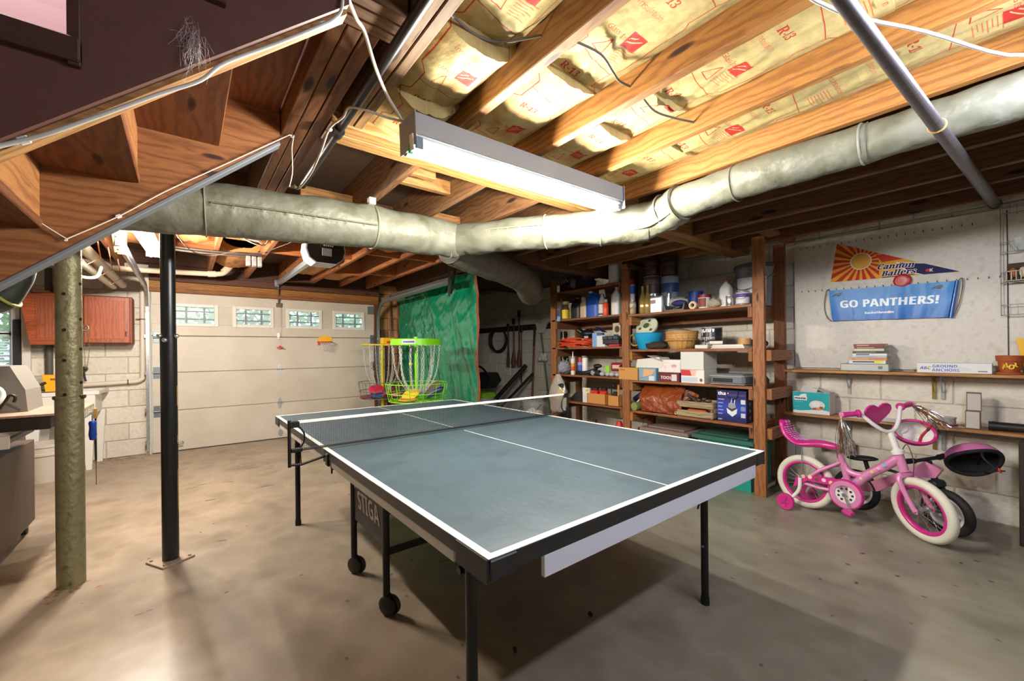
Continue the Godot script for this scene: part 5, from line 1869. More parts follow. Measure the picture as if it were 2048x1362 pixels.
# box with a printed front: faces turned to -x (towards the room) with the print on the side at -x
func carton(called: String, label: String, cat: String, p: Vector3, sx: float, sy: float, sz: float, h: String, front: Material, turn := 0.0, lid := 0.0, lid_h := "", side: Material = null):
	var t = thing(called, label, cat, p, turn)
	var s := mb()
	slab(s, -sx / 2, sx / 2, 0, sy, -sz / 2, sz / 2, 0.002)
	obj("body", s, mat(h, 0.7), t)
	if front:
		s = mb()
		quad(s, V(-sx / 2 - 0.0008, 0.002, -sz / 2 + 0.002), V(-sx / 2 - 0.0008, 0.002, sz / 2 - 0.002), V(-sx / 2 - 0.0008, sy - 0.002, sz / 2 - 0.002), V(-sx / 2 - 0.0008, sy - 0.002, -sz / 2 + 0.002), Vector3.LEFT)
		obj("printed_front", s, front, t)
	if side:
		s = mb()
		quad(s, V(-sx / 2 + 0.002, 0.002, sz / 2 + 0.0008), V(sx / 2 - 0.002, 0.002, sz / 2 + 0.0008), V(sx / 2 - 0.002, sy - 0.002, sz / 2 + 0.0008), V(-sx / 2 + 0.002, sy - 0.002, sz / 2 + 0.0008), Vector3.BACK)
		obj("printed_side", s, side, t)
	if lid > 0.0:
		s = mb()
		slab(s, -sx / 2 - 0.004, sx / 2 + 0.004, sy - lid, sy + 0.003, -sz / 2 - 0.004, sz / 2 + 0.004, 0.002)
		obj("lid", s, mat(lid_h if lid_h else h, 0.7), t)
	return t

func build_shelf_items():
	# ---- left bay, top board
	var y: float = SL[0]
	jug("jug", "tall white plastic jug on the top left shelf board", V(3.29, y, -2.15), 0.14, 0.14, 0.31, "d5d8d8", "d5d8d8", 0.02)
	var t = thing("toy_engine", "dark red machine part in the corner of the top left shelf board", "machine part", V(3.33, y, -2.93))
	var s := mb()
	box(s, V(0, 0.05, 0), V(0.16, 0.1, 0.18), 0.015)
	cyl(s, V(0, 0.1, -0.04), V(0, 0.17, -0.05), 0.05, 0.035)
	obj("body", s, mat("4a1716", 0.5), t)
	s = mb()
	tube(s, smooth([V(-0.04, 0.08, 0.07), V(-0.06, 0.16, 0.03), V(0.02, 0.19, -0.03)], 4), 0.012, 8)
	obj("handle", s, mat("2a1a18", 0.5), t)
	t = thing("tool_bag", "dark bulky bag slumped beside the red machine part on the top board", "bag", V(3.34, y - 0.012, -2.66))
	s = mb()
	ball(s, V(0, 0.085, 0), V(0.1, 0.09, 0.16))
	ball(s, V(-0.02, 0.13, 0.06), V(0.07, 0.06, 0.09))
	obj("body", s, mat("2b2326", 0.8), t)
	s = mb()
	ball(s, V(-0.07, 0.09, -0.12), V(0.04, 0.06, 0.05))
	obj("flap", s, mat("7d756c", 0.8), t)
	# ---- left bay, second board
	y = SL[1]
	t = jug("jug", "clear plastic jug with a dark label, first on the bottle shelf", V(3.27, y, -3.03), 0.115, 0.1, 0.29, "a9a39a", "cfccc4", 0.015, true, true)
	s = mb()
	box(s, V(0, 0.075, 0.0), V(0.117, 0.12, 0.103), 0.012)
	obj("label_sticker", s, mat("4c4a63", 0.5), t)
	bottle("bottle", "yellow bottle with a pale cap beside the clear jug", "bottle", V(3.25, y, -2.905), [Vector2(0, 0), Vector2(0.045, 0), Vector2(0.048, 0.005), Vector2(0.048, 0.13), Vector2(0.038, 0.15), Vector2(0.036, 0.19), Vector2(0, 0.19)], "6e5c3e", 0.4, {"band": [[0.048, 0.01, 0.12, "e6c81e"]], "cap": [[Vector2(0, 0.188), Vector2(0.043, 0.188), Vector2(0.043, 0.225), Vector2(0, 0.225)], "e6dc8a"]})
	t = thing("price_tag", "small blue tag hanging over the edge of the bottle shelf", "tag", V(XF - 0.004, y - 0.025, -2.96))
	s = mb()
	box(s, V(-0.006, 0.035, 0), V(0.003, 0.06, 0.055), 0.001, Basis(Vector3.RIGHT, 0.25))
	obj("card", s, mat("7fa8d8", 0.5), t)
	t = jug("jug", "black oil jug with a red cap on the bottle shelf", V(3.29, y, -2.75), 0.15, 0.085, 0.26, "1c191b", "c22a22", -0.02)
	s = mb()
	box(s, V(0.01, 0.07, 0.043), V(0.08, 0.09, 0.002), 0.0005)
	obj("label_sticker", s, mat("77706e", 0.4), t)
	jug("jug", "beige flat bottle between the black oil jug and the blue jug", V(3.27, y, -2.605), 0.105, 0.07, 0.245, "c7b391", "bfae92", 0.0, false)
	t = jug("jug", "big blue jug with a moulded handle on the bottle shelf", V(3.27, y, -2.46), 0.19, 0.1, 0.305, "2257b8", "d8dce4", 0.045)
	s = mb()
	cyl(s, V(0.055, 0.06, 0.049), V(0.055, 0.06, 0.052), 0.03, -1.0, 16)
	obj("label_sticker", s, mat("b7c95a", 0.5), t)
	t = bottle("spray_bottle", "white trigger spray bottle next to the blue jug", "spray bottle", V(3.24, y, -2.315), [Vector2(0, 0), Vector2(0.04, 0), Vector2(0.043, 0.005), Vector2(0.043, 0.15), Vector2(0.03, 0.19), Vector2(0.016, 0.225), Vector2(0.014, 0.25), Vector2(0, 0.25)], "dcd9d6", 0.4, {"band": [[0.043, 0.012, 0.03, "2a2523"], [0.043, 0.135, 0.145, "54504e"]]})
	T = Transform3D.IDENTITY
	s = mb()
	box(s, V(0, 0.28, 0), V(0.03, 0.05, 0.075), 0.008)
	tube(s, [V(0, 0.27, 0.03), V(0, 0.24, 0.045), V(0, 0.215, 0.04)], 0.006, 6)
	obj("trigger_head", s, mat("d8d5d2", 0.4), t)
	bottle("bottle", "bright orange bottle in front of the white trigger spray", "bottle", V(3.225, y, -2.25), [Vector2(0, 0), Vector2(0.03, 0), Vector2(0.032, 0.005), Vector2(0.032, 0.13), Vector2(0.018, 0.155), Vector2(0, 0.155)], "e4502a", 0.35, {"cap": [[Vector2(0, 0.15), Vector2(0.02, 0.15), Vector2(0.018, 0.185), Vector2(0, 0.185)], "d8d0c8"]})
	bottle("bottle", "green bottle half hidden behind the orange bottle", "bottle", V(3.29, y, -2.195), [Vector2(0, 0), Vector2(0.03, 0), Vector2(0.03, 0.11), Vector2(0.015, 0.135), Vector2(0, 0.135)], "2f7f55", 0.4)
	jug("jug", "white jug with a pointed top at the right end of the bottle shelf", V(3.26, y, -2.125), 0.105, 0.09, 0.31, "dcdad4", "dcdad4", 0.0)
	# ---- left bay, third board
	y = SL[2]
	t = thing("extension_cord", "bright orange extension cord coiled flat on the third left shelf board", "cord", V(3.3, y, -2.78))
	s = mb()
	for k in 9:
		var pts := []
		for a in 14:
			var an := a * TAU / 14
			pts.append(V(-0.02 + cos(an) * (0.065 + 0.006 * (k % 3)), 0.012 + 0.011 * k + 0.016 * sin(an * 2.0 + k) + 0.012 * cos(an) * (k % 2), sin(an) * (0.24 + 0.012 * ((k * 5) % 4))))
		tube(s, smooth(pts, 3, true), 0.0065, 6, true)
	obj("coil", s, mat("d8451c", 0.5), t)
	t = thing("hose_reel", "black power tool lying on the orange cord", "power tool", V(3.33, y + 0.12, -2.62))
	s = mb()
	ball(s, V(0, 0.045, 0), V(0.06, 0.05, 0.1))
	cyl(s, V(0, 0.05, -0.06), V(-0.03, 0.1, -0.13), 0.035, 0.028)
	box(s, V(0, 0.0, 0.02), V(0.09, 0.02, 0.22), 0.008)
	obj("body", s, mat("17181a", 0.35), t)
	s = mb()
	box(s, V(-0.055, 0.0, 0.03), V(0.02, 0.03, 0.06), 0.005)
	obj("guard", s, mat("b9b4ac", 0.4), t)
	bottle("caulk_tube", "slim white nozzle tube standing at the left end of the third board", "tube", V(3.36, y, -3.06), [Vector2(0, 0), Vector2(0.02, 0), Vector2(0.02, 0.12), Vector2(0.008, 0.13), Vector2(0.004, 0.23), Vector2(0, 0.23)], "dedad2")
	t = thing("wrap_box", "open blue and white carton on the third left shelf board", "carton", V(3.3, y, -2.36), 0.0)
	s = mb()
	slab(s, -0.07, 0.07, 0, 0.165, -0.1, -0.03, 0.002)
	obj("body", s, mat("7fa4d6", 0.6), t)
	s = mb()
	slab(s, -0.075, 0.06, 0, 0.13, -0.028, 0.09, 0.002)
	obj("body", s, mat("d9d9dc", 0.6), t)
	s = mb()
	box(s, V(-0.03, 0.2, 0.0), V(0.09, 0.004, 0.13), 0.001, Basis(Vector3.RIGHT, 0.5))
	obj("flap", s, mat("26407e", 0.6), t)
	var im := new_image(128, 128, "c9b89a")
	fill_disc(im, Vector2(40, 34), 22, 18, hexc("4c3526"))
	for k in 3: fill_poly(im, [Vector2(6, 62 + k * 20), Vector2(52, 62 + k * 20), Vector2(52, 76 + k * 20), Vector2(6, 76 + k * 20)], hexc(["26386a", "8a2f2c", "2a2f3a"][k]))
	fill_poly(im, [Vector2(70, 0), Vector2(128, 0), Vector2(128, 128), Vector2(70, 128)], hexc("4a3b1c"))
	fill_poly(im, [Vector2(84, 60), Vector2(120, 30), Vector2(126, 50), Vector2(90, 90)], hexc("8f6a1e"))
	carton("carton", "dark printed carton behind the black organiser on the third left board", "carton", V(3.42, y, -2.17), 0.1, 0.275, 0.2, "4a3a22", printed(im))
	t = thing("organiser", "black divided parts organiser on the third left shelf board", "organiser", V(3.27, y + 0.03, -2.17))
	s = mb()
	slab(s, -0.06, 0.06, 0, 0.05, -0.12, 0.1, 0.004)
	obj("tray", s, mat("1e2022", 0.5), t)
	for k in 3:
		s = mb()
		slab(s, -0.065, 0.0, 0.05, 0.09, -0.125 + k * 0.075, -0.06 + k * 0.075, 0.006)
		obj("bin", s, mat("3a3d40", 0.5), t)
	t = thing("red_case", "flat red case under the black organiser", "case", V(3.25, y, -2.12))
	s = mb()
	slab(s, -0.05, 0.09, 0, 0.029, -0.08, 0.06, 0.006)
	obj("shell", s, mat("a3262c", 0.45), t)
	# ---- left bay, fourth board
	y = SL[3]
	t = thing("mesh_bundle", "crumpled grey netting bundle at the left end of the fourth board", "bundle", V(3.29, y, -2.97))
	s = mb()
	var nn := FastNoiseLite.new()
	nn.frequency = 9.0
	nn.seed = 5
	grid(s, 26, 18, func(u, v):
		var d := V(cos(u * TAU) * sin(v * PI), cos(v * PI), sin(u * TAU) * sin(v * PI))
		return V(0, 0.085, 0) + d * (0.085 + 0.035 * nn.get_noise_3dv(d * 1.0)), Vector2.ONE, false, true)
	obj("net", s, mat("8d8f98", 0.7), t)
	s = mb()
	tube(s, [V(0, 0.14, 0.02), V(-0.01, 0.2, 0.06)], 0.006, 6)
	tube(s, [V(0.03, 0.12, -0.05), V(0.02, 0.22, -0.06)], 0.008, 6)
	obj("handle", s, mat("a79f90", 0.6), t)
	bottle("caulk_tube", "white and orange caulk cartridge standing on the fourth board", "tube", V(3.23, y, -2.77), [Vector2(0, 0), Vector2(0.026, 0), Vector2(0.026, 0.2), Vector2(0.01, 0.208), Vector2(0.004, 0.285), Vector2(0, 0.285)], "e2ded6", 0.45, {"band": [[0.026, 0.05, 0.1, "d8462a"], [0.026, 0.1, 0.14, "d89a3a"]]})
	bottle("spray_can", "blue spray can with a red cap on the fourth board", "spray can", V(3.26, y, -2.675), [Vector2(0, 0), Vector2(0.033, 0), Vector2(0.033, 0.15), Vector2(0.02, 0.165), Vector2(0, 0.165)], "8b93c4", 0.3, {"band": [[0.033, 0.04, 0.12, "3f56b0"]], "cap": [[Vector2(0, 0.158), Vector2(0.03, 0.158), Vector2(0.026, 0.215), Vector2(0, 0.215)], "a82430"]})
	bottle("spray_can", "white spray can beside the red-capped one", "spray can", V(3.26, y, -2.6), [Vector2(0, 0), Vector2(0.036, 0), Vector2(0.036, 0.2), Vector2(0.032, 0.21), Vector2(0, 0.21)], "e2e0dc", 0.35)
	t = thing("cordless_drill", "black cordless tool lying on the fourth left shelf board", "power tool", V(3.24, y, -2.45))
	s = mb()
	tube(s, smooth([V(-0.02, 0.03, -0.25), V(-0.02, 0.03, -0.12), V(0, 0.06, 0.0), V(0.0, 0.11, 0.05)], 5), 0.024, 10)
	ball(s, V(0, 0.115, 0.06), V(0.035, 0.025, 0.06))
	box(s, V(-0.01, 0.035, 0.06), V(0.06, 0.06, 0.09), 0.012)
	obj("body", s, mat("1c1d1f", 0.35), t)
	s = mb()
	box(s, V(-0.04, 0.035, 0.02), V(0.03, 0.05, 0.05), 0.008, Basis(Vector3.RIGHT, 0.6))
	obj("grip", s, mat("a9b2bd", 0.3, 0.4), t)
	t = thing("tape_reel", "lime green tape holder among clear packs on the fourth board", "tape", V(3.25, y + 0.05, -2.25))
	s = mb()
	box(s, V(0, 0.035, 0), V(0.03, 0.08, 0.06), 0.006)
	obj("holder", s, mat("8cc83c", 0.45), t)
	t = thing("red_case", "dark red case with a handle at the right end of the fourth board", "case", V(3.3, y + 0.06, -2.13))
	s = mb()
	slab(s, -0.03, 0.06, 0, 0.095, -0.1, 0.06, 0.012)
	obj("shell", s, mat("8a1f2a", 0.45), t)
	s = mb()
	slab(s, -0.034, -0.03, 0.03, 0.07, -0.07, 0.03, 0.001)
	obj("label_sticker", s, mat("cdb7a0", 0.5), t)
	for k in 4:
		t = thing("blister_pack", ["clear blister pack under the lime green tape", "silver blister pack nearest the shelf edge", "clear blister pack of bulbs by the middle post", "clear pack leaning on the black tool"][k], "pack", V(3.225 + 0.012 * (k % 2), y, -2.31 + 0.068 * k))
		s = mb()
		ball(s, V(0, 0.026, 0), V(0.03, 0.027, 0.034))
		obj("shell", s, mat("c3c6c8", 0.12, 0.3), t)
	# ---- left bay, fifth board
	y = SL[4]
	t = thing("tray", "black angled plastic tray on the lowest left shelf board", "tray", V(3.32, y, -2.72))
	s = mb()
	prism(s, [Vector2(-0.1, 0), Vector2(0.12, 0), Vector2(0.12, 0.13), Vector2(-0.02, 0.11), Vector2(-0.11, 0.03)], -0.08, 0.08, Transform3D(Basis(Vector3.BACK, Vector3.UP, Vector3.LEFT), Vector3.ZERO))
	obj("shell", s, mat("1d1f21", 0.5), t)
	im = new_image(64, 96, "dcdad2")
	fill_poly(im, [Vector2(30, 8), Vector2(58, 8), Vector2(58, 22), Vector2(30, 22)], hexc("e2b72a"))
	for k in 5: line_on(im, Vector2(6, 40 + k * 9), Vector2(56, 40 + k * 9), 2, hexc("b9b6b0"))
	carton("packet", "white hardware packet with a yellow mark on the lowest left board", "packet", V(3.24, y, -2.56), 0.025, 0.175, 0.11, "d9d6cf", printed(im))
	for q in [[-2.385, 0.27, 0.12, "small cardboard box full of red tool batteries on the lowest left board"], [-2.14, 0.15, 0.115, "small cardboard box of clamps by the middle post, lowest left board"]]:
		t = thing("cardboard_box", q[3], "box", V(3.29, y, q[0]))
		s = mb()
		var a: float = q[1] * 0.5
		slab(s, -0.09, -0.086, 0, q[2], -a, a)
		slab(s, 0.086, 0.09, 0, q[2], -a, a)
		slab(s, -0.09, 0.09, 0, q[2], -a, -a + 0.004)
		slab(s, -0.09, 0.09, 0, q[2], a - 0.004, a)
		slab(s, -0.09, 0.09, 0, 0.004, -a, a)
		obj("body", s, mat("c48a48", 0.8), t)
	for q in [[3.26, -2.45], [3.27, -2.33], [3.33, -2.39]]:
		t = thing("battery_pack", ["red and black battery pack at the left in the cardboard box", "red and black battery pack at the right in the cardboard box", "red and black battery pack at the back of the cardboard box"][[3.26, 3.27, 3.33].find(q[0])], "battery", V(q[0], y + 0.09, q[1]))
		s = mb()
		box(s, V(0, 0.035, 0), V(0.06, 0.06, 0.09), 0.01, Basis(Vector3.UP, 0.3))
		obj("cell", s, mat("c9281c", 0.4), t)
		s = mb()
		box(s, V(0.005, 0.08, 0.01), V(0.05, 0.035, 0.06), 0.008, Basis(Vector3.UP, 0.3))
		obj("clip", s, mat("1d1b1b", 0.4), t)
	t = thing("clamp", "black clamp with an orange handle standing in the second cardboard box", "clamp", V(3.27, y + 0.08, -2.16))
	s = mb()
	tube(s, smooth([V(0, 0, -0.05), V(0, 0.13, -0.06), V(0, 0.15, -0.04), V(0, 0.13, -0.03)], 4), 0.008, 6)
	box(s, V(0, 0.05, 0.0), V(0.03, 0.05, 0.06), 0.006)
	obj("jaw", s, mat("191a1b", 0.4), t)
	s = mb()
	box(s, V(0, 0.09, 0.04), V(0.02, 0.13, 0.025), 0.006)
	obj("handle", s, mat("c98a4a", 0.6), t)
	# clear bag hung on the left post
	t = thing("plastic_bag", "clear plastic bag of yellow and brown packets hung on the left shelf post", "bag", V(3.13, 0.47, -2.93))
	s = mb()
	grid(s, 24, 18, func(u, v):
		var an: float = u * TAU
		var r: float = 0.03 + 0.12 * sin(clampf(v * 1.25, 0, 1) * PI * 0.62) - 0.03 * v
		r *= 1.0 + 0.18 * nn.get_noise_3d(cos(an) * 0.25, v * 0.4, sin(an) * 0.25)
		return V(cos(an) * r * 0.5, 0.46 * (1.0 - v), sin(an) * r * 1.15), Vector2.ONE, false, true)
	obj("film", s, mat("cfc6ba", 0.15, 0.0, {"transparency": BaseMaterial3D.TRANSPARENCY_ALPHA, "albedo_color": Color(0.85, 0.82, 0.77, 0.45)}), t)
	s = mb()
	box(s, V(-0.02, 0.22, 0.06), V(0.05, 0.16, 0.1), 0.02, Basis(Vector3.RIGHT, 0.2))
	obj("packet", s, mat("dcc326", 0.45), t)
	s = mb()
	box(s, V(-0.02, 0.32, 0.07), V(0.05, 0.06, 0.09), 0.015)
	obj("packet", s, mat("22252c", 0.45), t)
	s = mb()
	ball(s, V(0, 0.12, -0.03), V(0.045, 0.1, 0.09))
	obj("packet", s, mat("a98268", 0.6), t)
	# ---- right bay, top board
	y = SR[0]
	t = thing("stacked_box", "tall brown cardboard sheet box behind the spray can by the middle post", "box", V(3.46, y, -1.87))
	s = mb()
	slab(s, -0.08, 0.08, 0, 0.5, -0.06, 0.06, 0.003)
	obj("body", s, mat("54452c", 0.8), t)
	paint_can("small beige paint can under the blue spray can on the top right board", V(3.26, y, -1.93), 0.046, 0.145, "cfb488", "e2d9c8")
	bottle("spray_can", "blue and white spray can with a red cap standing on a small paint can", "spray can", V(3.26, y + 0.145, -1.925), [Vector2(0, 0), Vector2(0.032, 0), Vector2(0.032, 0.17), Vector2(0.02, 0.185), Vector2(0, 0.185)], "dcdad6", 0.3, {"band": [[0.032, 0.08, 0.165, "2458c0"]], "cap": [[Vector2(0, 0.18), Vector2(0.031, 0.18), Vector2(0.028, 0.235), Vector2(0, 0.235)], "8a1c24"]})
	paint_can("bare tin paint can under the dark stain cans, top right board", V(3.36, y, -1.745), 0.083, 0.195, "8f8a82", "")
	paint_can("dark brown stain can in the middle of the can tower", V(3.36, y + 0.196, -1.745), 0.083, 0.2, "5c4a42", "7a6a60")
	paint_can("dark maroon stain can, topmost of the taller tower", V(3.36, y + 0.397, -1.745), 0.083, 0.19, "33191a", "4a2422", "5a4a48")
	paint_can("pale blue-grey pail with a wire handle under the maroon can, second tower", V(3.39, y, -1.555), 0.083, 0.37, "8fa0b4", "2f4f86", "a9b3be")
	paint_can("dark maroon stain can, topmost of the second tower", V(3.39, y + 0.371, -1.555), 0.08, 0.195, "2e1a1c", "42242a", "5a4a48")
	for k in 2:
		bottle("glass_bottle", ["clear glass bottle in front of the tin can, nearer the middle post", "clear glass bottle in front of the tin can, nearer the solvent tin"][k], "bottle", V(3.235, y, -1.775 + 0.06 * k), [Vector2(0, 0), Vector2(0.03, 0), Vector2(0.033, 0.01), Vector2(0.033, 0.15), Vector2(0.014, 0.22), Vector2(0.013, 0.28), Vector2(0.015, 0.285), Vector2(0, 0.285)], "b39a58", 0.08, {"metal": 0.4})
	t = thing("solvent_tin", "bare rectangular solvent tin on the top right board", "tin", V(3.26, y, -1.615))
	s = mb()
	slab(s, -0.035, 0.035, 0, 0.17, -0.065, 0.065, 0.006)
	obj("body", s, mat("c9cdd2", 0.25, 0.7), t)
	s = mb()
	cyl(s, V(0, 0.17, -0.03), V(0, 0.195, -0.03), 0.018)
	obj("cap", s, mat("c9cdd2", 0.3, 0.7), t)
	s = mb()
	slab(s, -0.0365, -0.035, 0.09, 0.13, -0.06, 0.0, 0.0005)
	obj("label_sticker", s, mat("b08a8c", 0.5), t)
	bottle("spray_can", "slim silver can behind the solvent tin", "can", V(3.3, y, -1.515), [Vector2(0, 0), Vector2(0.022, 0), Vector2(0.022, 0.19), Vector2(0.01, 0.2), Vector2(0, 0.2)], "c3c3bf", 0.25, {"metal": 0.7})
	t = thing("paint_tray", "grey paint tray with rags in it on the top right board", "paint tray", V(3.29, y, -1.4))
	s = mb()
	prism(s, [Vector2(-0.1, 0.0), Vector2(0.1, 0.0), Vector2(0.11, 0.06), Vector2(0.1, 0.06), Vector2(0.085, 0.012), Vector2(-0.085, 0.012), Vector2(-0.1, 0.06), Vector2(-0.11, 0.06)], -0.1, 0.1, Transform3D(Basis(Vector3.BACK, Vector3.UP, Vector3.LEFT), Vector3.ZERO))
	obj("tray", s, mat("53504f", 0.5), t)
	t = thing("rag", "white and blue rag heaped on the grey paint tray", "rag", V(3.31, y + 0.055, -1.42))
	s = mb()
	grid(s, 20, 14, func(u, v):
		var d := V(cos(u * TAU) * sin(v * PI), cos(v * PI), sin(u * TAU) * sin(v * PI))
		return V(0, 0.035, 0) + d * V(0.07, 0.05, 0.1) * (1.0 + 0.4 * nn.get_noise_3dv(d * 0.3)), Vector2.ONE, false, true)
	obj("cloth", s, mat("b9b4aa", 0.8), t)
	s = mb()
	ball(s, V(-0.06, 0.02, 0.04), V(0.03, 0.03, 0.08))
	obj("cloth", s, mat("1f2f66", 0.7), t)
	bottle("cup", "blue plastic tub behind the paint tray", "tub", V(3.36, y + 0.06, -1.27), [Vector2(0, 0), Vector2(0.055, 0), Vector2(0.066, 0.11), Vector2(0.07, 0.112), Vector2(0.07, 0.12), Vector2(0.062, 0.12), Vector2(0.052, 0.01), Vector2(0, 0.01)], "1f3f94", 0.4)
	t = thing("tape_roll", "roll of cream masking tape on edge beside the paint tray", "tape", V(3.23, y, -1.225))
	s = mb()
	lathe(s, Transform3D(Basis(Vector3.BACK, -PI / 2), V(0, 0.037, 0)), [Vector2(0.018, -0.018), Vector2(0.037, -0.018), Vector2(0.037, 0.018), Vector2(0.018, 0.018), Vector2(0.018, -0.018)], 20)
	obj("roll", s, mat("d6c3a0", 0.6), t)
	im = new_image(128, 96, "e6e2da")
	fill_poly(im, [Vector2(30, 20), Vector2(98, 20), Vector2(98, 56), Vector2(30, 56)], hexc("1c1414"))
	fill_poly(im, [Vector2(30, 52), Vector2(98, 52), Vector2(98, 84), Vector2(30, 84)], hexc("b03a3c"))
	print_on(im, "KIT", 42, 48, 20, hexc("e6e2da"), "Droid Sans", 1)
	t = bottle("tub", "white plaster tub with a dark red lid on the top right board", "tub", V(3.25, y, -1.13), [Vector2(0, 0), Vector2(0.046, 0), Vector2(0.055, 0.1), Vector2(0, 0.1)], "e2ded6", 0.45, {"cap": [[Vector2(0, 0.098), Vector2(0.059, 0.098), Vector2(0.06, 0.125), Vector2(0, 0.125)], "7a1a20"]})
	s = mb()
	grid(s, 10, 1, func(u, v):
		var a: float = PI + (u - 0.5) * 1.5
		var r := lerpf(0.0485, 0.0555, v)
		return V(cos(a) * r, lerpf(0.012, 0.092, v), -sin(a) * r), Vector2(1, 1), false)
	obj("printed_label", s, mat("8a3a38", 0.5), t)
	t = thing("shop_rag", "pale crumpled rag on the shelf edge before the red-capped bottle", "rag", V(3.235, y, -1.03))
	s = mb()
	grid(s, 20, 14, func(u, v):
		var d := V(cos(u * TAU) * sin(v * PI), cos(v * PI), sin(u * TAU) * sin(v * PI))
		return V(0, 0.04, 0) + d * V(0.035, 0.042, 0.06) * (1.0 + 0.5 * nn.get_noise_3dv(d * 0.4)), Vector2.ONE, false, true)
	obj("cloth", s, mat("a59c88", 0.9), t)
	t = jug("jug", "white square bottle with a red cap on the top right board", V(3.3, y, -0.955), 0.095, 0.095, 0.24, "dcdcd8", "b01e2c", 0.0, false)
	bottle("can", "small silver can in front of the grey bucket", "can", V(3.24, y, -0.895), can_prof(0.034, 0.09), "b9b6b0", 0.25, {"metal": 0.8})
	paint_can("small paint can with a purple and white label in front of the grey bucket", V(3.255, y, -0.795), 0.052, 0.118, "d8d2dc", "6a4a94")
	# grey five gallon bucket behind them
	t = thing("bucket", "grey lidded bucket with a white label in the top right corner of the shelves", "bucket", V(3.5, y, -0.80))
	s = mb()
	lathe(s, Transform3D.IDENTITY, [Vector2(0, 0), Vector2(0.128, 0), Vector2(0.133, 0.01), Vector2(0.143, 0.27), Vector2(0.152, 0.27), Vector2(0.152, 0.285), Vector2(0.145, 0.287), Vector2(0.147, 0.325), Vector2(0.155, 0.325), Vector2(0.155, 0.34)], 32)
	obj("body", s, mat("77787c", 0.45), t)
	s = mb()
	lathe(s, Transform3D.IDENTITY, [Vector2(0.156, 0.338), Vector2(0.16, 0.34), Vector2(0.16, 0.368), Vector2(0.15, 0.375), Vector2(0, 0.372)], 32)
	obj("lid", s, mat("4c4d52", 0.45), t)
	s = mb()
	grid(s, 14, 1, func(u, v):
		var a: float = PI + 0.15 + (u - 0.5) * 1.9
		var r := lerpf(0.1345, 0.1435, v)
		return V(cos(a) * r, lerpf(0.02, 0.25, v), -sin(a) * r), Vector2.ONE, false)
	obj("printed_label", s, mat("d6d8da", 0.45), t)
	s = mb()
	tube(s, smooth([V(0, 0.28, -0.155), V(-0.11, 0.2, -0.13), V(-0.165, 0.14, -0.03), V(-0.13, 0.19, 0.1), V(0, 0.28, 0.155)], 5), 0.0028, 6)
	obj("wire_handle", s, mat("5d5d5c", 0.3, 0.8), t)
	# ---- right bay, second board
	y = SR[1]
	t = thing("bucket", "turquoise flexible bucket with a yellow handle on the second right board", "bucket", V(3.36, y, -1.79))
	s = mb()
	lathe(s, Transform3D.IDENTITY, [Vector2(0, 0), Vector2(0.1, 0), Vector2(0.105, 0.006), Vector2(0.152, 0.17), Vector2(0.158, 0.172), Vector2(0.15, 0.174), Vector2(0.1, 0.012), Vector2(0, 0.012)], 30)
	obj("body", s, mat("1f9fcf", 0.45), t)
	s = mb()
	tube(s, smooth([V(-0.02, 0.17, -0.15), V(-0.03, 0.15, -0.2), V(-0.03, 0.09, -0.215), V(-0.02, 0.045, -0.18), V(-0.01, 0.05, -0.125)], 5), 0.009, 8)
	obj("handle", s, mat("e0c34a", 0.5), t)
	t = thing("cable_reel", "pale green round reel leaning in the turquoise bucket", "reel", V(3.33, y + 0.15, -1.79))
	s = mb()
	var rx := Transform3D(Basis.from_euler(V(0.1, 0, 0.95)), V(0.0, 0.09, 0))
	lathe(s, rx, [Vector2(0, -0.02), Vector2(0.115, -0.02), Vector2(0.12, -0.01), Vector2(0.12, 0.012), Vector2(0.112, 0.016), Vector2(0.1, 0.006), Vector2(0.045, 0.006), Vector2(0.04, 0.018), Vector2(0, 0.018)], 32)
	obj("wheel", s, mat("d3dabf", 0.45), t)
	s = mb()
	lathe(s, rx, [Vector2(0.03, 0.018), Vector2(0.034, 0.022), Vector2(0.022, 0.024), Vector2(0, 0.024)], 20)
	for k in 3: cyl(s, rx * V(cos(k * 2.1) * 0.075, 0.004, sin(k * 2.1) * 0.075), rx * V(cos(k * 2.1) * 0.075, 0.009, sin(k * 2.1) * 0.075), 0.016)
	obj("hub", s, mat("4f5a3e", 0.5), t)
	t = thing("rag", "dark brown cloth bunched beside the turquoise bucket", "rag", V(3.25, y, -1.63))
	s = mb()
	grid(s, 20, 12, func(u, v):
		var d := V(cos(u * TAU) * sin(v * PI), cos(v * PI), sin(u * TAU) * sin(v * PI))
		return V(0, 0.035, 0) + d * V(0.06, 0.04, 0.11) * (1.0 + 0.4 * nn.get_noise_3dv(d * 0.3)), Vector2.ONE, false, true)
	obj("cloth", s, mat("3a2e22", 0.9), t)
	# slat basket
	t = thing("basket", "round bushel basket of light wood slats on the second right board", "basket", V(3.35, y, -1.41))
	for k in 18:
		s = mb()
		var a0 := TAU * k / 18
		grid(s, 2, 8, func(u, v):
			var a: float = a0 + (u - 0.5) * TAU / 18 * 0.94
			var r: float = 0.105 + 0.045 * sin(v * PI * 0.62)
			return V(cos(a) * r, 0.004 + 0.165 * v, sin(a) * r), Vector2(0.05, 0.16), false)
		obj("slat", s, wood("d0a35c", 0.6, 0), t)
	for q in [[0.145, 0.152, 0.03], [0.08, 0.156, 0.018]]:
		s = mb()
		lathe(s, Transform3D.IDENTITY, [Vector2(q[1] - 0.004, q[0]), Vector2(q[1], q[0]), Vector2(q[1], q[0] + q[2]), Vector2(q[1] - 0.006, q[0] + q[2]), Vector2(q[1] - 0.006, q[0])], 30)
		obj("hoop", s, wood("c49450", 0.6, 1), t)
	s = mb()
	disc(s, V(0, 0.006, 0), Vector3.UP, 0.105, 24)
	disc(s, V(0, 0.12, 0), Vector3.UP, 0.14, 24)
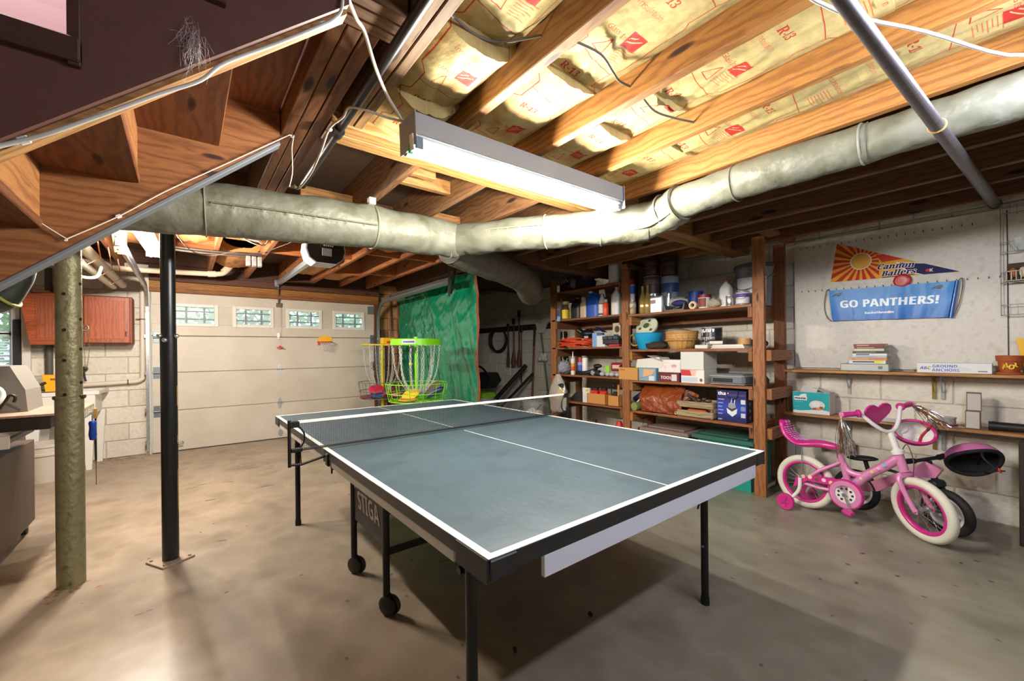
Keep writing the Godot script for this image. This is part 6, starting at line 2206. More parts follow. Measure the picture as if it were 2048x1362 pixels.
	obj("bottom", s, wood("a47c44", 0.7, 1), t)
	s = mb()
	tube(s, smooth([V(0, 0.15, 0.15), V(-0.06, 0.1, 0.165), V(-0.09, 0.03, 0.14), V(-0.09, 0.015, 0.09)], 5), 0.0035, 6)
	tube(s, smooth([V(0.0, 0.16, 0.14), V(0.02, 0.185, 0.05), V(0.03, 0.21, -0.1)], 5), 0.012, 8, false, 0.5)
	obj("handle", s, mat("6b5f50", 0.5), t)
	# valspar can: the words printed on its wrapper
	im = new_image(512, 256, "241f28")
	for yy in 60: line_on(im, Vector2(0, yy), Vector2(511, yy), 1.5, hexc("241f28").lerp(hexc("5a86c8"), 0.7 * (1.0 - yy / 60.0)))
	fill_poly(im, [Vector2(0, 196), Vector2(512, 168), Vector2(512, 256), Vector2(0, 256)], hexc("8c8076"))
	print_on(im, "valspar", 200, 100, 42, hexc("f4f2ee"), "Droid Sans", 3)
	print_on(im, "ceiling paint", 206, 136, 17, hexc("d6d2cc"), "Droid Sans", 1)
	print_on(im, "interior flat finish", 206, 160, 15, hexc("d6d2cc"), "Droid Sans", 1)
	t = paint_can("black paint can with white valspar lettering beside the basket", V(3.37, y, -1.12), 0.088, 0.195, "241f28", "", "6a6a70", printed(im, 0.35, {"uv1_scale": V(-1, 1, 1)}))
	t.rotation.y = 0.1
	t = thing("block", "flat white block under the front of the black paint can", "block", V(3.235, y, -1.14))
	s = mb()
	slab(s, -0.035, 0.035, 0, 0.035, -0.06, 0.06, 0.004)
	obj("body", s, mat("d6d2c8", 0.6), t)
	t = thing("tube", "short white tube lying beside the black paint can", "tube", V(3.26, y + 0.037, -1.03))
	s = mb()
	cyl(s, V(-0.02, 0.016, -0.05), V(0.02, 0.016, 0.05), 0.016)
	obj("body", s, mat("e0ddd4", 0.5), t)
	for k in 4:
		t = thing("booklet", ["white booklet at the bottom of the paper pile on the second right board", "second white booklet up in the paper pile", "third white booklet up in the paper pile", "topmost booklet of the white paper pile"][k], "booklet", V(3.3, y + 0.0085 * k, -0.9), 0.05 * (k - 1.5))
		s = mb()
		slab(s, -0.1, 0.1, 0, 0.008, -0.15 + 0.01 * (k % 2), 0.15 - 0.012 * k, 0.001)
		obj("cover", s, mat(["d9d4c6", "cfc9ba", "e2ddd0", "dcd6ca"][k], 0.7), t)
	t = thing("tape_roll", "tan packing tape roll on the paper pile by the near post", "tape", V(3.27, y + 0.035, -0.79))
	s = mb()
	lathe(s, Transform3D.IDENTITY, [Vector2(0.035, 0), Vector2(0.05, 0), Vector2(0.05, 0.05), Vector2(0.035, 0.05), Vector2(0.035, 0)], 24)
	obj("roll", s, mat("b98a4c", 0.4), t)
	t = thing("dark_bundle", "dark folded bag in the rear corner behind the near post, second right board", "bag", V(3.56, y, -0.8))
	s = mb()
	ball(s, V(0, 0.04, 0), V(0.07, 0.045, 0.09))
	obj("body", s, mat("2c2622", 0.8), t)
	# ---- right bay, third board
	y = SR[2]
	im = new_image(128, 64, "c68f4a")
	for k in 3: fill_disc(im, Vector2(14 + k * 12, 12), 4, 3.5, hexc("5a3c1e"))
	t = carton("cardboard_box", "open brown cardboard box at the left end of the third right board", "box", V(3.29, y, -1.935), 0.2, 0.13, 0.24, "c08a48", printed(im))
	T = Transform3D.IDENTITY
	s = mb()
	box(s, V(-0.03, 0.165, -0.08), V(0.14, 0.004, 0.1), 0.001, Basis(Vector3.RIGHT, -0.6))
	obj("flap", s, mat("7a5630", 0.8), t)
	im = new_image(128, 72, "7f9fb8")
	fill_poly(im, [Vector2(36, 6), Vector2(118, 6), Vector2(96, 44), Vector2(30, 52)], hexc("d8a878"))
	fill_poly(im, [Vector2(76, 44), Vector2(116, 44), Vector2(116, 72), Vector2(76, 72)], hexc("cfd6da"))
	line_on(im, Vector2(0, 62), Vector2(110, 36), 2, hexc("3f6480"))
	carton("box", "blue printed box with an orange patch beside the brown cardboard box", "box", V(3.29, y, -1.7), 0.2, 0.13, 0.2, "6f94b0", printed(im))
	t = thing("shoe_box", "white shoebox lying open on the brown and blue boxes", "box", V(3.3, y + 0.132, -1.69))
	s = mb()
	prism(s, [Vector2(-0.16, 0.0), Vector2(0.13, 0.0), Vector2(0.16, 0.035), Vector2(0.11, 0.11), Vector2(-0.14, 0.085)], -0.09, 0.09, Transform3D(Basis(Vector3.BACK, Vector3.UP, Vector3.LEFT), Vector3.ZERO))
	obj("body", s, mat("d8d6cc", 0.7), t)
	s = mb()
	box(s, V(-0.03, 0.1, 0.08), V(0.18, 0.004, 0.17), 0.001, Basis(Vector3.RIGHT, 0.3))
	obj("lid", s, mat("c3c4c0", 0.7), t)
	im = new_image(128, 64, "e2dcd8")
	fill_disc(im, Vector2(40, 36), 9, 8, hexc("e6c4cc"))
	fill_disc(im, Vector2(92, 30), 16, 9, hexc("d79aa8"))
	carton("shoe_box", "white shoebox with a pink mark and dark tools box below it", "box", V(3.31, y + 0.092, -1.47), 0.19, 0.122, 0.235, "e0dcd6", printed(im), 0.0, 0.028, "e6e2dc")
	im = new_image(128, 56, "6a1420")
	print_on(im, "TOOLS", 8, 40, 20, hexc("e2d8d4"), "Droid Sans", 2)
	fill_poly(im, [Vector2(78, 8), Vector2(112, 8), Vector2(112, 50), Vector2(78, 50)], hexc("d6ccc8"))
	carton("box", "dark red box with white lettering under the pink-marked shoebox", "box", V(3.29, y, -1.455), 0.2, 0.09, 0.215, "4a1a22", printed(im))
	im = new_image(128, 72, "e2dfd8")
	fill_poly(im, [Vector2(0, 0), Vector2(72, 0), Vector2(72, 32), Vector2(0, 32)], hexc("c4282c"))
	fill_poly(im, [Vector2(50, 0), Vector2(88, 0), Vector2(80, 32), Vector2(60, 32)], hexc("ecb8a0"))
	fill_poly(im, [Vector2(4, 40), Vector2(92, 40), Vector2(92, 66), Vector2(4, 66)], hexc("b9cad8"))
	fill_disc(im, Vector2(112, 54), 8, 9, hexc("7a4a4a"))
	carton("box", "white box with a red printed corner under the big white carton", "box", V(3.32, y, -1.225), 0.24, 0.125, 0.225, "dcdad2", printed(im))
	carton("white_carton", "big plain white carton on the red-cornered box, third right board", "carton", V(3.34, y + 0.127, -1.235), 0.26, 0.175, 0.225, "d3d3cb", null, 0.0)
	t = thing("grey_case", "grey zipped soft case overhanging the third right board", "case", V(3.3, y - 0.0, -0.9))
	s = mb()
	box(s, V(-0.01, 0.05, 0), V(0.24, 0.095, 0.29), 0.022)
	obj("shell", s, mat("6f7174", 0.75), t)
	s = mb()
	slab(s, -0.133, -0.128, 0.028, 0.062, -0.12, 0.05, 0.006)
	obj("handle", s, mat("141516", 0.6), t)
	s = mb()
	slab(s, -0.134, 0.1, 0.078, 0.083, -0.148, 0.148, 0.002)
	slab(s, -0.134, 0.1, 0.008, 0.012, -0.146, 0.146, 0.002)
	obj("piping", s, mat("b9bbbd", 0.5), t)
	bottle("tin_lid", "dark domed pot in the rear corner of the third right board", "pot", V(3.56, y, -0.78), [Vector2(0, 0), Vector2(0.07, 0), Vector2(0.075, 0.04), Vector2(0.04, 0.085), Vector2(0, 0.095)], "3a3836", 0.4)
	# ---- right bay, fourth board
	y = SR[3]
	t = thing("folded_tarp", "folded shiny brown tarpaulin on the lowest right board", "tarpaulin", V(3.3, y, -1.55))
	s = mb()
	var n2 := FastNoiseLite.new()
	n2.frequency = 6.0
	n2.seed = 12
	n2.fractal_octaves = 3
	grid(s, 40, 24, func(u, v):
		var z := lerpf(-0.27, 0.19, u)
		var drop: float = 0.06 * u + 0.1 * maxf(0.0, 0.35 - u)
		var p := V(-0.1 - 0.05 * sin(v * 2.6) + 0.16 * v * v, 0.015 + 0.255 * v - drop * (1.0 - v) * 0.2, z + 0.05 * (1.0 - v))
		return p + V(-1, 0.3, 0) * (0.03 * n2.get_noise_3d(p.x, p.y * 1.2, p.z * 1.2)), Vector2.ONE, true)
	grid(s, 20, 8, func(u, v):
		var z := lerpf(-0.27, 0.19, u)
		var p := V(0.03 + 0.16 * v, 0.27 - 0.25 * v * v, z)
		return p + V(0, 0.03 * n2.get_noise_3d(p.x, p.y, p.z), 0), Vector2.ONE, true)
	grid(s, 16, 16, func(u, v):
		var z := lerpf(0.14, 0.32, u)
		var p := V(-0.06 + 0.1 * v, 0.04 + 0.23 * v - 0.07 * u, z)
		return p + V(-1, 0.3, 0) * (0.03 * n2.get_noise_3d(p.x, p.y, p.z)), Vector2.ONE, true)
	obj("sheet", s, mottled("9a4a22", 0.32, noise_tex("steel_tone", 0.03, 3, []), V(3, 3, 3), 0.0, noise_tex("duct_wrinkle", 0.02, 5, []), 0.6), t)
	s = mb()
	torus(s, V(-0.125, 0.03, 0.17), V(-1, 0.2, 0), 0.011, 0.004, 16, 6)
	obj("grommet", s, mat("d8cfb8", 0.3, 0.7), t)
	t = thing("blue_sheet", "folded blue plastic sheet under the brown tarpaulin", "sheet", V(3.24, y, -1.46))
	s = mb()
	box(s, V(0, 0.02, 0), V(0.07, 0.035, 0.36), 0.012)
	obj("sheet", s, mat("2f5fae", 0.4), t)
	t = thing("turf_roll", "small green roll at the left end of the lowest right board", "roll", V(3.25, y, -1.87))
	s = mb()
	cyl(s, V(-0.05, 0.042, 0), V(0.08, 0.042, 0.02), 0.044, -1.0, 18)
	obj("roll", s, mat("7d8a4c", 0.85), t)
	t = thing("knife", "navy-handled tool leaning against the brown tarpaulin", "tool", V(3.3, y, -1.87))
	s = mb()
	bar(s, V(0, 0.1, -0.07), V(0, 0.19, 0.06), 0.05, 0.035, Vector3.UP, 0.01)
	obj("handle", s, mat("191d33", 0.4), t)
	s = mb()
	bar(s, V(-0.03, 0.08, -0.01), V(-0.03, 0.17, 0.07), 0.012, 0.003)
	obj("blade", s, mat("d8d6cc", 0.4), t)
	# slatted crate
	t = thing("crate", "slatted grey wooden crate of garden tools on the lowest right board", "crate", V(3.3, y, -1.2))
	for k in 2:
		var cy := 0.04 + k * 0.085
		for q in [[-0.12, 1], [0.12, 1], [-0.17, 0], [0.17, 0]]:
			s = mb()
			if q[1]: slab(s, q[0] - 0.005, q[0] + 0.005, cy - 0.028, cy + 0.028, -0.17, 0.17, 0.002)
			else: slab(s, -0.12, 0.12, cy - 0.028, cy + 0.028, q[0] - 0.005, q[0] + 0.005, 0.002)
			obj("slat", s, wood("a8977a", 0.8, 1), t)
	s = mb()
	for x in [-0.108, 0.108]:
		for z in [-0.158, 0.158]: slab(s, x - 0.008, x + 0.008, 0, 0.155, z - 0.008, z + 0.008, 0.002)
	obj("corner_post", s, wood("8f8066", 0.8, 1), t)
	s = mb()
	slab(s, -0.11, 0.11, 0.004, 0.012, -0.165, 0.165)
	obj("bottom", s, wood("8f8066", 0.8, 1), t)
	t = thing("trowel", "dark handled garden tool sticking out of the slatted crate", "tool", V(3.28, y + 0.1, -1.2))
	s = mb()
	tube(s, [V(-0.02, 0.0, 0.05), V(-0.03, 0.11, -0.1)], 0.015, 8)
	tube(s, [V(0.03, 0.02, 0.08), V(0.0, 0.08, -0.08)], 0.02, 8)
	obj("handle", s, mat("2c231b", 0.6), t)
	s = mb()
	for k in 5: ball(s, V(-0.03 + 0.01 * k, 0.06 + 0.012 * (k % 2), -0.09 + 0.045 * k), V(0.018, 0.014, 0.02))
	obj("glove", s, mat("57462e", 0.8), t)
	t = thing("red_rod", "thin red rod leaning out of the slatted crate", "rod", V(3.27, y + 0.06, -1.08))
	s = mb()
	tube(s, [V(0, 0.02, -0.05), V(0.03, 0.14, 0.1)], 0.006, 6)
	obj("rod", s, mat("a3382a", 0.5), t)
	t = thing("orange_pad", "orange cloth showing between the slats of the crate", "cloth", V(3.25, y + 0.013, -1.2))
	s = mb()
	box(s, V(0, 0.035, 0), V(0.08, 0.06, 0.2), 0.02)
	obj("cloth", s, mat("d2642c", 0.8), t)
	# blue appliance box
	im = new_image(384, 448, "1d1f58")
	for yy in 448:
		var f := exp(-pow((yy - 250.0) / 120.0, 2))
		line_on(im, Vector2(0, yy), Vector2(383, yy), 1.5, hexc("1b1a4c").lerp(hexc("2c4cc0"), f * 0.8))
	print_on(im, "thav", 14, 66, 48, hexc("f0f0f4"), "Droid Sans", 4)
	fill_poly(im, [Vector2(120, 46), Vector2(370, 46), Vector2(370, 74), Vector2(120, 74)], hexc("3a3f7a"))
	fill_poly(im, [Vector2(130, 250), Vector2(200, 300), Vector2(268, 250), Vector2(262, 320), Vector2(205, 372), Vector2(140, 322)], hexc("d9dade"))
	fill_poly(im, [Vector2(130, 250), Vector2(190, 222), Vector2(268, 250), Vector2(200, 296)], hexc("2c2c34"))
	fill_poly(im, [Vector2(160, 176), Vector2(240, 176), Vector2(252, 236), Vector2(200, 262), Vector2(150, 236)], hexc("8f959c"))
	line_on(im, Vector2(190, 180), Vector2(200, 110), 10, hexc("dfe2e6"))
	line_on(im, Vector2(232, 180), Vector2(240, 116), 10, hexc("dfe2e6"))
	for k in 3: fill_poly(im, [Vector2(316, 120 + k * 96), Vector2(372, 120 + k * 96), Vector2(372, 182 + k * 96), Vector2(316, 182 + k * 96)], hexc(["c9cdd6", "7b86b0", "bfc4d0"][k]))
	for k in 5: line_on(im, Vector2(14, 130 + k * 52), Vector2(96 - (k * 13) % 30, 130 + k * 52), 12, hexc("aab0d8"))
	print_on(im, "EASY", 16, 430, 18, hexc("e8e8f0"), "Droid Sans", 1)
	var sd := new_image(128, 128, "15153a")
	for k in 4: fill_disc(sd, Vector2(40, 24 + k * 28), 7, 7, hexc("b9bccc"))
	t = carton("appliance_box", "navy blue printed appliance box at the near end of the lowest right board", "box", V(3.33, y, -0.885), 0.22, 0.275, 0.25, "1c1a44", printed(im, 0.4), 0.0, 0.0, "", printed(sd, 0.4))
	T = Transform3D.IDENTITY
	s = mb()
	tube(s, smooth([V(-0.116, 0.275, -0.04), V(-0.118, 0.23, -0.03), V(-0.12, 0.2, 0.01), V(-0.118, 0.22, 0.05), V(-0.116, 0.275, 0.06)], 4), 0.003, 6)
	prism(s, [Vector2(-0.1, 0.0), Vector2(0.1, 0.0), Vector2(0.05, 0.03), Vector2(-0.05, 0.03)], -0.1, 0.1, at(V(0, 0.275, 0)))
	obj("carry_top", s, mat("17153a", 0.5), t)
	# ---- on the floor below
	t = thing("storage_tote", "teal plastic storage tote with a dark green lid under the right bay", "tote", V(3.42, 0, -0.97))
	s = mb()
	prism(s, [Vector2(-0.2, 0.0), Vector2(0.2, 0.0), Vector2(0.235, 0.42), Vector2(-0.235, 0.42)], -0.2, 0.24, Transform3D(Basis.IDENTITY, V(0, 0, 0)))
	obj("body", s, mat("1c8f82", 0.45), t)
	s = mb()
	slab(s, -0.25, 0.25, 0.4, 0.44, -0.26, 0.28, 0.008)
	slab(s, -0.2, 0.2, 0.44, 0.452, -0.2, 0.22, 0.006)
	obj("lid", s, mat("2f5e52", 0.5), t)
	t = thing("storage_tote", "grey-brown storage tote with a flat lid behind the teal tote", "tote", V(3.42, 0, -1.53))
	s = mb()
	prism(s, [Vector2(-0.2, 0.0), Vector2(0.2, 0.0), Vector2(0.23, 0.4), Vector2(-0.23, 0.4)], -0.22, 0.22)
	obj("body", s, mat("5d4f48", 0.5), t)
	s = mb()
	slab(s, -0.25, 0.25, 0.39, 0.425, -0.26, 0.27, 0.008)
	slab(s, -0.19, 0.19, 0.425, 0.44, -0.19, 0.2, 0.006)
	obj("lid", s, mat("87746a", 0.5), t)
	t = thing("red_jack", "red tool standing on the floor behind the middle post", "tool", V(3.28, 0, -2.12))
	s = mb()
	lathe(s, Transform3D.IDENTITY, [Vector2(0, 0), Vector2(0.07, 0), Vector2(0.06, 0.25), Vector2(0.045, 0.38), Vector2(0.02, 0.43), Vector2(0, 0.43)], 18)
	obj("body", s, mat("c42a20", 0.45), t)
	t = thing("planter", "dusky red pot on the floor between middle post and brown tote", "pot", V(3.36, 0, -1.86))
	s = mb()
	lathe(s, Transform3D.IDENTITY, [Vector2(0, 0), Vector2(0.06, 0), Vector2(0.085, 0.3), Vector2(0.06, 0.38), Vector2(0, 0.4)], 18)
	obj("body", s, mat("7d2f22", 0.6), t)
	t = thing("black_stick", "short black rod standing under the lowest left board", "rod", V(3.3, 0, -2.45))
	s = mb()
	cyl(s, V(0, 0, 0), V(0, 0.4, -0.02), 0.012)
	obj("rod", s, mat("151515", 0.5), t)

# ---------- things on the right wall ----------
func build_wall_things():
	# felt pennant: sunburst, lettering, dark tail (the cartoon head of the original is left out)
	var W := 1024
	var H := 460
	var im := new_image(W, H, "e9a23a")
	var px := func(z: float, y: float) -> Vector2: return Vector2((z + 0.36) / 0.81 * W, (2.12 - y) / 0.36 * H)
	var c: Vector2 = px.call(-0.113, 1.93)
	for k in 20:
		var a := TAU * k / 20.0 + 0.08
		fill_tri(im, c, c + Vector2.from_angle(a) * 620, c + Vector2.from_angle(a + 0.155) * 620, hexc("c23a20"))
	fill_poly(im, [px.call(0.0, 1.94), px.call(0.16, 1.90), px.call(0.45, 1.77), px.call(0.45, 1.70), px.call(0.14, 1.76), px.call(0.0, 1.76)], hexc("e6a83c"))
	fill_poly(im, [px.call(-0.02, 1.965), px.call(0.08, 1.95), px.call(0.16, 1.905), px.call(0.02, 1.90)], hexc("c8402a"))
	fill_disc(im, c, 88, 88, hexc("e8ddd0"))
	fill_disc(im, c, 78, 78, hexc("e9b04a"))
	fill_poly(im, [px.call(0.1, 1.885), px.call(0.285, 1.85), px.call(0.45, 1.76), px.call(0.27, 1.755), px.call(0.16, 1.80)], hexc("e6e0da"))
	fill_poly(im, [px.call(0.12, 1.877), px.call(0.28, 1.842), px.call(0.45, 1.76), px.call(0.265, 1.762), px.call(0.17, 1.805)], hexc("2c2c5a"))
	for w in [[4, "efe8e2"], [0, "272452"]]:
		for q in ([Vector2(-4, 0), Vector2(4, 0), Vector2(0, 4), Vector2(0, -4)] if w[0] else [Vector2.ZERO]):
			var p1: Vector2 = px.call(-0.015, 1.845) + q
			var p2: Vector2 = px.call(0.01, 1.787) + q
			print_on(im, "Cannon", p1.x, p1.y, 52, hexc(w[1]), "Droid Serif", 4, 0.98, 0.3, 0.06)
			print_on(im, "Ballers", p2.x, p2.y, 52, hexc(w[1]), "Droid Serif", 4, 0.98, 0.3, 0.02)
	var uk: Vector2 = px.call(0.02, 1.778)
	line_on(im, uk, uk + Vector2(230, 4), 7, hexc("272452"))
	var kk: Vector2 = px.call(0.275, 1.785)
	fill_disc(im, kk + Vector2(0, -12), 15, 14, hexc("c43a3a"))
	print_on(im, "K", kk.x + 12, kk.y + 4, 30, hexc("e6dcdc"), "Droid Sans", 3)
	fill_poly(im, [px.call(-0.36, 2.12), px.call(-0.268, 2.12), px.call(-0.318, 1.77), px.call(-0.36, 1.77)], hexc("ddd5ca"))
	var t = wthing("pennant", "orange and red felt pennant reading Cannon Ballers on the white wall board", "pennant", V(3.825, 1.9, 0.05))
	var s := mb()
	var out := [Vector2(-0.29, 2.113), Vector2(-0.25, 2.098), Vector2(0.438, 1.76), Vector2(-0.30, 1.785), Vector2(-0.348, 1.797)]
	prism(s, out, -0.001, 0.0015, Transform3D(Basis(Vector3.BACK, Vector3.UP, Vector3.LEFT), V(3.823, 0, 0)), Rect2(-0.36, 1.76, 0.81, 0.36))
	obj("felt", s, printed(im, 0.9), t)
	# banner, a glossy sheet with curled ends
	im = new_image(1024, 384, "1f78c4")
	for y in 384: line_on(im, Vector2(0, y), Vector2(1023, y), 1.5, hexc("2b86cc").lerp(hexc("1766b4"), y / 384.0))
	print_on(im, "GO PANTHERS!", 92, 226, 88, hexc("dce6ee"), "Droid Sans", 6, 0.98)
	print_on(im, "BankofAmerica", 318, 312, 26, hexc("d6e2ec"), "Droid Sans", 2)
	fill_poly(im, [Vector2(510, 300), Vector2(540, 286), Vector2(570, 300), Vector2(540, 316)], hexc("e3c8cc"))
	# the little dark crest at both upper corners
	for q in [Vector2(70, 58), Vector2(900, 50)]:
		fill_poly(im, [q + Vector2(-48, 26), q + Vector2(-22, -4), q + Vector2(26, -20), q + Vector2(46, -16), q + Vector2(36, -2), q + Vector2(52, 6), q + Vector2(30, 14), q + Vector2(34, 24), q + Vector2(6, 22), q + Vector2(-8, 12)], hexc("141a24"))
		line_on(im, q + Vector2(-10, 6), q + Vector2(28, -6), 3, hexc("5a8ab8"))
	t = wthing("banner", "glossy blue banner reading GO PANTHERS! with cords at both ends", "banner", V(3.81, 1.56, 0.05))
	s = mb()
	var n := FastNoiseLite.new()
	n.frequency = 2.0
	n.seed = 3
	var f := func(u: float, v: float) -> Vector3:
		var top := Vector2(lerpf(-0.322, 0.418, u), lerpf(1.712, 1.693, u))
		var low := Vector2(lerpf(-0.297, 0.38, u), lerpf(1.452, 1.435, u))
		var q := top.lerp(low, v)
		var ripple := 0.004 * n.get_noise_2d(u * 3.0, v * 0.5) + 0.0008 * n.get_noise_2d(u * 14.0 + 9.0, v * 0.8) * v + 0.012 * exp(-pow((u - 0.6) / 0.05, 2)) * (0.3 + v)
		return V(3.812 - 0.008 - ripple - 0.02 * pow(absf(2.0 * u - 1.0), 8.0), q.y, q.x)
	grid(s, 110, 20, f, Vector2.ONE, true)
	obj("sheet", s, printed(im, 0.42), t)
	s = mb()
	cyl(s, V(3.806, 1.695, 0.425), V(3.80, 1.43, 0.392), 0.011)
	obj("roll", s, mat("1c62b4", 0.25), t)
	s = mb()
	cyl(s, V(3.806, 1.712, -0.325), V(3.806, 1.45, -0.30), 0.006)
	obj("roll", s, mat("dfe4e8", 0.4), t)
	for q in [[V(3.806, 1.712, -0.325), V(3.806, 1.715, -0.34), V(3.81, 1.6, -0.358), V(3.81, 1.5, -0.345), V(3.806, 1.45, -0.31)], [V(3.806, 1.693, 0.43), V(3.806, 1.71, 0.448), V(3.81, 1.66, 0.452), V(3.81, 1.54, 0.435), V(3.806, 1.43, 0.4)]]:
		s = mb()
		tube(s, smooth(q, 5), 0.003, 6)
		obj("cord", s, mat("6a5c4a", 0.7), t)
	t = wthing("flying_disc", "red round disc stuck on the wall between pennant and blue banner", "disc", V(3.81, 1.735, 0.137))
	s = mb()
	lathe(s, Transform3D(Basis(Vector3.BACK, PI / 2), V(3.812, 1.735, 0.137)), [Vector2(0, 0.008), Vector2(0.03, 0.009), Vector2(0.032, 0.012), Vector2(0.044, 0.012), Vector2(0.052, 0.006), Vector2(0.053, -0.006), Vector2(0.0, -0.006)], 32)
	obj("rim", s, mat("b3201c", 0.35), t)
	# wire rack at the right edge
	t = wthing("wire_rack", "tall grey wire rack hung on the right wall beside the board", "rack", V(3.8, 1.8, 0.85))
	var wm := mat("8d8a84", 0.4, 0.5)
	for q in [[0.628, 1.427, 2.166, 3.80], [0.656, 1.04, 2.14, 3.822], [1.1, 1.427, 2.166, 3.80]]:
		s = mb()
		cyl(s, V(q[3], q[1], q[0]), V(q[3], q[2], q[0]), 0.0026, -1.0, 6)
		obj("upright", s, wm if q[0] != 0.656 else mat("3a3632", 0.6), t)
	for y in [2.1, 1.845, 1.645, 1.43]:
		s = mb()
		for yy in [y, y + 0.066]:
			tube(s, [V(3.822, yy, 0.628), V(3.745, yy, 0.628), V(3.745, yy, 1.1), V(3.822, yy, 1.1)], 0.0026, 6)
		for k in 16: cyl(s, V(3.745, y, 0.64 + 0.03 * k), V(3.745, y + 0.066, 0.64 + 0.03 * k), 0.0013, -1.0, 5)
		for k in 9: cyl(s, V(3.745, y, 0.65 + 0.05 * k), V(3.822, y, 0.65 + 0.05 * k), 0.0013, -1.0, 5)
		obj("wire_basket", s, wm, t)
	t = wthing("egg_crate", "dark little crate with a cream front grille holding brown eggs, on the wire rack", "crate", V(3.78, 1.665, 0.72))
	s = mb()
	slab(s, 3.775, 3.78, 1.66, 1.77, 0.655, 0.8, 0.001)
	slab(s, 3.73, 3.78, 1.648, 1.654, 0.65, 0.8, 0.001)
	slab(s, 3.73, 3.78, 1.65, 1.72, 0.65, 0.655, 0.001)
	obj("body", s, mat("3a2a18", 0.7), t)
	s = mb()
	for k in 7: slab(s, 3.727, 3.73, 1.65, 1.715, 0.652 + 0.02 * k, 0.656 + 0.02 * k)
	for y in [1.65, 1.712]: slab(s, 3.727, 3.731, y, y + 0.005, 0.65, 0.8)
	obj("grille", s, mat("cbb79e", 0.5), t)
	for k in 3:
		t = wthing("egg", ["brown egg at the left in the dark little crate", "pale egg in the middle of the dark little crate", "brown egg at the right in the dark little crate"][k], "egg", V(3.752, 1.66, 0.682 + 0.04 * k))
		s = mb()
		ball(s, V(3.752, 1.705, 0.682 + 0.04 * k), V(0.018, 0.034, 0.018))
		obj("shell", s, mat(["9a5a30", "cfc0aa", "9a5a30"][k], 0.5), t)
	t = bottle("glass_bowl", "clear glass bowl standing on the wire rack above the eggs", "bowl", V(3.78, 1.85, 0.72), [Vector2(0, 0), Vector2(0.03, 0), Vector2(0.055, 0.05), Vector2(0.058, 0.08), Vector2(0.052, 0.05), Vector2(0.027, 0.006), Vector2(0, 0.006)], "c9d0cf", 0.08, {"metal": 0.3})
	# two long wall shelves on steel brackets
	for q in [[1.036, "upper", "upper pale pine wall shelf on the right, carrying books and a flower pot"], [0.661, "lower", "lower pale pine wall shelf on the right, behind the pink bicycle"]]:
		t = wthing("wall_shelf", q[2], "shelf", V(3.73, q[0], 0.3))
		s = mb()
		slab(s, 3.625, 3.848, q[0] - 0.02, q[0], -0.61, 1.4, 0.002)
		obj("board", s, wood("b98a52", 0.6, 1), t)
		for z in [-0.2, 0.3, 0.345, 0.9]:
			s = mb()
			slab(s, 3.835, 3.838, q[0] - 0.2, q[0] - 0.021, z - 0.01, z + 0.01)
			slab(s, 3.67, 3.838, q[0] - 0.024, q[0] - 0.021, z - 0.01, z + 0.01)
			bar(s, V(3.82, q[0] - 0.15, z), V(3.72, q[0] - 0.024, z), 0.004, 0.006)
			obj("bracket", s, mat("a3a8a6" if z != 0.3 else "8a7a34", 0.4, 0.5), t)
	# books
	var y := 1.037
	t = thing("media_player", "flat silver box under the stack of books on the upper shelf", "box", V(3.70, y, -0.062))
	s = mb()
	slab(s, -0.075, 0.1, 0, 0.06, -0.148, 0.148, 0.006)
	obj("body", s, mat("a9aaa6", 0.4, 0.3), t)
	s = mb()
	slab(s, -0.0765, -0.075, 0.02, 0.042, 0.085, 0.11, 0.0005)
	obj("logo_plate", s, mat("6f706e", 0.4), t)
	y += 0.0605
	var bk := [[0.026, 0.222, -0.045, "cfd2d6", "2a3350", "white and navy book with a yellow mark, lowest of the stack"], [0.019, 0.21, -0.035, "c77d3e", "d8a25a", "orange book, second from the bottom of the stack"], [0.016, 0.205, -0.035, "a9bcc9", "8fa6b6", "pale blue thin book above the orange one"], [0.018, 0.205, -0.03, "d9d7d0", "1e2740", "white book with a navy spine mark in the middle of the stack"], [0.019, 0.198, -0.035, "3a3836", "77736c", "dark grey book under the cream ones"], [0.018, 0.175, -0.035, "c9bfa3", "d9d0b8", "cream book, third from the top of the stack"], [0.014, 0.175, -0.035, "4a3626", "b5a284", "thin dark brown book, second from the top"], [0.024, 0.185, -0.035, "7a2a26", "b98a7c", "maroon book on top of the stack"]]
	for k in bk.size():
		var q = bk[k]
		t = thing("book", q[5], "book", V(3.71, y, q[2]), 0.03 * (k % 3 - 1), "books stacked on the upper wall shelf")
		s = mb()
		slab(s, -0.062, 0.075, 0, 0.002, -q[1] / 2, q[1] / 2)
		slab(s, -0.062, 0.075, q[0] - 0.003, q[0] - 0.001, -q[1] / 2, q[1] / 2)
		slab(s, -0.064, -0.061, 0, q[0] - 0.001, -q[1] / 2, q[1] / 2)
		obj("cover", s, mat(q[3], 0.5), t)
		s = mb()
		slab(s, -0.06, 0.072, 0.002, q[0] - 0.003, -q[1] / 2 + 0.003, q[1] / 2 - 0.003)
		obj("pages", s, mat("d6cdb8", 0.8), t)
		s = mb()
		slab(s, -0.0648, -0.064, q[0] * 0.3, q[0] * 0.7, -q[1] * 0.4, q[1] * (0.0 if k % 2 else 0.2))
		obj("spine_mark", s, mat(q[4], 0.5), t)
		if k == 0:
			s = mb()
			slab(s, -0.0652, -0.064, 0.004, 0.022, 0.045, 0.095)
			obj("spine_mark", s, mat("d8d21e", 0.5), t)
		y += q[0]
	# ground anchors box
	im = new_image(512, 96, "dcdcdc")
	print_on(im, "GROUND", 112, 44, 30, hexc("5a78b8"), "Droid Sans", 2)
	print_on(im, "ANCHORS", 108, 84, 30, hexc("5a78b8"), "Droid Sans", 2)
	print_on(im, "ABC", 18, 64, 30, hexc("4a70b8"), "Droid Sans", 3, 1.0, 0.2)
